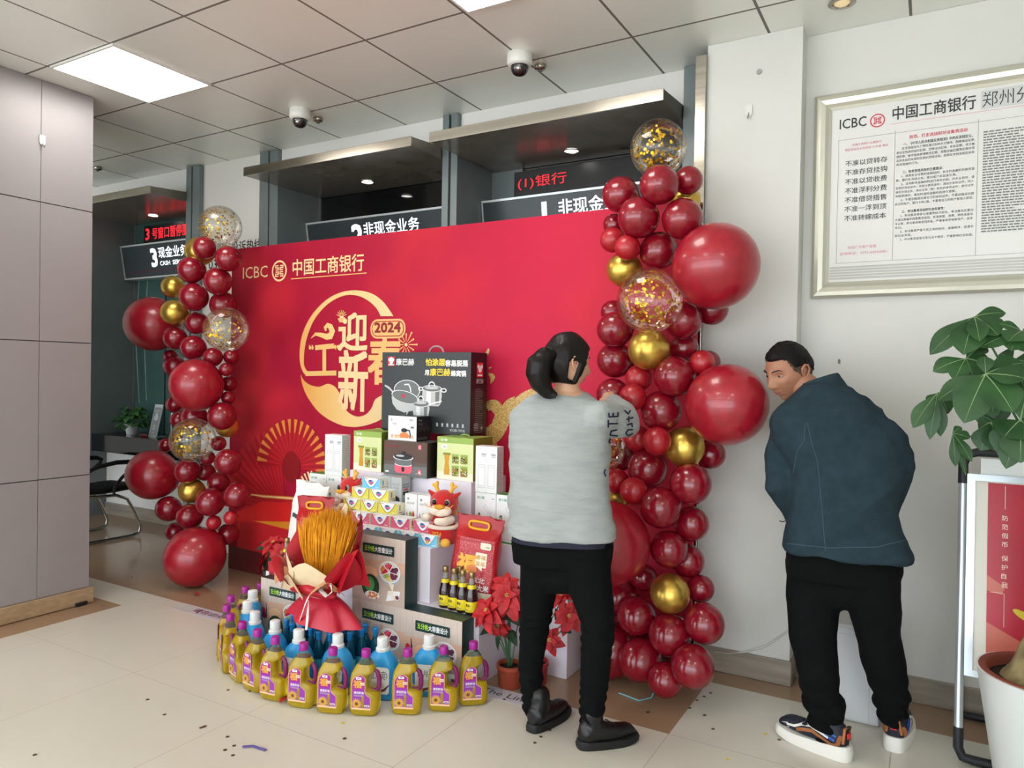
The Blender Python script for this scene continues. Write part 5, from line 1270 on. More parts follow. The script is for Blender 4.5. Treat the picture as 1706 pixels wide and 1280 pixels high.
def face_parts(mb, T, mi, sc, male, look=0.0):
    """ears, eyes, brows, lips as islands of the body; mi = material indices"""
    for s in (1, -1):
        e = MB(); pts = [(s*.071, .012, -.020), (s*.074, .010, -.004), (s*.079, .006, .016), (s*.084, -.006, .027), (s*.086, -.019, .022), (s*.085, -.024, .006), (s*.081, -.018, -.010), (s*.076, -.006, -.024), (s*.072, .004, -.030)]
        e.limb(pts, [.004, .004, .0045, .005, .005, .0045, .0045, .005, .004], 8)
        e.ball((s*.0765, -.005, .0), (.004, .017, .024), 0, 12); mb.add([T @ Vector(v) for v in e.v], e.f, mi['skin'], True)
        e = MB(); e.ball((s*.081, -.004, .004), (.003, .008, .012), 0, 10); mb.add([T @ Vector(v) for v in e.v], e.f, mi['shade'], True)
        yb = sculpt(Vector((s*.42, .86, .10)).normalized(), male).y
        e = MB(); e.ball((s*.032, yb-.0015, .0125), (.0135, .0055, .0048), 0, 14); mb.add([T @ Vector(v) for v in e.v], e.f, mi['white'], True)
        e = MB(); e.ball((s*.032+look, yb+.0022, .0125), (.0058, .0030, .0054), 0, 12); mb.add([T @ Vector(v) for v in e.v], e.f, mi['iris'], True)
        e = MB(); e.limb([(s*.017, yb+.0005, .0115), (s*.026, yb+.003, .0178), (s*.036, yb+.0025, .0185), (s*.046, yb-.005, .0125)], [.0016, .0024, .0026, .0018], 8); mb.add([T @ Vector(v) for v in e.v], e.f, mi['skin'], True)
        e = MB(); e.limb([(s*.018, yb+.001, .0105), (s*.026, yb+.0035, .0162), (s*.036, yb+.003, .0168), (s*.046, yb-.004, .0115)], [.0008, .0012, .0012, .0009], 6); mb.add([T @ Vector(v) for v in e.v], e.f, mi['brow'], True)
        e = MB(); e.limb([(s*.018, yb+.001, .0105), (s*.032, yb+.003, .006), (s*.046, yb-.004, .0105)], [.0012, .0018, .0012], 6); mb.add([T @ Vector(v) for v in e.v], e.f, mi['skin'], True)
        pp = [sculpt(Vector(d).normalized(), male) for d in ((s*.16, .92, .27), (s*.32, .90, .315), (s*.50, .80, .32), (s*.62, .70, .26))]
        e = MB(); e.tube([(q.x, q.y+.0012, q.z) for q in pp], [.003, .0055, .0048, .0015] if male else [.0022, .0034, .003, .001], 8, flat=.5); mb.add([T @ Vector(v) for v in e.v], e.f, mi['brow'], True)
    for z, w_, rr in ((-.0505, .021, .0030), (-.0605, .018, .0036)):
        pp = []
        for k in range(9):
            x = -w_+2*w_*k/8; d = Vector((x/.076, 0, z/.118)); d.y = math.sqrt(max(0, 1-d.x**2-d.z**2)); q = sculpt(d, male); pp.append((x, q.y-.0004, z-abs(x)*.10))
        e = MB(); e.tube(pp, [.0006]+[rr*math.sin(PI*(k+.5)/9)**.5 for k in range(1, 8)]+[.0006], 8); mb.add([T @ Vector(v) for v in e.v], e.f, mi['lip'], True)

def hand(mb, wrist, d, palm_n, curl, m=0, sc=1.0, thumb=1):
    """palm with four unequal bent fingers and a thumb; d = pointing direction, palm_n = palm side"""
    d = Vector(d).normalized(); pn = Vector(palm_n); pn = (pn-d*pn.dot(d)).normalized(); s = d.cross(pn)*thumb
    w_ = Vector(wrist)
    mb.limb([w_, w_+d*.03*sc, w_+d*.065*sc], [.026*sc, .030*sc, .028*sc], 12, m)
    for k in (-1, 0, 1): mb.limb([w_+d*.025*sc+s*.018*k*sc, w_+d*.075*sc+s*.024*k*sc], [.017*sc, .012*sc], 10, m)
    for k, L in enumerate((.066, .074, .070, .056)):
        b = w_+d*.082*sc+s*(.030-.0195*k)*sc; a = 0; p = b; pts = [b-d*.02*sc, b]
        for seg in (.42, .32, .26):
            a += curl; p = p+(d*math.cos(a)+pn*math.sin(a))*L*seg*1.1*sc; pts.append(p)
        mb.limb(pts, [.0098*sc, .0096*sc, .0088*sc, .0080*sc, .0070*sc], 10, m)
    b = w_+d*.028*sc+s*.026*sc
    mb.limb([b-s*.008*sc, b+(s*.7+d*.5+pn*.25)*.03*sc, b+(s*.8+d*1.15+pn*.5)*.05*sc, b+(s*.65+d*1.7+pn*.8)*.055*sc], [.015*sc, .012*sc, .010*sc, .008*sc], 10, m)

def localise(me, base): me.transform(Matrix.Translation(-Vector(base))); me.update()
def folds(seed, amp, sx, sz, fine=.0):
    def fn(c, n):
        v = noise.noise(Vector((c.x*sx+seed, c.y*sx, c.z*sz)))*amp
        v += noise.noise(Vector((c.x*sx*2.3, c.y*sx*2.3+seed, c.z*sz*2.1)))*amp*.45
        return v
    return fn
class Decal:
    """thin stitched or printed marks laid on a garment surface"""
    def __init__(s, me, base): 
        s.t = BVHTree.FromPolygons([v.co+Vector(base) for v in me.vertices], [list(p.vertices) for p in me.polygons]); s.v = []; s.f = []; s.base = Vector(base)
    def hit(s, px, py, off):
        h = s.t.ray_cast(CAMP, ray(px, py).normalized())
        if h[0] is None: return None
        return h[0]+h[1]*off*(1 if h[1].dot(ray(px, py)) < 0 else -1)
    def stroke(s, pts, wpx, off=.0016, n=10):
        P = []
        for i in range(len(pts)-1):
            for k in range(n): t = k/n; P.append((pts[i][0]*(1-t)+pts[i+1][0]*t, pts[i][1]*(1-t)+pts[i+1][1]*t))
        P.append(pts[-1]); prev = None
        for i, p in enumerate(P):
            a = P[max(i-1, 0)]; b = P[min(i+1, len(P)-1)]; t = Vector((b[0]-a[0], b[1]-a[1])); t = t.normalized() if t.length else Vector((1, 0)); nx, ny = -t.y*wpx/2, t.x*wpx/2
            q = [s.hit(p[0]+nx, p[1]+ny, off), s.hit(p[0], p[1], off*1.3), s.hit(p[0]-nx, p[1]-ny, off)]
            if None in q: prev = None; continue
            if prev and max((q[j]-prev[j]).length for j in range(3)) < .03:
                o = len(s.v); s.v += prev+q; s.f += [(o, o+1, o+4, o+3), (o+1, o+2, o+5, o+4)]
            prev = q
    def build(s, name, mat, parent):
        m = MB(); m.add([v-s.base for v in s.v], s.f, 0, False); return m.build(name, mat, parent, fix=False)

def shoe_upper(mb, heel, d, L, Hh, w_, m=0, toe_h=.055, rise=.0):
    """closed lofted shoe: sections run from heel to toe"""
    d = Vector(d).normalized(); s = Vector((d.y, -d.x, 0)); rs = []
    for k in range(15):
        t = k/14; x = L*(.01+.98*t)
        wd = w_*(.62+.38*math.sin(PI*min(1, t*.9+.18)))*(1 if t < .93 else .55) if t > 0 else w_*.4
        hh = Hh*(1-sstep(.28, .62, t))+toe_h*sstep(.28, .62, t)
        if t > .8: hh *= 1-.45*((t-.8)/.2)**2
        if t < .06: hh *= .85
        c = Vector(heel)+d*x; ring = []
        for q in range(20):
            a = 2*PI*q/20; ca, sa = math.cos(a), math.sin(a)
            narrow = 1-.35*max(0, sa)*(1-sstep(.3, .6, t))
            ring.append(c+s*(wd*.5*abs(ca)**.7*(1 if ca >= 0 else -1)*narrow)+Vector((0, 0, rise+.012+(hh-.012)*(.5+.5*abs(sa)**.8*(1 if sa >= 0 else -1)))))
        rs.append(ring)
    mb.rings(rs, m); return mb
def shoe_sole(mb, heel, d, L, th, w_, m=0, flare=1.08, thheel=None):
    d = Vector(d).normalized(); s = Vector((d.y, -d.x, 0)); thheel = thheel or th; low = []; mid = []; up = []
    n = 32
    for k in range(n):
        a = 2*PI*k/n; ca, sa = math.cos(a), math.sin(a); x = L*(.5-.5*ca); t = x/L
        wd = w_*flare*(.42+.10*t if t > .25 else .44)
        h = thheel*(1-t)+th*t
        p = Vector(heel)+d*x+s*(wd*abs(sa)**.55*(1 if sa >= 0 else -1))
        lift = .012*max(0, t-.75)/.25
        low.append(p*1+Vector((0, 0, .001+lift))-d*0.0); mid.append(p+(p-(Vector(heel)+d*L/2))*.02+Vector((0, 0, h*.5+lift))); up.append(p-(p-(Vector(heel)+d*L/2))*.03+Vector((0, 0, h+lift)))
    mb.rings([low, mid, up], m); return mb

# ---- woman
base = Vector((-1.28, 2.66, 0))
tf = Vector((-.30, .954, 0)).normalized(); tr = Vector((tf.y, -tf.x, 0))
YW = 2.68
def torso_rings(rows, r, f, n=32):
    rs = []
    for (py, x0, x1, y, b, e) in rows:
        a0, a1 = W3(x0, py, y), W3(x1, py, y); c = (a0+a1)/2; rs.append(ell_ring(c, r, f, (a1-a0).length/2, b, n, e))
    return rs
rows = [(894, 858, 1020, YW, .150, .75), (880, 857, 1018, YW, .150, .75), (850, 858, 1014, YW, .145, .75), (800, 857, 1010, YW, .140, .75), (750, 857, 1010, YW, .135, .75), (715, 857, 1011, YW, .125, .75), (692, 860, 1011, YW, .118, .8), (676, 868, 1006, YW+.005, .105, .85), (664, 882, 992, YW+.01, .09, .9), (655, 898, 981, YW+.02, .078, .95), (648, 912, 970, YW+.03, .066, 1)]
mb = MB(); mb.rings(torso_rings(rows, tr, tf))
shL, shR = W3(880, 698, YW), W3(994, 694, YW)
elL, waL = W3(868, 800, 2.80), W3(925, 770, 3.02)
elR, waR = W3(1040, 704, 2.91), W3(1022, 672, 3.05)
mb.limb([shL, elL, waL], [.066, .058, .042], 16); mb.limb([shR, shR*.45+elR*.55, elR, elR*.5+waR*.5, waR], [.068, .074, .078, .064, .046], 16)
me = remesh(mb, .0085, 6)
f1 = folds(3, .009, 5, 9)
displace(me, lambda c, n: f1(c, n)+.014*(.1-abs(noise.noise(Vector((c.x*3.2-c.z*2.5, c.y*3, c.z*9+c.x*2.5)))))+.008*(.1-abs(noise.noise(Vector((c.x*7+c.z*6, c.y*7, c.z*15)))))+.004*sstep(.95, .88, c.z)*noise.noise(Vector((c.x*12, 0, c.z*30))))
sw_me = me
# body: torso, arms, legs in one piece, with the head, neck and hands
bm_ = MB()
rows2 = [(py, (x0+x1)/2-(x1-x0)*.42, (x0+x1)/2+(x1-x0)*.42, y, b*.82, e) for (py, x0, x1, y, b, e) in rows]
bm_.rings(torso_rings(rows2, tr, tf))
hipL, hipR = W3(905, 905, 2.70), W3(975, 905, 2.70)
LL = [(hipL, .095), (W3(897, 985, 2.70), .080), (W3(890, 1050, 2.69), .062), (W3(884, 1110, 2.68), .052), (W3(887, 1168, 2.68), .044)]
LR = [(hipR, .100), (W3(984, 980, 2.69), .088), (W3(996, 1042, 2.67), .068), (W3(992, 1112, 2.66), .060), (W3(985, 1195, 2.66), .047)]
for Lg in (LL, LR): bm_.limb([p for p, q in Lg][:-1]+[Lg[-1][0]+Vector((0, 0, .03))], [q*.8 for p, q in Lg[:-1]]+[.032], 16)
bm_.limb([hipL, hipR], [.09, .09], 16); bm_.limb([(hipL+hipR)/2, W3(938, 850, YW)], [.11, .115], 16)
bm_.limb([shL, elL, waL], [.05, .042, .028], 14); bm_.limb([shR, elR, waR], [.05, .042, .028], 14)
hc = W3(944, 606, 2.70)
nk = W3(946, 668, YW+.02); bm_.limb([nk, nk*.4+hc*.6+Vector((0, 0, -.02)), hc+Vector((0, 0, -.03))], [.056, .050, .045], 16)
hand(bm_, waR+(waR-elR).normalized()*.005, W3(1004, 655, 3.13)-waR, Vector((0, .8, -.5)), .45, 0, .95, 1)
hand(bm_, waL, Vector((.7, .7, -.1)), Vector((0, .4, -1)), .5, 0, .95, -1)
body = remesh(bm_, .0058, 3)
hf = Vector((.56, .82, -.14)); hu = Vector((-.02, .02, 1))
def hair_w(p, q):
    front = sstep(.18, .62, p.y); line = -.74+1.22*front                 # hairline height by direction
    if abs(p.x) > .8 and -.28 < p.y < .10: line = max(line, .02)
    return -.006+(.022+.004*noise.noise(p*3))*sstep(line-.05, line+.10, p.z)
T, sv, hv, fs = head(hc, hf, hu, .99, 'skin_woman', False, hair_w, 'hair_dark', 'lip')
mbh = MB(); nb = len(body.vertices)
mbh.add([v.co for v in body.vertices], [list(p.vertices) for p in body.polygons], 0, True); mbh.add(sv, fs, 0, True)
face_parts(mbh, T, dict(skin=0, shade=1, white=2, iris=3, brow=4, lip=5), 1, False)
me = mbh.mesh('person', []); localise(me, base)
woman = meshobj('person', me, [MATS[n] for n in ('skin_woman', 'ear_shade', 'eye_white', 'iris_dark', 'brow_hair', 'lip')]); woman.location = base
tag(woman, 'person with a black ponytail and grey sweatshirt fixing the balloon column', 'person')
bpy.data.meshes.remove(body)
h = MB(); h.add(hv, fs, 0, True)
me = h.mesh('hair', []); localise(me, base); hair = meshobj('hair', me, MATS['hair_dark'], woman)
h = MB()
tail = [W3(926, 592, 2.63), W3(909, 594, 2.585), W3(899, 606, 2.57), W3(897, 622, 2.57), W3(902, 640, 2.575), W3(912, 654, 2.58), W3(925, 660, 2.585)]
h.tube(tail, [.026, .042, .052, .052, .043, .026, .004], 20)
for k in range(16):
    a = 2*PI*k/16; o_ = Vector((math.cos(a)*.75, math.sin(a)*.3, math.sin(a)*.7))
    h.tube([p+o_*rr for p, rr in zip(tail, (.020, .035, .046, .047, .040, .030, .018))], [.008, .010, .011, .010, .009, .006, .001], 6)
me = remesh(h, .004, 6); displace(me, lambda c, n: .0022*noise.noise(Vector((c.x*60, c.y*60, c.z*14)))); localise(me, base); meshobj('ponytail', me, MATS['hair_dark'], hair)
m = MB(); m.torus(W3(916, 590, 2.605)-base, .022, .006, (tail[1]-tail[0]), 0, 20, 8); m.build('hair_tie', MATS['black_plastic'], hair)
localise(sw_me, base); sweater = meshobj('sweatshirt', sw_me, MATS['sweater_grey'], woman)
D = Decal(sw_me, base)
# hand-lettered word on the sleeve: C U T E, read up the arm, and a second one round the elbow
for strokes in ([[(1024, 731), (1016, 732), (1014, 737), (1022, 741)]], [[(1028, 716), (1018, 718), (1016, 725), (1029, 726)]], [[(1013, 706), (1029, 706)], [(1013, 700), (1013, 712)]], [[(1014, 695), (1029, 694), (1029, 687)], [(1014, 695), (1014, 688)], [(1021, 694), (1021, 688)]],
                [[(1054, 716), (1046, 716), (1042, 722), (1046, 726), (1054, 722)]], [[(1044, 708), (1052, 706), (1053, 712)]], [[(1043, 699), (1055, 696)], [(1047, 703), (1047, 694)]], [[(1040, 684), (1046, 690), (1050, 684)]]):
    D = Decal(sw_me, base)
    for st in strokes: D.stroke(st, 2.6)
    if D.f: D.build('printed_letter', MATS['print_navy'], sweater)
D = Decal(sw_me, base); D.stroke([(1008, 782), (1006, 788), (1009, 794)], 2.4); D.build('printed_letter', MATS['print_navy'], sweater)
M('sweater_seam', '9a9f9e', rough=.9)
for pts, wd in (([(860, 842), (900, 852), (960, 858), (1010, 856)], .9), ([(1011, 700), (1012, 735)], .8)):
    D = Decal(sw_me, base); D.stroke(pts, wd); D.build('seam', MATS['sweater_seam'], sweater)
m = MB(); a0, a1 = W3(864, 893, YW), W3(1012, 897, YW); c0 = (a0+a1)/2-Vector((0, 0, .003))
m.rings([[p-base for p in ell_ring(c0+Vector((0, 0, dz)), tr, tf, (a1-a0).length/2, .140, 32, .75)] for dz in (-.012, .0, .03)]); m.build('shirt_hem', MATS['shirt_navy'], woman)
mb = MB()
mb.rings(torso_rings([(940, 866, 1012, 2.70, .115, .8), (905, 863, 1016, 2.70, .135, .8), (880, 868, 1010, 2.70, .13, .8), (862, 875, 1004, 2.70, .12, .8)], tr, tf))
for Lg in (LL, LR): mb.limb([p for p, q in Lg]+[Lg[-1][0]-Vector((0, 0, .03))], [q for p, q in Lg]+[Lg[-1][1]*.95], 18)
mb.limb([hipL, hipR], [.112, .112], 16); mb.limb([W3(918, 955, 2.70), W3(955, 955, 2.70)], [.085, .085], 16)
me = remesh(mb, .0085, 5); f2 = folds(9, .004, 6, 7)
def wr(c, n):
    low = sstep(.34, .12, c.z); kn = math.exp(-((c.z-.43)/.06)**2)
    return f2(c, n)+(low*.005+kn*.004)*math.sin(c.z*150+c.x*40+5*noise.noise(c*8))
displace(me, wr); localise(me, base); meshobj('trousers', me, MATS['trousers_black'], woman)
def boot(heel, d, L):
    b = MB(); heel = Vector(heel); shoe_upper(b, heel, d, L, .095, .092, 0, .062, .012); dd = Vector(d).normalized()
    b.limb([heel+dd*.055+Vector((0, 0, .06)), heel+dd*.058+Vector((0, 0, .135))], [.042, .043], 16)
    me = remesh(b, .005, 4); displace(me, lambda c, n: .0018*noise.noise(c*38)); localise(me, base); o = meshobj('boot', me, MATS['boot_leather'], woman)
    s = MB(); shoe_sole(s, heel-dd*.006, d, L+.012, .026, .098, 0, 1.06, .034); s.v = [tuple(Vector(v)-base) for v in s.v]; s.build('sole', MATS['boot_rubber'], o)
    s = MB(); n_ = Vector((-dd.y, dd.x, 0))
    for k in range(4):
        c = heel+dd*(.125+.018*k)+Vector((0, 0, .088-.011*k)); s.tube([c-n_*.022-base, c+Vector((0, 0, .006))-base, c+n_*.022-base], .0028, 6)
    s.build('laces', MATS['lace_black'], o)
boot(atZ(884, 1221, 0), (.18, .98, 0), .245); boot(atZ(964, 1247, 0), (.66, .75, 0), .252)

# ---- man
base = Vector((-.3, 3.15, 0))
mf = Vector((-.22, .975, 0)).normalized(); mr = Vector((mf.y, -mf.x, 0))
rows = [(922, 1307, 1520, 3.13, .165, .72), (908, 1309, 1514, 3.13, .165, .72), (880, 1313, 1504, 3.14, .160, .75), (830, 1318, 1500, 3.15, .155, .75), (780, 1312, 1509, 3.16, .155, .75), (742, 1290, 1505, 3.165, .150, .78), (715, 1284, 1494, 3.17, .142, .8), (694, 1287, 1480, 3.175, .128, .85), (678, 1297, 1462, 3.18, .112, .88), (664, 1312, 1446, 3.19, .096, .92), (650, 1325, 1426, 3.19, .084, 1), (638, 1336, 1410, 3.20, .072, 1)]
mb = MB(); mb.rings(torso_rings(rows, mr, mf))
sL, sR = W3(1316, 722, 3.17), W3(1468, 728, 3.18)
eL, wL = W3(1299, 806, 3.10), W3(1334, 858, 3.22)
eR, wR = W3(1494, 792, 3.22), W3(1478, 850, 3.32)
mb.limb([sL, sL*.5+eL*.5+Vector((-.012, 0, 0)), eL, wL], [.078, .070, .066, .056], 16); mb.limb([sR, sR*.5+eR*.5+Vector((.015, 0, 0)), eR, wR], [.078, .070, .064, .055], 16)
jk = remesh(mb, .0085, 6)
def jf(c, n):
    u_ = c.x*.75+c.z*.66; w_ = c.z*.75-c.x*.66
    v = .011*noise.noise(Vector((u_*2.2, c.y*2, w_*7)))+.024*(.12-abs(noise.noise(Vector((u_*2.4+5, c.y*2, w_*8)))))+.012*(.1-abs(noise.noise(Vector((u_*5+3, c.y*5, w_*15)))))
    v += .004+.004*sstep(.86, .80, c.z)
    return v
displace(jk, jf)
mhc = W3(1315, 620, 3.235)
b2 = MB()
rows2 = [(py, (x0+x1)/2-(x1-x0)*.36, (x0+x1)/2+(x1-x0)*.36, y+.01, b*.68, e) for (py, x0, x1, y, b, e) in rows[1:-2]]
b2.rings(torso_rings(rows2, mr, mf))
hL, hR = W3(1360, 945, 3.15), W3(1450, 945, 3.16)
ML = [(hL, .108), (W3(1353, 1000, 3.14), .106), (W3(1354, 1060, 3.11), .090), (W3(1364, 1130, 3.10), .078), (W3(1374, 1190, 3.11), .066), (W3(1376, 1212, 3.11), .056)]
MR = [(hR, .108), (W3(1456, 1000, 3.17), .100), (W3(1463, 1060, 3.20), .084), (W3(1477, 1125, 3.24), .076), (W3(1486, 1165, 3.27), .068), (W3(1488, 1190, 3.28), .052)]
for Lg in (ML, MR): b2.limb([p for p, q in Lg][:-1]+[Lg[-1][0]+Vector((0, 0, .04))], [q*.74 for p, q in Lg[:-1]]+[.034], 16)
b2.limb([hL, hR], [.09, .09], 16); b2.limb([(hL+hR)/2+Vector((0, 0, .04)), W3(1410, 870, 3.15)], [.09, .12], 16)
b2.limb([sL, eL, wL], [.055, .046, .03], 14); b2.limb([sR, eR, wR], [.055, .046, .03], 14)
nk = W3(1372, 664, 3.22); b2.limb([nk+Vector((0, .01, -.02)), nk*.45+mhc*.55+Vector((.0, 0, -.01)), mhc+Vector((.02, .0, -.03))], [.056, .058, .056], 16)
hand(b2, wL, Vector((.35, .6, -.55)), Vector((.6, .2, .6)), .5, 0, 1.0, 1); hand(b2, wR, Vector((-.5, .6, -.5)), Vector((-.6, 0, .6)), .5, 0, 1.0, -1)
body = remesh(b2, .0062, 3)
pit = math.radians(22); f0 = (-_rt*.92-_fw*.39); f0.z = 0; f0.normalize()
mfh = f0*math.cos(pit)-Vector((0, 0, 1))*math.sin(pit); mu = Vector((0, 0, 1))*math.cos(pit)+f0*math.sin(pit)
def hair_m(p, q):
    front = sstep(.05, .6, p.y); line = -.28+.86*front
    if p.y < .5 and abs(p.x) > .45: line = max(line, .20-.28*sstep(.0, -.5, p.y)+.35*sstep(.25, .5, p.y))
    return -.006+(.015+.003*noise.noise(p*9))*sstep(line-.02, line+.10, p.z)
def stub_m(p, q):
    # cropped sides reach lower than the long hair on top
    line = -.42+.5*sstep(-.1, .35, p.y)+(.9*sstep(.36, .62, p.y))
    side = 1.0
    return -.006+.0078*sstep(line-.02, line+.04, p.z)
T, sv, hv, fs = head(mhc, mfh, mu, 1.06, 'skin_man', True, hair_m, 'hair_short', 'lip_man')
_, _, hv2, _ = head(mhc, mfh, mu, 1.06, 'skin_man', True, stub_m, 'hair_short', 'lip_man')
mbh = MB(); mbh.add([v.co for v in body.vertices], [list(p.vertices) for p in body.polygons], 0, True); mbh.add(sv, fs, 0, True)
face_parts(mbh, T, dict(skin=0, shade=1, white=2, iris=3, brow=4, lip=5), 1, True, .003)
me = mbh.mesh('person', []); localise(me, base)
man = meshobj('person', me, [MATS[n] for n in ('skin_man', 'ear_shade', 'eye_white', 'iris_dark', 'brow_hair', 'lip_man')]); man.location = base
tag(man, 'person in a teal fleece jacket bending forward and looking over the shoulder', 'person')
bpy.data.meshes.remove(body)
h = MB(); h.add(hv, fs, 0, True); me = h.mesh('hair', []); localise(me, base); hm = meshobj('hair', me, MATS['hair_short'], man)
h = MB(); h.add(hv2, fs, 0, True); me = h.mesh('cropped_sides', []); localise(me, base); meshobj('cropped_sides', me, MATS['hair_stubble'], hm)
localise(jk, base); jacket = meshobj('jacket', jk, MATS['fleece_teal'], man)
for pts, wd in (([(1345, 704), (1352, 738), (1362, 770), (1368, 830), (1372, 880), (1375, 918)], 1.2), ([(1341, 705), (1340, 735), (1328, 752), (1322, 790)], 1.2), ([(1311, 906), (1380, 913), (1460, 912), (1508, 900)], 1.4)):
    D = Decal(jk, base); D.stroke(pts, wd); D.build('seam', MATS['fleece_seam'], jacket)
# stand-up collar round the neck
cc0 = W3(1370, 650, 3.225); cax = (mhc-nk).normalized()
m = MB(); rs = []
for t, rr in ((-.03, .098), (.0, .092), (.022, .086), (.040, .083), (.046, .079), (.040, .072), (.0, .070)):
    q = Vector((0, 0, 1)).lerp(cax, .42).normalized(); r_ = q.orthogonal(); r_ = (mr-q*mr.dot(q)).normalized(); f_ = q.cross(r_)
    rs.append([p-base for p in ell_ring(cc0+q*t, r_, f_, rr, rr*.92, 30)])
m.rings(rs, cap=False); m.build('collar', MATS['fleece_teal'], jacket)
m = MB(); z0 = W3(1309, 868, 3.05); m.tube([z0-base, z0+Vector((-.012, -.01, -.004))-base, z0+Vector((-.022, -.012, .0))-base], .002, 6); m.build('pocket_pull', MATS['lace_black'], jacket)
mb = MB()
mb.rings(torso_rings([(965, 1312, 1496, 3.15, .12, .8), (930, 1312, 1498, 3.15, .145, .8), (905, 1318, 1495, 3.15, .145, .8)], mr, mf))
for Lg in (ML, MR): mb.limb([p for p, q in Lg]+[Lg[-1][0]-Vector((0, 0, .004))], [q for p, q in Lg]+[Lg[-1][1]*.95], 18)
mb.limb([hL, hR], [.118, .118], 16); mb.limb([W3(1382, 975, 3.15), W3(1438, 975, 3.16)], [.098, .098], 16)
me = remesh(mb, .0085, 5); f3 = folds(21, .007, 5, 7)
def wr2(c, n):
    low = sstep(.36, .12, c.z); return f3(c, n)+low*.010*math.sin(c.z*95+c.x*25+4*noise.noise(c*7))
displace(me, wr2); localise(me, base); meshobj('trousers', me, MATS['trousers_black'], man)
def sneaker(heel, d, L, sideflip):
    heel = Vector(heel); dd = Vector(d).normalized(); nn = Vector((dd.y, -dd.x, 0))
    m = MB(); k_ = heel+dd*.062-base; m.limb([k_+Vector((0, 0, .10)), k_+Vector((0, 0, .14)), k_+Vector((0, 0, .20))], [.032, .040, .048], 18); m.build('sock', MATS['trousers_black'], man)
    b = MB(); shoe_upper(b, heel, d, L, .105, .098, 0, .062, .030); b.limb([heel+dd*.06+Vector((0, 0, .098)), heel+dd*.062+Vector((0, 0, .118))], [.034, .041], 16)
    me = remesh(b, .005, 3); o = None
    tr_ = BVHTree.FromPolygons([v.co.copy() for v in me.vertices], [list(p.vertices) for p in me.polygons])
    localise(me, base); o = meshobj('sneaker', me, MATS['shoe_navy'], man)
    s = MB(); shoe_sole(s, heel-dd*.014, d, L+.022, .036, .104, 0, 1.10, .058); s.v = [tuple(Vector(v)-base) for v in s.v]; s.build('sole', MATS['shoe_white'], o)
    def band(pts, wd, name, mat, sides=(1, -1), off=.0025):
        for sd in sides:
            m = MB(); prev = None; P = []
            for i in range(len(pts)-1):
                for k in range(6): t = k/6; P.append((pts[i][0]*(1-t)+pts[i+1][0]*t, pts[i][1]*(1-t)+pts[i+1][1]*t))
            P.append(pts[-1])
            for i, (x, z) in enumerate(P):
                a = P[max(0, i-1)]; b_ = P[min(len(P)-1, i+1)]; tt = Vector((b_[0]-a[0], b_[1]-a[1])).normalized(); q = []
                for e in (-1, 1):
                    xx, zz2 = x-tt.y*wd/2*e, z+tt.x*wd/2*e
                    hh = tr_.ray_cast(heel+dd*xx+Vector((0, 0, zz2))+nn*sd*.2, -nn*sd)
                    q.append(hh[0]+nn*sd*off-base if hh[0] else None)
                if None in q: prev = None; continue
                if prev: m.add(prev+q, [(0, 1, 3, 2)])
                prev = q
            m.build(name, MATS[mat], o, fix=False)
    band([(.012, .10), (.022, .065), (.045, .058), (.08, .072), (.12, .085), (.16, .074), (.19, .062)], .013, 'brown_band', 'shoe_brown')
    band([(.055, .082), (.09, .093), (.13, .099), (.17, .088), (.20, .072), (.235, .066)], .009, 'white_band', 'shoe_white', off=.003)
    band([(.03, .085), (.07, .098), (.10, .108)], .026, 'blue_ankle', 'shoe_blue', off=.0018)
    band([(.14, .094), (.18, .082)], .026, 'blue_side', 'shoe_blue', off=.0016)
    band([(.228, .064), (.262, .052)], .022, 'grey_toe', 'shoe_grey', off=.0016)
    m = MB(); c = heel-dd*.004+Vector((0, 0, .098))-base
    m.box(-.011, .011, -.003, .003, -.010, .010); m.v = [tuple(c+nn*v[0]+dd*v[1]+Vector((0, 0, v[2]))) for v in m.v]; m.build('heel_tab', MATS['shoe_red'], o)
    m = MB(); c = heel+dd*.006-base; m.tube([c-nn*.028+Vector((0, 0, .07)), c-nn*.016+Vector((0, 0, .125)), c+nn*.016+Vector((0, 0, .125)), c+nn*.028+Vector((0, 0, .07))], .006, 8); m.build('heel_trim', MATS['shoe_brown'], o)
    m = MB(); m.tube([c+Vector((0, 0, .108)), c-dd*.012+Vector((0, 0, .125)), c-dd*.016+Vector((0, 0, .136)), c-dd*.004+Vector((0, 0, .130))], .004, 6); m.build('pull_loop', MATS['lace_black'], o)
    m = MB()
    for k in range(5):
        cc = heel+dd*(.122+.020*k)+Vector((0, 0, .122-.0095*k))-base; m.tube([cc-nn*.026-Vector((0, 0, .012)), cc, cc+nn*.026-Vector((0, 0, .012))], .0035, 6)
    cc = heel+dd*.118+Vector((0, 0, .128))-base; m.tube([cc, cc+dd*.02+nn*.02+Vector((0, 0, .012)), cc+nn*.03-Vector((0, 0, .004))], .0025, 6); m.tube([cc, cc+dd*.02-nn*.02+Vector((0, 0, .012)), cc-nn*.03-Vector((0, 0, .004))], .0025, 6)
    m.build('laces', MATS['lace_black'], o)
sneaker(atZ(1412, 1268, 0), atZ(1304, 1222, 0)-atZ(1412, 1268, 0), .285, 1)
sneaker(atZ(1488, 1252, 0), (.10, 1, 0), .285, 1)
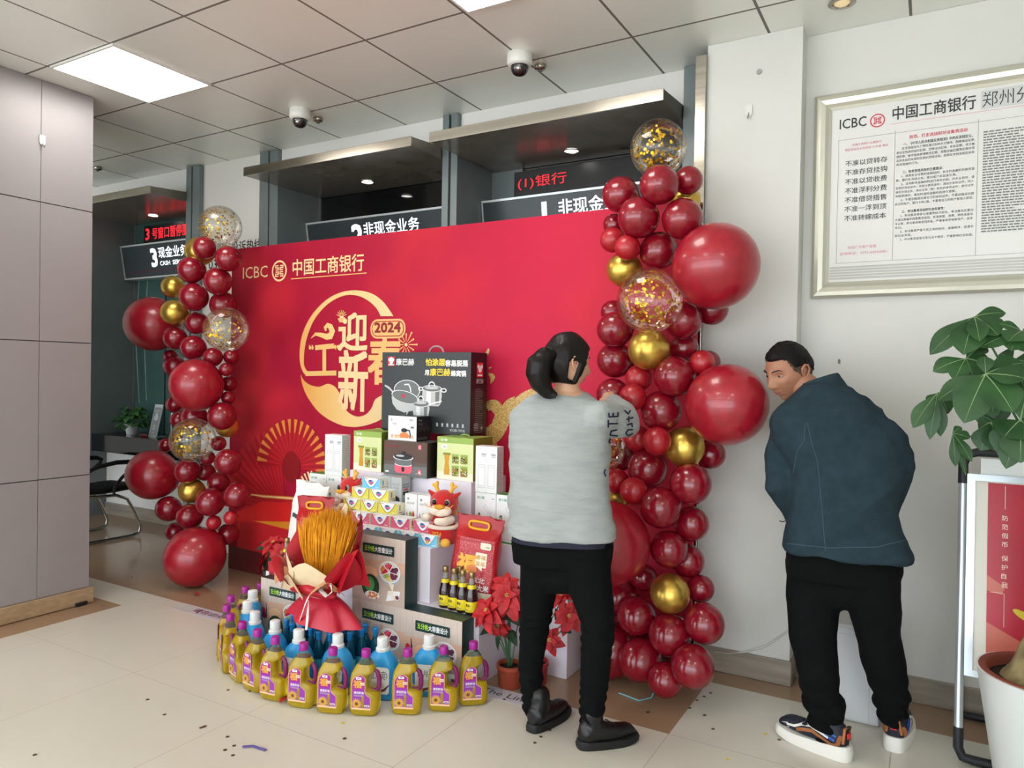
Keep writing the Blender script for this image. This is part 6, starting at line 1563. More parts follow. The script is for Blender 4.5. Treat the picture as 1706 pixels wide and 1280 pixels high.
# ------------------------------------------------------------------ leaves
def leaf(mb, base, tip, up, w, m=0, droop=.15, fold=.25, n=7, shape=.6, mid=None):
    """pointed leaf from base to tip, folded along its rib; w = full width"""
    base, tip = Vector(base), Vector(tip); L = tip-base; up = Vector(up); s = L.cross(up)
    if s.length < 1e-6: s = Vector((1, 0, 0))
    s.normalize(); u = s.cross(L).normalized(); ln = L.length; vs = []; fs = []
    for i in range(n+1):
        t = i/n; c = base+L*t+u*(droop*ln*4*t*(1-t))
        prof = (math.sin(PI*t**shape))**.9 if 0 < t < 1 else 0.0
        hw = w*.5*prof+.0004; vs += [c-s*hw+u*(hw*fold), c, c+s*hw+u*(hw*fold)]
    for i in range(n):
        a = 3*i; fs += [(a, a+1, a+4, a+3), (a+1, a+2, a+5, a+4)]
    mb.add(vs, fs, m, True)
    if mid is not None: mb.tube([base+L*t+u*(droop*ln*4*t*(1-t)+.0006) for t in (0, .25, .5, .75, .98)], [w*.02, w*.017, w*.013, w*.009, .0003], 5, mid)

# ------------------------------------------------------------------ bouquet of dyed wheat
M('wheat_gold', 'eaa51a', rough=.75, col2='d8900f', scale=40); M('paper_red', 'b3182a', rough=.38, bump=.15, bscale=12); M('paper_pink_red', 'bf2038', rough=.32, bump=.2, bscale=10); M('paper_kraft', 'dcc7a4', rough=.7, bump=.15, bscale=20); M('paper_tan', 'c08a62', rough=.6); M('ribbon_white', 'e4dfdc', rough=.35)
B0 = Vector((-2.545, 2.565, .235)); bq = thing('wheat_bouquet', 'golden wheat bouquet wrapped in red and cream paper with a white ribbon', 'bouquet', B0)
tie = Vector((.02, -.02, .17)); axis = Vector((.16, -.02, 1)).normalized()
def bpt(px, py, y): return atY(px, py, y)-B0
m = MB(); rd = random.Random(11)
for i in range(1200):
    a = rd.uniform(0, 2*PI); rr = math.sqrt(rd.random()); dx, dy = rr*math.cos(a), rr*math.sin(a)
    topz = .565-.05*abs(dx)**2+rd.uniform(-.035, .03)
    tp = Vector((.04+dx*.15+rd.gauss(0, .012), .02+dy*.10+rd.gauss(0, .012), topz)); tp.z = topz-.02-(.03*max(0, -dy))
    b = Vector((.025+dx*.085, .0+dy*.055, .25)); md = b.lerp(tp, .55)+Vector((dx*.012, dy*.01, 0))
    m.tube([b, md, tp-(tp-md)*.35, tp], [.0011, .0016, .0036, .0005], 5)
    if i % 2: e_ = tp+Vector((rd.uniform(-.02, .02), rd.uniform(-.015, .015), rd.uniform(.01, .03))); m.tube([tp-(tp-md)*.25, e_], [.0012, .0003], 4)
m.build('wheat_ears', MATS['wheat_gold'], bq, kind='stuff')
def sheet(mb, th, hw, r0, z0, r1, z1, drop, curl=0.0, bulge=.0, seed=0, mi=0, cx=.02, cy=-.0, sy=.75, tipshift=0.0):
    nA, nR = 14, 12; g = []
    for j in range(nR+1):
        t = j/nR
        for i in range(nA+1):
            s_ = -1+2*i/nA; a = th+hw*s_*(.55+.45*t); te = t
            zt = z1-drop*(abs(s_-tipshift))**1.3
            r = r0+(r1-r0)*te+bulge*math.sin(PI*te); z = z0+(zt-z0)*te
            if curl and te > .72: k = (te-.72)/.28; r += curl*k; z -= abs(curl)*.9*k*k
            f = .010*te*noise.noise(Vector((s_*2.2+seed*3.1, te*3, seed)))
            g.append((cx+(r+f)*math.cos(a), cy+(r+f)*math.sin(a)*sy, z+.5*f))
    fs = [(j*(nA+1)+i, j*(nA+1)+i+1, (j+1)*(nA+1)+i+1, (j+1)*(nA+1)+i) for j in range(nR) for i in range(nA)]
    mb.add(g, fs, mi, True)
R_ = math.radians
m = MB()
sheet(m, R_(95), R_(60), .05, .17, .19, .50, .10, 0, .02, 1); sheet(m, R_(20), R_(32), .05, .17, .205, .585, .22, .0, .02, 2); sheet(m, R_(160), R_(38), .05, .17, .20, .47, .12, .02, .02, 3)
sheet(m, R_(205), R_(46), .05, .17, .235, .37, .09, .03, .05, 4); sheet(m, R_(338), R_(30), .05, .17, .23, .42, .12, .01, .06, 5); sheet(m, R_(270), R_(66), .05, .16, .15, .245, .04, .0, .07, 6); sheet(m, R_(350), R_(25), .05, .17, .23, .45, .2, .03, 0, 12)
m.build('red_paper_wrap', MATS['paper_red'], bq, fix=False)
m = MB(); sheet(m, R_(222), R_(36), .10, .19, .20, .42, .13, .0, .03, 7); sheet(m, R_(278), R_(38), .10, .19, .185, .36, .06, .01, .035, 8); sheet(m, R_(250), R_(30), .11, .18, .20, .30, .10, .02, .03, 9); sheet(m, R_(60), R_(40), .06, .25, .125, .60, .12, 0, .02, 10)
m.build('cream_paper_lining', MATS['paper_kraft'], bq, fix=False)
m = MB(); sheet(m, R_(208), R_(22), .12, .26, .225, .30, .05, .03, .0, 13); sheet(m, R_(312), R_(24), .10, .20, .205, .30, .07, .03, .02, 14); m.build('tan_paper_fold', MATS['paper_tan'], bq, fix=False)
m = MB(); rs = []
for j in range(9):
    t = j/8; ring = []
    for k in range(56):
        a = 2*PI*k/56; ru = math.sin(a*7+1.2)*.018*t+math.sin(a*3)*.015*t
        r = .045+.165*t**.6+ru; ring.append((.02+r*math.cos(a)*1.05, .0+r*math.sin(a)*.5, .175-.15*t+.03*t*max(0, -math.sin(a))+.02*t*math.sin(a*2+.6)))
    rs.append(ring)
m.rings(rs, cap=False); m.build('paper_skirt', MATS['paper_pink_red'], bq, fix=False)
m = MB(); m.tube([(.02+.05*math.cos(a), -.01+.04*math.sin(a), .172) for a in [2*PI*k/20 for k in range(22)]], .010, 8, flat=1.3, cap=False)
y = 2.44
m.tube([bpt(530, 967, 2.50), bpt(535, 985, y), bpt(545, 994, y), bpt(553, 986, y), bpt(551, 975, y+.01), bpt(540, 970, y+.02)], [.004, .011, .012, .011, .009, .005], 8, flat=.18, up=(0, 0, 1))
m.tube([bpt(527, 968, 2.50), bpt(518, 985, 2.45), bpt(508, 1008, 2.44), bpt(500, 1032, 2.45), bpt(497, 1042, 2.47)], [.005, .010, .009, .007, .006], 8, flat=.15, up=(0, 1, 0))
m.tube([bpt(514, 1000, 2.455), bpt(512, 1030, 2.45), bpt(510, 1050, 2.44)], [.003, .008, .007], 8, flat=.15, up=(0, 1, 0))
m.build('ribbon_bow', MATS['ribbon_white'], bq)

# ------------------------------------------------------------------ plush dragons
M('plush_red', 'c01a1c', rough=.9, sheen=.4, bump=.2, bscale=180); M('plush_cream', 'ecdccb', rough=.9, sheen=.3); M('plush_yellow', 'e8b040', rough=.9, sheen=.3); M('plush_gold', 'd99b2c', rough=.85); M('eye_black', '0c0b0c', rough=.12); M('plush_orange', 'e08a32', rough=.85)
def plush(loc, rz, tilt, label, variant):
    r = thing('plush_toy', label, 'plush toy', loc, rz, 'red plush dragons'); r.rotation_euler = (0, tilt, rz)
    def part(name, fn, mat, par=r): m = MB(); fn(m); return m.build(name, MATS[mat], par)
    part('lower_body', lambda m: m.lathe([(.05, 0), (.074, .008), (.082, .04), (.082, .075), (.076, .095), (.06, .105)], 28), 'plush_red')
    part('belt', lambda m: m.torus((0, 0, .093), .076, .011, (0, 0, 1), 0, 28, 10), 'plush_cream')
    part('torso', lambda m: m.ball((0, 0, .118), (.066, .058, .05)), 'plush_red')
    hd = part('head', lambda m: m.ball((0, .004, .205), (.072, .066, .068), 0, 28), 'plush_red')
    part('muzzle', lambda m: (m.ball((-.024, -.052, .176), (.034, .028, .026)), m.ball((.024, -.052, .176), (.034, .028, .026)), m.ball((0, -.05, .166), (.04, .026, .022))), 'plush_cream', hd)
    part('snout', lambda m: (m.ball((0, -.068, .196), (.03, .018, .013)), m.ball((-.014, -.078, .198), (.012, .01, .010)), m.ball((.014, -.078, .198), (.012, .01, .010))), 'plush_gold', hd)
    for s in (1, -1):
        e = part('eye', lambda m: m.ball((s*.034, -.051, .218), (.015, .010, .017)), 'eye_white', hd)
        part('pupil', lambda m: m.ball((s*.033, -.058, .217), (.011, .007, .013)), 'eye_black', e)
        part('horn', lambda m: (m.limb([(s*.034, 0, .262), (s*.043, 0, .285), (s*.040, 0, .308)], [.010, .010, .009]), m.limb([(s*.043, 0, .282), (s*.060, 0, .296)], [.008, .008])), 'plush_yellow', hd)
        part('ear', lambda m: m.limb([(s*.06, .0, .245), (s*.082, .004, .262)], [.014, .006]), 'plush_red', hd)
        part('whisker', lambda m: m.tube([(s*.03, -.07, .19), (s*.06, -.085, .20), (s*.075, -.08, .215)], [.003, .0025, .001], 6), 'plush_yellow', hd)
        part('foot', lambda m: m.ball((s*.04, -.072, .020), (.026, .022, .022)), 'plush_yellow')
    for k in range(4): part('mane_spike', lambda m: m.lathe([(.016, 0), (.010, .012), (.001, .03)], 10, (.066-.006*abs(k-1.5), .02, .15+.026*k), sy=.4), 'plush_orange', hd)
    if variant == 0: a1, a2 = [(-.055, -.02, .135), (-.075, -.06, .135), (-.06, -.085, .145)], [(.05, -.03, .13), (.03, -.075, .125), (.0, -.09, .128)]
    else: a1, a2 = [(-.055, -.02, .135), (-.085, -.05, .128), (-.088, -.08, .14)], [(.05, -.03, .13), (.04, -.075, .12), (.02, -.085, .118)]
    for a in (a1, a2):
        ar = part('arm', lambda m: m.limb(a, [.022, .021, .018]), 'plush_cream'); part('paw', lambda m: m.ball(a[2], (.017, .017, .016)), 'plush_yellow', ar)
    P = Print(.0008, lambda u, v, d, O, U, V, Nn: Vector((.084*math.sin(u/.083), -.084*math.cos(u/.083)-d, v)))
    P.text('2024', -.03, .055, .018, 'plush_gold', 1, w=.05, bold=.02); P.build('belly_lettering', (0, 0, 0), (1, 0, 0), (0, 0, 1), r)
    return r
plush((-2.158, 3.03, BZ+.001), R_(18), R_(2), 'red plush dragon standing beside the soap boxes and the red rice bag', 0)
plush((-2.835, 3.10, BZ+.001), R_(-8), R_(-3), 'red plush dragon waving behind the bouquet beside the soap pyramid', 1)
P = Print(.001)
# little yellow fan seen between the red fan print and the lamp boxes
for k in range(7):
    a0 = R_(95+12*k); a1 = R_(95+12*k+6); c = bp(524, 826); P.poly([c, (c[0]+.17*math.cos(a0), c[1]+.17*math.sin(a0)), (c[0]+.17*math.cos(a1), c[1]+.17*math.sin(a1))], 'print_pale_gold', 8)
P.build('small_fan_print', (BX0, -.0005, 0), (1, 0, 0), (0, 0, 1), bd)

# ------------------------------------------------------------------ poinsettias
M('bract_red', 'bb1a22', rough=.6, col2='a3151d', scale=25); M('leaf_dark', '22382a', rough=.5, col2='2b4a31', scale=14); M('stem_green', '3e6a48', rough=.6); M('terracotta', 'a84a30', rough=.65, col2='9a4029', scale=10); M('soil', '241a14', rough=.95); M('pistil', 'c9a85a', rough=.6); M('pot_red', 'b0323a', rough=.6)
def poinsettia(loc, label, flowers, leaves, pot, seed):
    base = Vector(loc); r = thing('potted_poinsettia', label, 'flower', base, 0, None); rd = random.Random(seed)
    if pot:
        m = MB(); m.lathe([(.050, 0), (.054, .004), (.060, .085), (.064, .088), (.064, .105), (.057, .105), (.055, .088)], 30, cap=False); m.lathe([(.001, .002), (.05, .001)], 30, cap=False); m.build('pot', MATS[pot], r)
        m = MB(); m.lathe([(.057, .084), (.03, .090), (.001, .092)], 24); m.build('soil', MATS['soil'], r)
    st = MB(); lf = MB()
    for (px, py, y, sz, fx, fy, fz) in flowers:
        c = atY(px, py, y)-base; n_ = Vector((fx, fy, fz)).normalized(); fl_ = MB(); q = n_.to_track_quat('Z', 'Y')
        for ring, cnt, L, el in ((0, 6, 1.0, -.15), (1, 6, .82, .10), (2, 5, .55, .35)):
            for k in range(cnt):
                a = 2*PI*(k+.5*ring)/cnt+rd.uniform(-.2, .2); d = q @ Vector((math.cos(a)*math.cos(el), math.sin(a)*math.cos(el), math.sin(el)))
                l = sz*L*rd.uniform(.85, 1.1); b = c+n_*.004*ring
                t = b+d*l; t.z -= l*.18*(1-ring*.4); leaf(fl_, b+d*.006, t, n_, l*.58, 0, .10, .18, 6, .72, 0)
        fo = fl_.build('flower', MATS['bract_red'], r, fix=False)
        pm_ = MB()
        for k in range(7): a = 2*PI*k/7; pm_.ball(c+n_*.010+(q @ Vector((math.cos(a), math.sin(a), 0)))*.009*(k > 0), .0042, 0, 8)
        pm_.build('pistils', MATS['pistil'], fo)
        st.tube([Vector((rd.uniform(-.015, .015), rd.uniform(-.015, .015), .085)), c*.5+Vector((0, 0, .07)), c-n_*.02, c], [.0035, .003, .003, .004], 6)
    for (x0, y0, yy0, x1, y1, yy1, w_) in leaves:
        a, b = atY(x0, y0, yy0)-base, atY(x1, y1, yy1)-base; leaf(lf, a, b, (0, -.5, 1), w_, 0, .12, .2, 7, .7, 0)
        st.tube([Vector((0, 0, .09)), (a+Vector((0, 0, .09)))*.5+Vector((0, 0, .01)), a], .0025, 5)
    st.build('stems', MATS['stem_green'], r); lf.build('leaves', MATS['leaf_dark'], r, fix=False)
poinsettia((-1.705, 2.965, .0008), 'big red poinsettia in a terracotta pot beside the last oil bottle',
           [(812, 1018, 2.86, .105, -.3, -.8, .5), (842, 975, 2.94, .085, .1, -.6, .8), (846, 992, 2.90, .105, .15, -.9, .35), (872, 1005, 2.97, .085, .6, -.6, .4), (832, 1040, 2.92, .07, 0, -.9, .0)],
           [(835, 1025, 2.93, 866, 1042, 2.88, .06), (822, 1050, 2.93, 792, 1062, 2.88, .045), (846, 1050, 2.95, 862, 1078, 2.92, .05), (838, 1040, 2.96, 830, 1085, 2.95, .035), (850, 1030, 2.98, 880, 1050, 2.98, .05), (840, 1060, 2.93, 858, 1062, 2.9, .045)], 'terracotta', 3)
poinsettia((-1.62, 3.06, .0008), 'red poinsettia in a red pot partly hidden behind the woman\'s legs',
           [(949, 1026, 3.02, .085, .3, -.85, .3), (916, 1066, 2.98, .07, .2, -.8, .2), (936, 992, 3.05, .06, 0, -.6, .6)], [(936, 1040, 3.02, 925, 1014, 3.02, .05), (936, 1050, 3.02, 952, 1056, 3.0, .05), (920, 1070, 3.02, 905, 1085, 3.0, .04)], 'pot_red', 5)
poinsettia((-3.36, 2.93, .0008), 'small red poinsettia beside the first storage box and the backdrop',
           [(456, 905, 2.95, .085, .1, -.5, .8), (462, 944, 2.86, .085, .1, -.95, .1), (440, 938, 2.92, .08, -.7, -.6, .2), (470, 920, 2.9, .075, .5, -.7, .3)], [(448, 915, 2.95, 424, 918, 2.95, .05), (452, 930, 2.9, 462, 952, 2.85, .05), (444, 935, 2.93, 440, 958, 2.9, .045), (450, 910, 3.0, 434, 905, 3.0, .05), (460, 925, 2.88, 470, 938, 2.86, .045)], 'terracotta', 8)

# ------------------------------------------------------------------ money tree in the white planter
M('planter_white', 'dfe4e4', rough=.3, spec=.5); M('planter_rim', '7e3c2c', rough=.7); M('bark', '9a8a62', rough=.9, col2='6f6244', scale=24, stretch=(1, 1, .35), bump=.8, bscale=30)
M('tree_leaf', '33582f', rough=.45, col2='264625', scale=9, spec=.4); M('leaf_vein', '86a070', rough=.6)
tb = Vector((.365, 3.02, 0)); tree = thing('potted_tree', 'tall money tree in a big white planter standing before the poster stand', 'plant', (tb.x, tb.y, .0008))
m = MB(); m.lathe([(.135, 0), (.14, .004), (.215, .485), (.219, .49), (.205, .49), (.198, .44)], 48, cap=False); m.build('planter', MATS['planter_white'], tree)
m = MB(); m.lathe([(.212, .486), (.208, .494), (.188, .492), (.178, .46)], 48, cap=False); m.build('planter_rim', MATS['planter_rim'], tree)
m = MB(); m.lathe([(.184, .455), (.1, .462), (.001, .465)], 36); m.build('soil', MATS['soil'], tree)
tr_pts = [Vector((-.035, .03, .44)), Vector((-.025, .03, .50)), Vector((-.005, .03, .60)), Vector((.0, .03, .80)), Vector((-.005, .03, 1.0)), Vector((-.012, .03, 1.16))]
m = MB(); m.tube(tr_pts, [.125, .092, .070, .060, .056, .050], 24); me = m.mesh('t', []); 
m2 = MB(); rs = []
for i in range(40):
    t = i/39*5; k = min(int(t), 4); f = t-k; c = tr_pts[k].lerp(tr_pts[k+1], f); rr = [.125, .092, .070, .060, .056, .050]; r0 = rr[k]*(1-f)+rr[k+1]*f
    rs.append([c+Vector((math.cos(a), math.sin(a), 0))*(r0*(1+.07*noise.noise(Vector((math.cos(a)*2, math.sin(a)*2, c.z*7))))) for a in [2*PI*q/28 for q in range(28)]])
m2.rings(rs); m2.build('trunk', MATS['bark'], tree)
lv = MB(); pt = MB(); O = Vector((tb.x, tb.y, 0))
clusters = [
 ((1623, 528, 2.98), [(1549, 592, 2.96, 34), (1605, 592, 2.90, 46), (1676, 522, 3.0, 26), (1664, 560, 2.92, 40), (1632, 570, 2.88, 28)]),
 ((1609, 598, 2.95), [(1554, 620, 2.94, 30), (1625, 640, 2.92, 30), (1640, 575, 3.0, 30), (1590, 635, 2.90, 28), (1650, 610, 2.95, 30)]),
 ((1642, 624, 2.86), [(1606, 706, 2.80, 48), (1688, 688, 2.80, 52), (1712, 632, 2.82, 40), (1562, 668, 2.90, 34), (1640, 594, 2.88, 22), (1706, 605, 2.9, 40), (1590, 672, 2.84, 34), (1655, 690, 2.86, 40)]),
 ((1702, 552, 2.95), [(1664, 540, 2.94, 18), (1632, 580, 2.92, 30), (1684, 585, 2.9, 40), (1735, 560, 3.0, 40), (1680, 570, 2.88, 36), (1720, 590, 2.9, 40)]),
 ((1562, 655, 2.98), [(1521, 714, 2.96, 26), (1549, 733, 2.95, 20), (1567, 728, 2.97, 20), (1580, 690, 3.0, 26), (1548, 680, 3.02, 22)]),
 ((1587, 722, 2.97), [(1616, 731, 2.95, 18), (1619, 770, 2.94, 16), (1592, 778, 2.96, 14), (1609, 793, 2.97, 8), (1602, 712, 2.98, 12)]),
 ((1652, 704, 3.0), [(1634, 752, 2.98, 34), (1656, 752, 2.97, 30), (1622, 738, 3.0, 10), (1672, 740, 2.98, 34), (1630, 716, 3.02, 30)]),
 ((1700, 700, 2.92), [(1664, 758, 2.9, 46), (1700, 772, 2.86, 52), (1676, 782, 2.88, 34), (1672, 730, 2.88, 50), (1740, 760, 2.9, 50), (1712, 650, 2.95, 50)]),
 ((1660, 640, 3.05), [(1630, 706, 3.04, 40), (1650, 712, 3.04, 44), (1690, 660, 3.06, 44), (1600, 664, 3.06, 40), (1640, 600, 3.08, 36)]),
 ((1688, 600, 3.1), [(1660, 650, 3.1, 44), (1710, 660, 3.08, 48), (1730, 610, 3.1, 44), (1665, 590, 3.12, 34)]),
 ((1760, 620, 3.0), [(1720, 680, 2.96, 48), (1760, 700, 2.94, 50), (1800, 680, 3.0, 50), (1800, 620, 3.05, 46), (1770, 570, 3.05, 46)]),
 ((1770, 540, 3.1), [(1730, 580, 3.05, 46), (1770, 600, 3.0, 50), (1810, 570, 3.1, 46), (1790, 510, 3.15, 46)]),
 ((1790, 720, 3.1), [(1750, 770, 3.05, 48), (1790, 790, 3.05, 50), (1830, 760, 3.1, 50), (1820, 710, 3.15, 46)]),
]
for (c, tips) in clusters:
    C_ = atY(*c)-O
    pt.tube([Vector((-.01, .03, 1.14)), (Vector((-.01, .03, 1.14))+C_)*.5+Vector((0, 0, .05)), C_], [.006, .004, .003], 6)
    for (x, y_, yy, wpx) in tips:
        t = atY(x, y_, yy)-O; w_ = wpx/FPX*((t+O)-CAMP).dot(_fw)*1.1
        leaf(lv, C_, t, (0, -.75, .65), w_*1.05, 0, .07, .10, 12, 1.4, 1)
lv.build('leaves', [MATS['tree_leaf'], MATS['leaf_vein']], tree, fix=False); pt.build('leaf_stalks', MATS['stem_green'], tree)

# ------------------------------------------------------------------ poster stand
M('aluminium', (196, 204, 208), rough=.3, metal=.6); M('joint_black', (30, 32, 36), rough=.5); M('board_cream', (226, 224, 214), rough=.5); M('poster_red', 'bb2038', rough=.35, col2='ab1a30', scale=3); M('poster_blush', 'c86a5a', rough=.35); M('poster_cream', 'efe3cc', rough=.4); M('poster_gold', 'd8c030', rough=.4)
so = Vector((.112, 3.30, 0)); stand = thing('poster_stand', 'aluminium poster stand with a red notice behind the planter', 'poster stand', (so.x, so.y, .0008))
lean = Vector((0, .185, 1.2)).normalized(); Hs = 1.205; Ws = .62
def sp_(u, v, n=0): return Vector((u, 0, 0))+lean*v+Vector((0, -lean.z, lean.y))*n
for pth in ([sp_(0, .10), sp_(0, Hs-.10)], [sp_(Ws, .10), sp_(Ws, Hs-.10)], [sp_(.10, Hs), sp_(Ws-.10, Hs)]):
    m = MB(); m.tube(pth, .0155, 16); m.build('front_tube', MATS['aluminium'], stand)
for u, s_ in ((0, 1), (Ws, -1)):
    for pth in ([sp_(u, Hs-.13), sp_(u, Hs-.05), sp_(u+s_*.015, Hs-.012), sp_(u+s_*.05, Hs), sp_(u+s_*.13, Hs)], [sp_(u, .13), sp_(u, .055), sp_(u+s_*.015, .022), sp_(u+s_*.05, .018), sp_(u+s_*.13, .018)]):
        m = MB(); m.tube(pth, .018, 14); m.build('corner_joint', MATS['joint_black'], stand)
for u in (.01, Ws-.01):
    m = MB(); m.tube([sp_(u, Hs-.12, -.03), Vector((u, .43, .10))], .011, 12); m.build('rear_leg', MATS['aluminium'], stand)
m = MB(); m.tube([Vector((.01, .425, .11)), Vector((.01, .438, .03)), Vector((.04, .44, .016)), Vector((Ws-.04, .44, .016)), Vector((Ws-.01, .438, .03)), Vector((Ws-.01, .425, .11))], .0145, 12); m.build('rear_foot', MATS['joint_black'], stand)
def slab(mb, u0, u1, v0, v1, n0, n1, mi=0):
    vs = [sp_(u, v, n) for u in (u0, u1) for v in (v0, v1) for n in (n0, n1)]; mb.add(vs, [(0, 1, 3, 2), (4, 6, 7, 5), (0, 4, 5, 1), (2, 3, 7, 6), (0, 2, 6, 4), (1, 5, 7, 3)], mi)
pb = MB(); slab(pb, .02, Ws-.02, .34, Hs-.10, -.004, .008); pnl = pb.build('board', MATS['board_cream'], stand)
m = MB(); slab(m, .014, .042, .33, Hs-.09, .0, .016); slab(m, Ws-.042, Ws-.014, .33, Hs-.09, 0, .016); slab(m, .042, Ws-.042, Hs-.115, Hs-.09, 0, .016); slab(m, .042, Ws-.042, .33, .355, 0, .016); m.build('snap_frame', MATS['aluminium'], pnl)
m = MB(); slab(m, .06, Ws-.06, Hs-.09, Hs-.025, -.003, .003); m.build('header_plate', MATS['planter_white'], stand)
P = Print(.0006); PH = .70
P.rect(.0, 0, .44, PH, 'poster_red', 0); P.poly([(0, 0), (.44, 0), (.44, .10), (.2, .06), (0, .16)], 'poster_blush', 1); P.poly([(0, .34), (.06, .30), (.05, .27), (0, .28)], 'poster_blush', 1)
for i, ch in enumerate('防范假币'): P.text(ch, .047, .555-i*.034, .021, 'poster_cream', 2)
for i, ch in enumerate('保护自我'): P.text(ch, .047, .40-i*.034, .021, 'poster_cream', 2)
P.rect(.056, .60, .0575, .69, 'poster_cream', 2); P.rect(.056, .15, .0575, .275, 'poster_cream', 2); P.rect(.012, .275, .055, .2765, 'poster_cream', 2)
P.text('★ 守护钱袋子', .17, .625, .016, 'poster_cream', 2, w=.2)
for i, ch in enumerate('反假货币'): P.text(ch, .19+.03*(i % 2), .49-i*.115, .10, 'poster_cream', 2, bold=.03); P.text(ch, .15, .50-i*.115, .07, 'poster_blush', 1)
P.text('严禁', .165, .225, .012, 'poster_cream', 2)
P.ell(.125, .20, .045, .014, 'poster_gold', 3, 20, rot=-.5)
P.build('poster', sp_(.085, .385, .009), (1, 0, 0), tuple(lean), pnl)

# ------------------------------------------------------------------ framed notice on the wall
M('frame_silver', (206, 204, 190), rough=.3, metal=.55); M('notice_paper', (224, 224, 222), rough=.35, spec=.4); M('notice_ink', (58, 60, 62), rough=.6); M('notice_red', (206, 60, 84), rough=.6); M('notice_rose', (214, 128, 146), rough=.6); M('notice_grey', (190, 191, 186), rough=.6); M('notice_line', (120, 122, 120), rough=.6); M('notice_patch', (204, 206, 206), rough=.5)
FX0, FX1, FZ0, FZ1 = -.525, 1.30, 1.868, 2.846
nf = thing('framed_notice', 'large silver framed bank notice on the white wall', 'notice', ((FX0+FX1)/2, 3.809, FZ0)); hw = (FX1-FX0)/2; hh = FZ1-FZ0
m = MB(); prof = [(0, 0), (0, -.022), (.012, -.032), (.03, -.036), (.05, -.030), (.064, -.020), (.076, -.014), (.076, 0)]; crn = [(-hw, 0, 1, 1), (hw, 0, -1, 1), (hw, hh, -1, -1), (-hw, hh, 1, -1), (-hw, 0, 1, 1)]
m.rings([[(cx+sx*a, b, cz+sz*a) for a, b in prof] for cx, cz, sx, sz in crn], 0, False, cap=False); m.build('frame', MATS['frame_silver'], nf)
m = MB(); m.box(-hw+.07, hw-.07, -.010, -.002, .07, hh-.07); m.build('notice_sheet', MATS['notice_paper'], nf)
P = Print(.0006); fx = lambda px, py: (lambda p: (p.x-FX0, p.z-FZ0))(atY(px, py, 3.799))
def ft(s, x0, y0, x1, y1, mat, bold=0.0):
    """(x0, y1)-(x1, .) lower corners, y0 top at the start"""
    a, b, c = fx(x0, y1), fx(x1, y1), fx(x0, y0); P.text(s, a[0], a[1], c[1]-a[1], mat, 2, w=b[0]-a[0], bold=bold)
ft('ICBC', 1399, 200, 1443, 216, 'notice_ink', .008)
a = fx(1462, 201); P.ring(a[0], a[1], .029, .029, .005, 'notice_red', 2); k = .0036
for sgn in (1, -1):
    for pts in ([(-.9, 4), (-4, 4), (-4, 2.4), (-.9, 2.4), (-.9, .8), (-4, .8)], [(.9, 4), (4, 4), (4, 2.4), (.9, 2.4), (.9, .8), (4, .8)]): P.stroke([(a[0]+x*k*sgn, a[1]+y*k*sgn) for x, y in pts], .0036, 'notice_red', 2)
a0 = fx(1487, 201); P.text('中国工商银行', a0[0], a0[1], .062, 'notice_ink', 2, w=.325, bold=.012)
P.rect(a0[0]+.345, a0[1]-.008, a0[0]+.60, a0[1]+.074, 'notice_patch', 1); P.text('郑州分行', a0[0]+.35, a0[1], .066, 'notice_ink', 2, w=.24, bold=-.004); P.text('警示教育公告栏', a0[0]+.64, a0[1], .06, 'notice_ink', 2, w=.40, bold=.01)
P.stroke([(a0[0]-.005, a0[1]-.016), (a0[0]+1.06, a0[1]-.016)], .0014, 'notice_rose', 2)
# columns
cz0, cz1 = .165, hh-.225; c0, c1, c2, c3 = .108, .347, .672, 1.72
for u in (c0, c1, c2, c3): P.rect(u, cz0, u+.0014, cz1+(.012 if u in (c1, c2) else 0), 'notice_line', 1)
P.rect(c0, cz1, c3, cz1+.0014, 'notice_line', 1); P.rect(c0, cz0, c3, cz0+.0014, 'notice_line', 1)
for k in range(5): P.rect(.08, .088+.013*k, 2*hw-.08, .088+.013*k+.009, 'notice_grey', 1)
P.text('中国工商银行认真执行', c0+.06, cz1-.035, .012, 'notice_rose', 2, w=.125); P.text('银监会信贷业务经营“七不准”规定', c0+.028, cz1-.056, .012, 'notice_rose', 2, w=.185)
for i, s_ in enumerate(('不准以贷转存', '不准存贷挂钩', '不准以贷收费', '不准浮利分费', '不准借贷搭售', '不准一浮到顶', '不准转嫁成本')): P.text(s_, c0+.032, cz1-.128-i*.0435, .027, 'notice_ink', 2, w=.178, bold=.004)
P.text('欢迎广大客户监督', c0+.05, cz0+.066, .014, 'notice_rose', 2, w=.122); P.text('咨询电话：0371-65832081', c0+.015, cz0+.038, .014, 'notice_rose', 2, w=.20)
P.text('防范、打击洗钱和非法集资活动', c1+.06, cz1-.035, .016, 'notice_red', 2, w=.225, bold=.01)
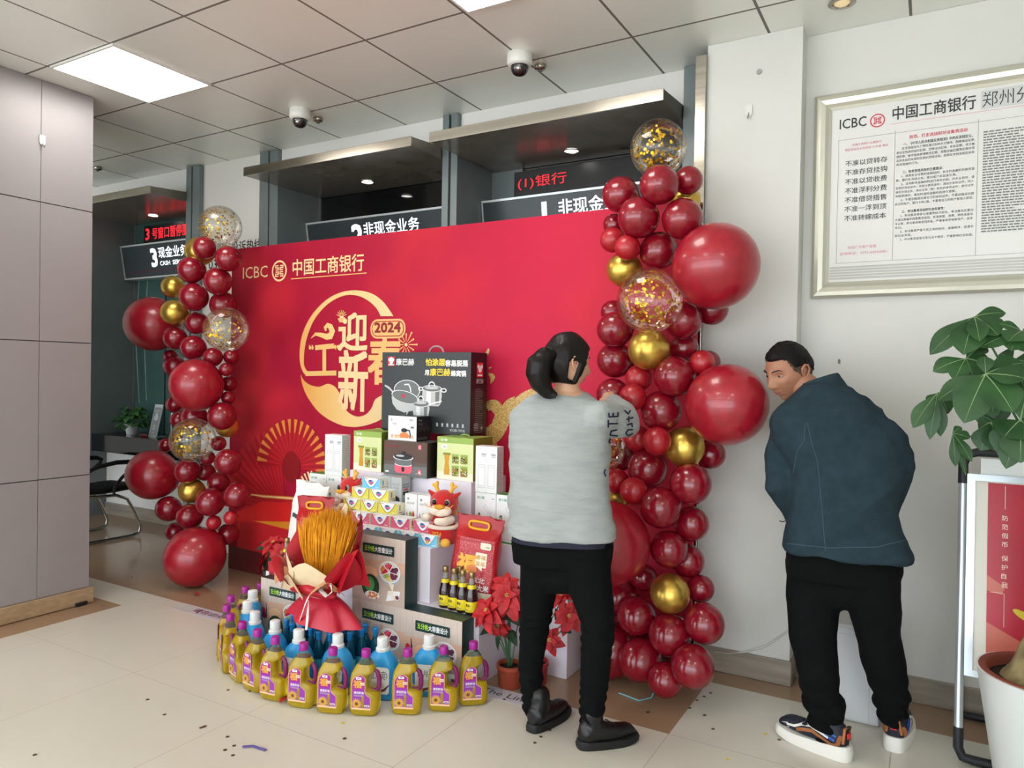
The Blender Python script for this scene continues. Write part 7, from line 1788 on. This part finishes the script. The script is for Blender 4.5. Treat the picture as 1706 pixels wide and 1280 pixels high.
rows_ = [('一、《中华人民共和国反洗钱法》中的反洗钱定义。', .035, .27, .014, .012), ('反洗钱是指为了预防通过各种方式掩饰、隐瞒毒品犯罪、', .03, .285, .012, 0), ('黑社会性质的组织犯罪、恐怖活动犯罪、走私犯罪、贪污贿', .008, .305, .012, 0), ('赂犯罪、破坏金融管理秩序犯罪、金融诈骗犯罪等犯罪所得', .008, .305, .012, 0), ('及其收益的来源和性质的洗钱活动，依照反洗钱法规定采取', .008, .305, .012, 0), ('相关措施的行为。', .008, .09, .012, 0), None,
 ('二、防范洗钱风险的注意要点：', .035, .16, .013, .012), ('1、选择安全可靠的金融机构。合法的金融机构接受监', .03, .285, .012, 0), ('管，履行反洗钱义务，是对客户和自身负责。', .008, .24, .012, 0), ('2、主动配合金融机构进行身份识别。开办业务时，请', .03, .285, .012, 0), ('您带好身份证件；存取大额现金时，请出示身份证件；他人', .008, .305, .012, 0), ('替您办理业务，请出示他（她）和您的身份证件；身份证件', .008, .305, .012, 0), ('到期更换的，请及时通知金融机构进行更新。', .008, .24, .012, 0), ('3、不要出租或出借自己的身份证件。不要出租或出借', .03, .285, .012, 0), ('自己的账户、银行卡和U盾。不要用自己的账户替他人提现。', .008, .305, .012, 0), None,
 ('三、非法集资活动的社会危害性：', .035, .17, .013, .012), ('1、非法集资使参与者遭受经济损失。非法集资犯罪分', .03, .285, .012, 0), ('子通过欺骗手段聚集资金后，任意挥霍、浪费、转移或者非', .008, .305, .012, 0), ('法占有，参与者很难收回资金，严重者甚至倾家荡产、血本', .008, .305, .012, 0), ('无归。', .008, .03, .012, 0), ('2、非法集资严重干扰正常的经济、金融秩序，极易引', .03, .285, .012, 0), ('发社会风险。', .008, .07, .012, 0), ('3、非法集资容易引发社会不稳定，严重影响社会和谐。', .03, .285, .012, 0)]
v = cz1-.063
for rw in rows_:
    if rw: P.text(rw[0], c1+rw[1], v, rw[3], 'notice_ink', 2, w=rw[2], bold=rw[4])
    v -= .0182
for k in range(4): P.lines(c2+.02+.26*k, cz1-.045, c2+.25+.26*k, 38, .0118, .0055, 'notice_line', 2, 5+k)
P.build('notice_print', (-hw, -.0105, 0), (1, 0, 0), (0, 0, 1), nf)

# ------------------------------------------------------------------ white cabinet and cable by the pillar
M('cabinet_white', (222, 226, 230), rough=.3); M('cabinet_grey', (160, 170, 178), rough=.4)
cb = thing('floor_cabinet', 'small white appliance cabinet on the floor behind the man', 'cabinet', (-.295, 3.55, .0008))
m = MB(); m.box(-.125, .125, -.11, .105, .0, .40, 0, .010); m.build('body', MATS['cabinet_white'], cb)
m = MB(); m.box(-.118, .085, -.114, -.109, .012, .375, 0, .002); m.build('door', MATS['cabinet_white'], cb)
m = MB(); m.box(-.125, .125, -.116, .105, .40, .418, 0, .004); m.build('top_lid', MATS['carton_offwhite'], cb)
m = MB(); m.box(-.1245, -.1235, -.07, .07, .10, .34); m.box(-.127, -.1245, -.06, -.05, .1, .34); m.box(-.127, -.1245, .0, .01, .1, .34); m.build('side_grille', MATS['cabinet_grey'], cb)
m = MB(); m.tube([atY(1190, 1086, 3.672), atY(1215, 1089, 3.672), atY(1245, 1086, 3.672), atY(1275, 1077, 3.672), atY(1298, 1062, 3.672), atY(1313, 1050, 3.672), Vector((-.555, 3.70, .42)), Vector((-.50, 3.72, .40)), Vector((-.42, 3.68, .36))], .0045, 8)
o = m.build('white_cable', M('cable_white', (205, 206, 204), rough=.5)); tag(o, 'white cable running along the pillar to the floor cabinet', 'cable')

# ------------------------------------------------------------------ service counter with its small things, visitor chair
M('counter_black', (16, 18, 20), rough=.08, spec=.7)
ct = thing('service_counter', 'black counter slab of the bay beside the clad column', 'counter', (-6.1, 4.08, .70))
m = MB(); m.box(-.685, .69, -.19, .215, .0, .158, 0, .004); m.build('slab', MATS['counter_black'], ct)
m = MB(); m.box(-.687, -.683, -.19, .215, .0, .158); m.build('end_strip', MATS['stainless'], ct)
M('pot_white', (214, 216, 222), rough=.35)
pp = atY(220, 723, 4.08); pl = thing('potted_plant', 'bushy green plant in a white pot on the black counter', 'plant', (pp.x, 4.08, .859))
m = MB(); m.lathe([(.046, 0), (.048, .004), (.062, .088), (.066, .09), (.066, .098), (.058, .098), (.055, .085)], 30, cap=False); m.lathe([(.001, .0015), (.046, .001)], 30, cap=False); m.build('pot', MATS['pot_white'], pl)
lf = MB(); st = MB(); rd = random.Random(5)
for i in range(150):
    a = rd.uniform(0, 2*PI); el = rd.uniform(-.35, 1.4); rr = rd.uniform(.07, .155); c = Vector((math.cos(a)*math.cos(el)*rr*1.05, math.sin(a)*math.cos(el)*rr*.8, .115+math.sin(el)*rr))
    d = Vector((c.x, c.y, -.03+rd.uniform(-.05, .03))).normalized(); l = rd.uniform(.045, .07); leaf(lf, c, c+d*l, (0, -.4, 1), l*.8, 0, .15, .2, 5, .55)
    if i % 4 == 0: st.tube([Vector((0, 0, .08)), c*.6+Vector((0, 0, .05)), c], .0018, 5)
lf.build('leaves', M('pothos_leaf', '2a4e26', rough=.4, col2='3a6a30', scale=20), pl, fix=False); st.build('stems', MATS['stem_green'], pl)
q0 = atY(264, 727, 4.1); sg = thing('desk_sign', 'small grey acrylic desk sign beside the counter plant', 'sign', (q0.x, 4.1, .859))
m = MB(); m.prism([(-.06, 0), (-.052, 0), (.012, .29), (.004, .29)], 0, -.058, .058, 0); m.build('acrylic_panel', M('acrylic_pale', (170, 182, 184), rough=.12), sg)
m = MB(); m.box(-.06, .06, -.065, .03, 0, .008); m.build('base', MATS['acrylic_pale'], sg)
P = Print(.0006); P.rect(.008, .012, .108, .27, 'ink_grey', 1); P.text('温馨提示', .02, .225, .024, 'ink_light', 2, w=.07); P.ell(.058, .175, .03, .026, 'ink_light', 2); P.ell(.058, .2, .018, .02, 'ink_light', 2); P.ring(.056, .085, .014, .02, .007, 'ink_light', 2, 18); P.text('请扫码', .038, .03, .014, 'ink_light', 2, w=.04)
P.build('sign_print', (-.058, -.061, 0), (1, 0, 0), (0, .064, .29), sg)
m = MB(); m.tube([(-.02, 0, .01), (.02, .005, .012), (.06, 0, .012), (.1, -.01, .01)], [.008, .012, .012, .006], 8); a = atY(236, 722, 4.02); o = m.build('red_pen_holder', M('pen_red', (120, 34, 40), rough=.4), None, (a.x, 4.02, .858)); tag(o, 'dark red counter pen lying beside the plant pot', 'pen')
m = MB()
for a_, b_ in (((226, 560), (232, 672)), ((240, 560), (244, 668))): m.tube([atY(a_[0]+6, 468, 4.24), atY(a_[0], a_[1], 4.24), atY(*b_, 4.24)], .0028, 6)
o = m.build('hanging_cord', M('cord_pale', (150, 168, 166), rough=.5)); tag(o, 'two thin pale cords hanging over the teal counter glass', 'cord')
a = atY(287, 682, 4.1); mc = thing('gooseneck_microphone', 'slim pale gooseneck microphone on the counter beside the desk sign', 'microphone', (a.x, 4.1, .859))
m = MB(); m.lathe([(.04, 0), (.042, .006), (.03, .012)], 20); m.build('base', MATS['joint_black'], mc)
m = MB(); m.tube([(-.01, 0, .01), (-.012, 0, .10), (0, 0, .18)], .004, 8); m.build('neck', MATS['aluminium'], mc)
m = MB(); m.ball((0, 0, .20), (.014, .012, .024)); m.build('capsule', MATS['planter_white'], mc)

M('chrome_tube', (190, 190, 188), rough=.12, metal=1.0); M('chair_black', (16, 16, 18), rough=.55)
chp = Vector((-6.28, 3.62, .0008)); ch_ = thing('visitor_chair', 'black cantilever visitor chair with chrome sled frame at the counter', 'chair', chp, R_(0))
for s in (1, -1):
    x = .25*s; m = MB(); m.tube([(x, -.30, .014), (x, .0, .014), (x, .20, .014), (x, .265, .03), (x, .275, .09), (x, .22, .22), (x, .15, .34), (x, .05, .385), (x, -.10, .39), (x, -.2, .40), (x, -.245, .46), (x, -.235, .56), (x, -.22, .60)], .0125, 12); m.build('frame_tube', MATS['chrome_tube'], ch_)
    m = MB(); m.tube([(x, -.22, .60), (x, -.1, .645), (x, .05, .665), (x, .17, .66), (x, .215, .64), (x, .20, .605), (x, .1, .53), (x, .04, .46), (x, .03, .40)], [.012, .018, .02, .02, .018, .016, .014, .013, .012], 12); m.build('armrest', MATS['chair_black'], ch_)
m = MB(); m.tube([(-.25, -.30, .014), (.25, -.30, .014)], .0125, 12); m.build('rear_bar', MATS['chrome_tube'], ch_)
m = MB(); rs = []
for j in range(9):
    t = j/8; y_ = -.22+.47*t; z_ = .435-.012*math.sin(PI*t); rs.append([(.225*math.cos(a)*(1 if abs(math.cos(a)) < 2 else 1), y_, z_+.034*math.copysign(abs(math.sin(a))**.6, math.sin(a))*(.75 if j in (0, 8) else 1)) for a in [2*PI*k/24 for k in range(24)]])
m.rings(rs); m.build('seat', MATS['chair_black'], ch_)
m = MB(); rs = []
for j in range(9):
    t = j/8; z_ = .50+.42*t; y_ = -.235-.05*t; rs.append([(.215*math.cos(a), y_+.022*math.copysign(abs(math.sin(a))**.6, math.sin(a)), z_) for a in [2*PI*k/24 for k in range(24)]])
m.rings(rs); m.build('backrest', MATS['chair_black'], ch_)

# ------------------------------------------------------------------ things lying on the floor
M('sticker_lilac', (196, 194, 206), rough=.35); M('sticker_maroon', (122, 50, 84), rough=.5); M('sticker_violet', (120, 110, 150), rough=.5)
st_ = MB(); st_.box(-1.36, 1.36, -.052, .052, 0, .0008); fs_ = st_.build('floor_sticker', MATS['sticker_lilac'], None, (-2.69, 2.862, .0006)); tag(fs_, 'pale lilac waiting line sticker along the floor tile border', 'floor sticker')
P = Print(.0003); P.rect(0, .008, .17, .095, 'notice_grey', 1); P.text('请在此线外等候', .17, .030, .05, 'sticker_maroon', 2, w=.50, bold=.02); P.text('Please wait Behind The Line', .70, .030, .04, 'sticker_violet', 2, w=.66)
P.text('请在此线外等候', 1.45, .030, .05, 'sticker_maroon', 2, w=.5, bold=.02); P.text('Behind The Line', 2.04, .03, .045, 'ink_coal', 2, w=.47)
P.build('lettering', (-1.36, -.052, .0009), (1, 0, 0), (0, 1, 0), fs_)
M('confetti_brown', (92, 68, 44), rough=.4, metal=.3); M('confetti_yellow', (214, 200, 60), rough=.35)
dots = [(246, 1166, 0), (274, 1191, 0), (338, 1212, 2), (58, 1258, 0), (379, 1228, 0), (390, 1243, 0), (375, 1250, 0), (388, 1259, 0), (380, 1150, 0), (416, 1152, 0), (392, 1139, 1), (571, 1205, 1), (574, 1231, 0), (899, 1197, 0), (901, 1228, 0), (891, 1238, 0), (916, 1217, 0), (1079, 1187, 0), (1184, 1155, 0), (1173, 1161, 0), (1161, 1167, 0), (1149, 1180, 0), (1174, 1192, 0), (1188, 1215, 0), (1275, 1223, 1), (1212, 1265, 1), (1298, 1233, 0), (172, 1009, 0), (326, 992, 0), (220, 962, 0), (328, 1022, 0), (840, 1166, 0)]
pos_names = []
cme = {}
for i, (px, py, k) in enumerate(dots):
    p = atZ(px, py, .001)
    if k not in cme:
        m = MB()
        if k == 2: m.box(-.014, .014, -.005, .005, 0, .0025)
        else: m.lathe([(.0078, 0), (.0078, .0012)], 6, smooth=False)
        cme[k] = m.mesh('confetti_dot', MATS['confetti_yellow' if k == 1 else 'confetti_brown'])
    o = bpy.data.objects.new('confetti_dot', cme[k]); link(o); o.location = (p.x, p.y, .0012); o.rotation_euler.z = i*.7
    where = ('on the cream tiles below the clad column' if px < 300 else 'between the purple ribbon and the oil bottles' if px < 500 else 'in front of the oil bottle arc' if px < 700 else 'around the woman\'s boots' if px < 1000 else 'on the tiles below the pillar side balloons' if px < 1240 else 'in front of the man\'s shoe')
    tag(o, ('yellow' if k == 1 else 'brown')+(' scrap' if k == 2 else ' foil confetti dot')+' '+where, 'confetti', 'loose foil confetti dots '+where)
def scrap(pts, wd, label, name, mat):
    m = MB(); m.tube([atZ(x, y, z) for x, y, z in pts], wd, 8, flat=.35, up=(0, 0, 1)); o = m.build(name, mat); tag(o, label, 'scrap')
scrap([(404, 1244, .006), (422, 1243, .005), (430, 1246, .005), (443, 1250, .006)], .0065, 'purple ribbon scrap on the cream tiles', 'ribbon_scrap', M('ribbon_purple', (92, 76, 158), rough=.4))
m = MB(); c = atZ(474, 1168, .004); u_ = (atZ(485, 1160, .004)-atZ(464, 1175, .004)).normalized(); leaf(m, c-u_*.035+Vector((0, 0, .004)), c+u_*.035+Vector((0, 0, .004)), (0, -.3, 1), .03, 0, .1, .3, 6, .8); m.rings  # petal by the oil bottles
o = m.build('fallen_petal', M('petal_red', 'b4202e', rough=.5), fix=False); tag(o, 'fallen red petal beside the oil bottle arc', 'petal')
m = MB(); c = atZ(326, 992, .004); leaf(m, c-Vector((.03, 0, -.003)), c+Vector((.03, .01, .003)), (0, 0, 1), .03, 0, .08, .3, 6, .8); o = m.build('fallen_petal', MATS['petal_red'], fix=False); tag(o, 'fallen red petal on the tan tiles below the biggest low balloon', 'petal')
m = MB(); p = atZ(134, 1006, .012); m.box(-.035, .035, -.02, .02, -.0115, .0115, 0, .004); o = m.build('cable_clip', MATS['joint_black'], None, (p.x, p.y, .0125), -1.5); tag(o, 'small black wedge at the foot of the clad column', 'wedge')
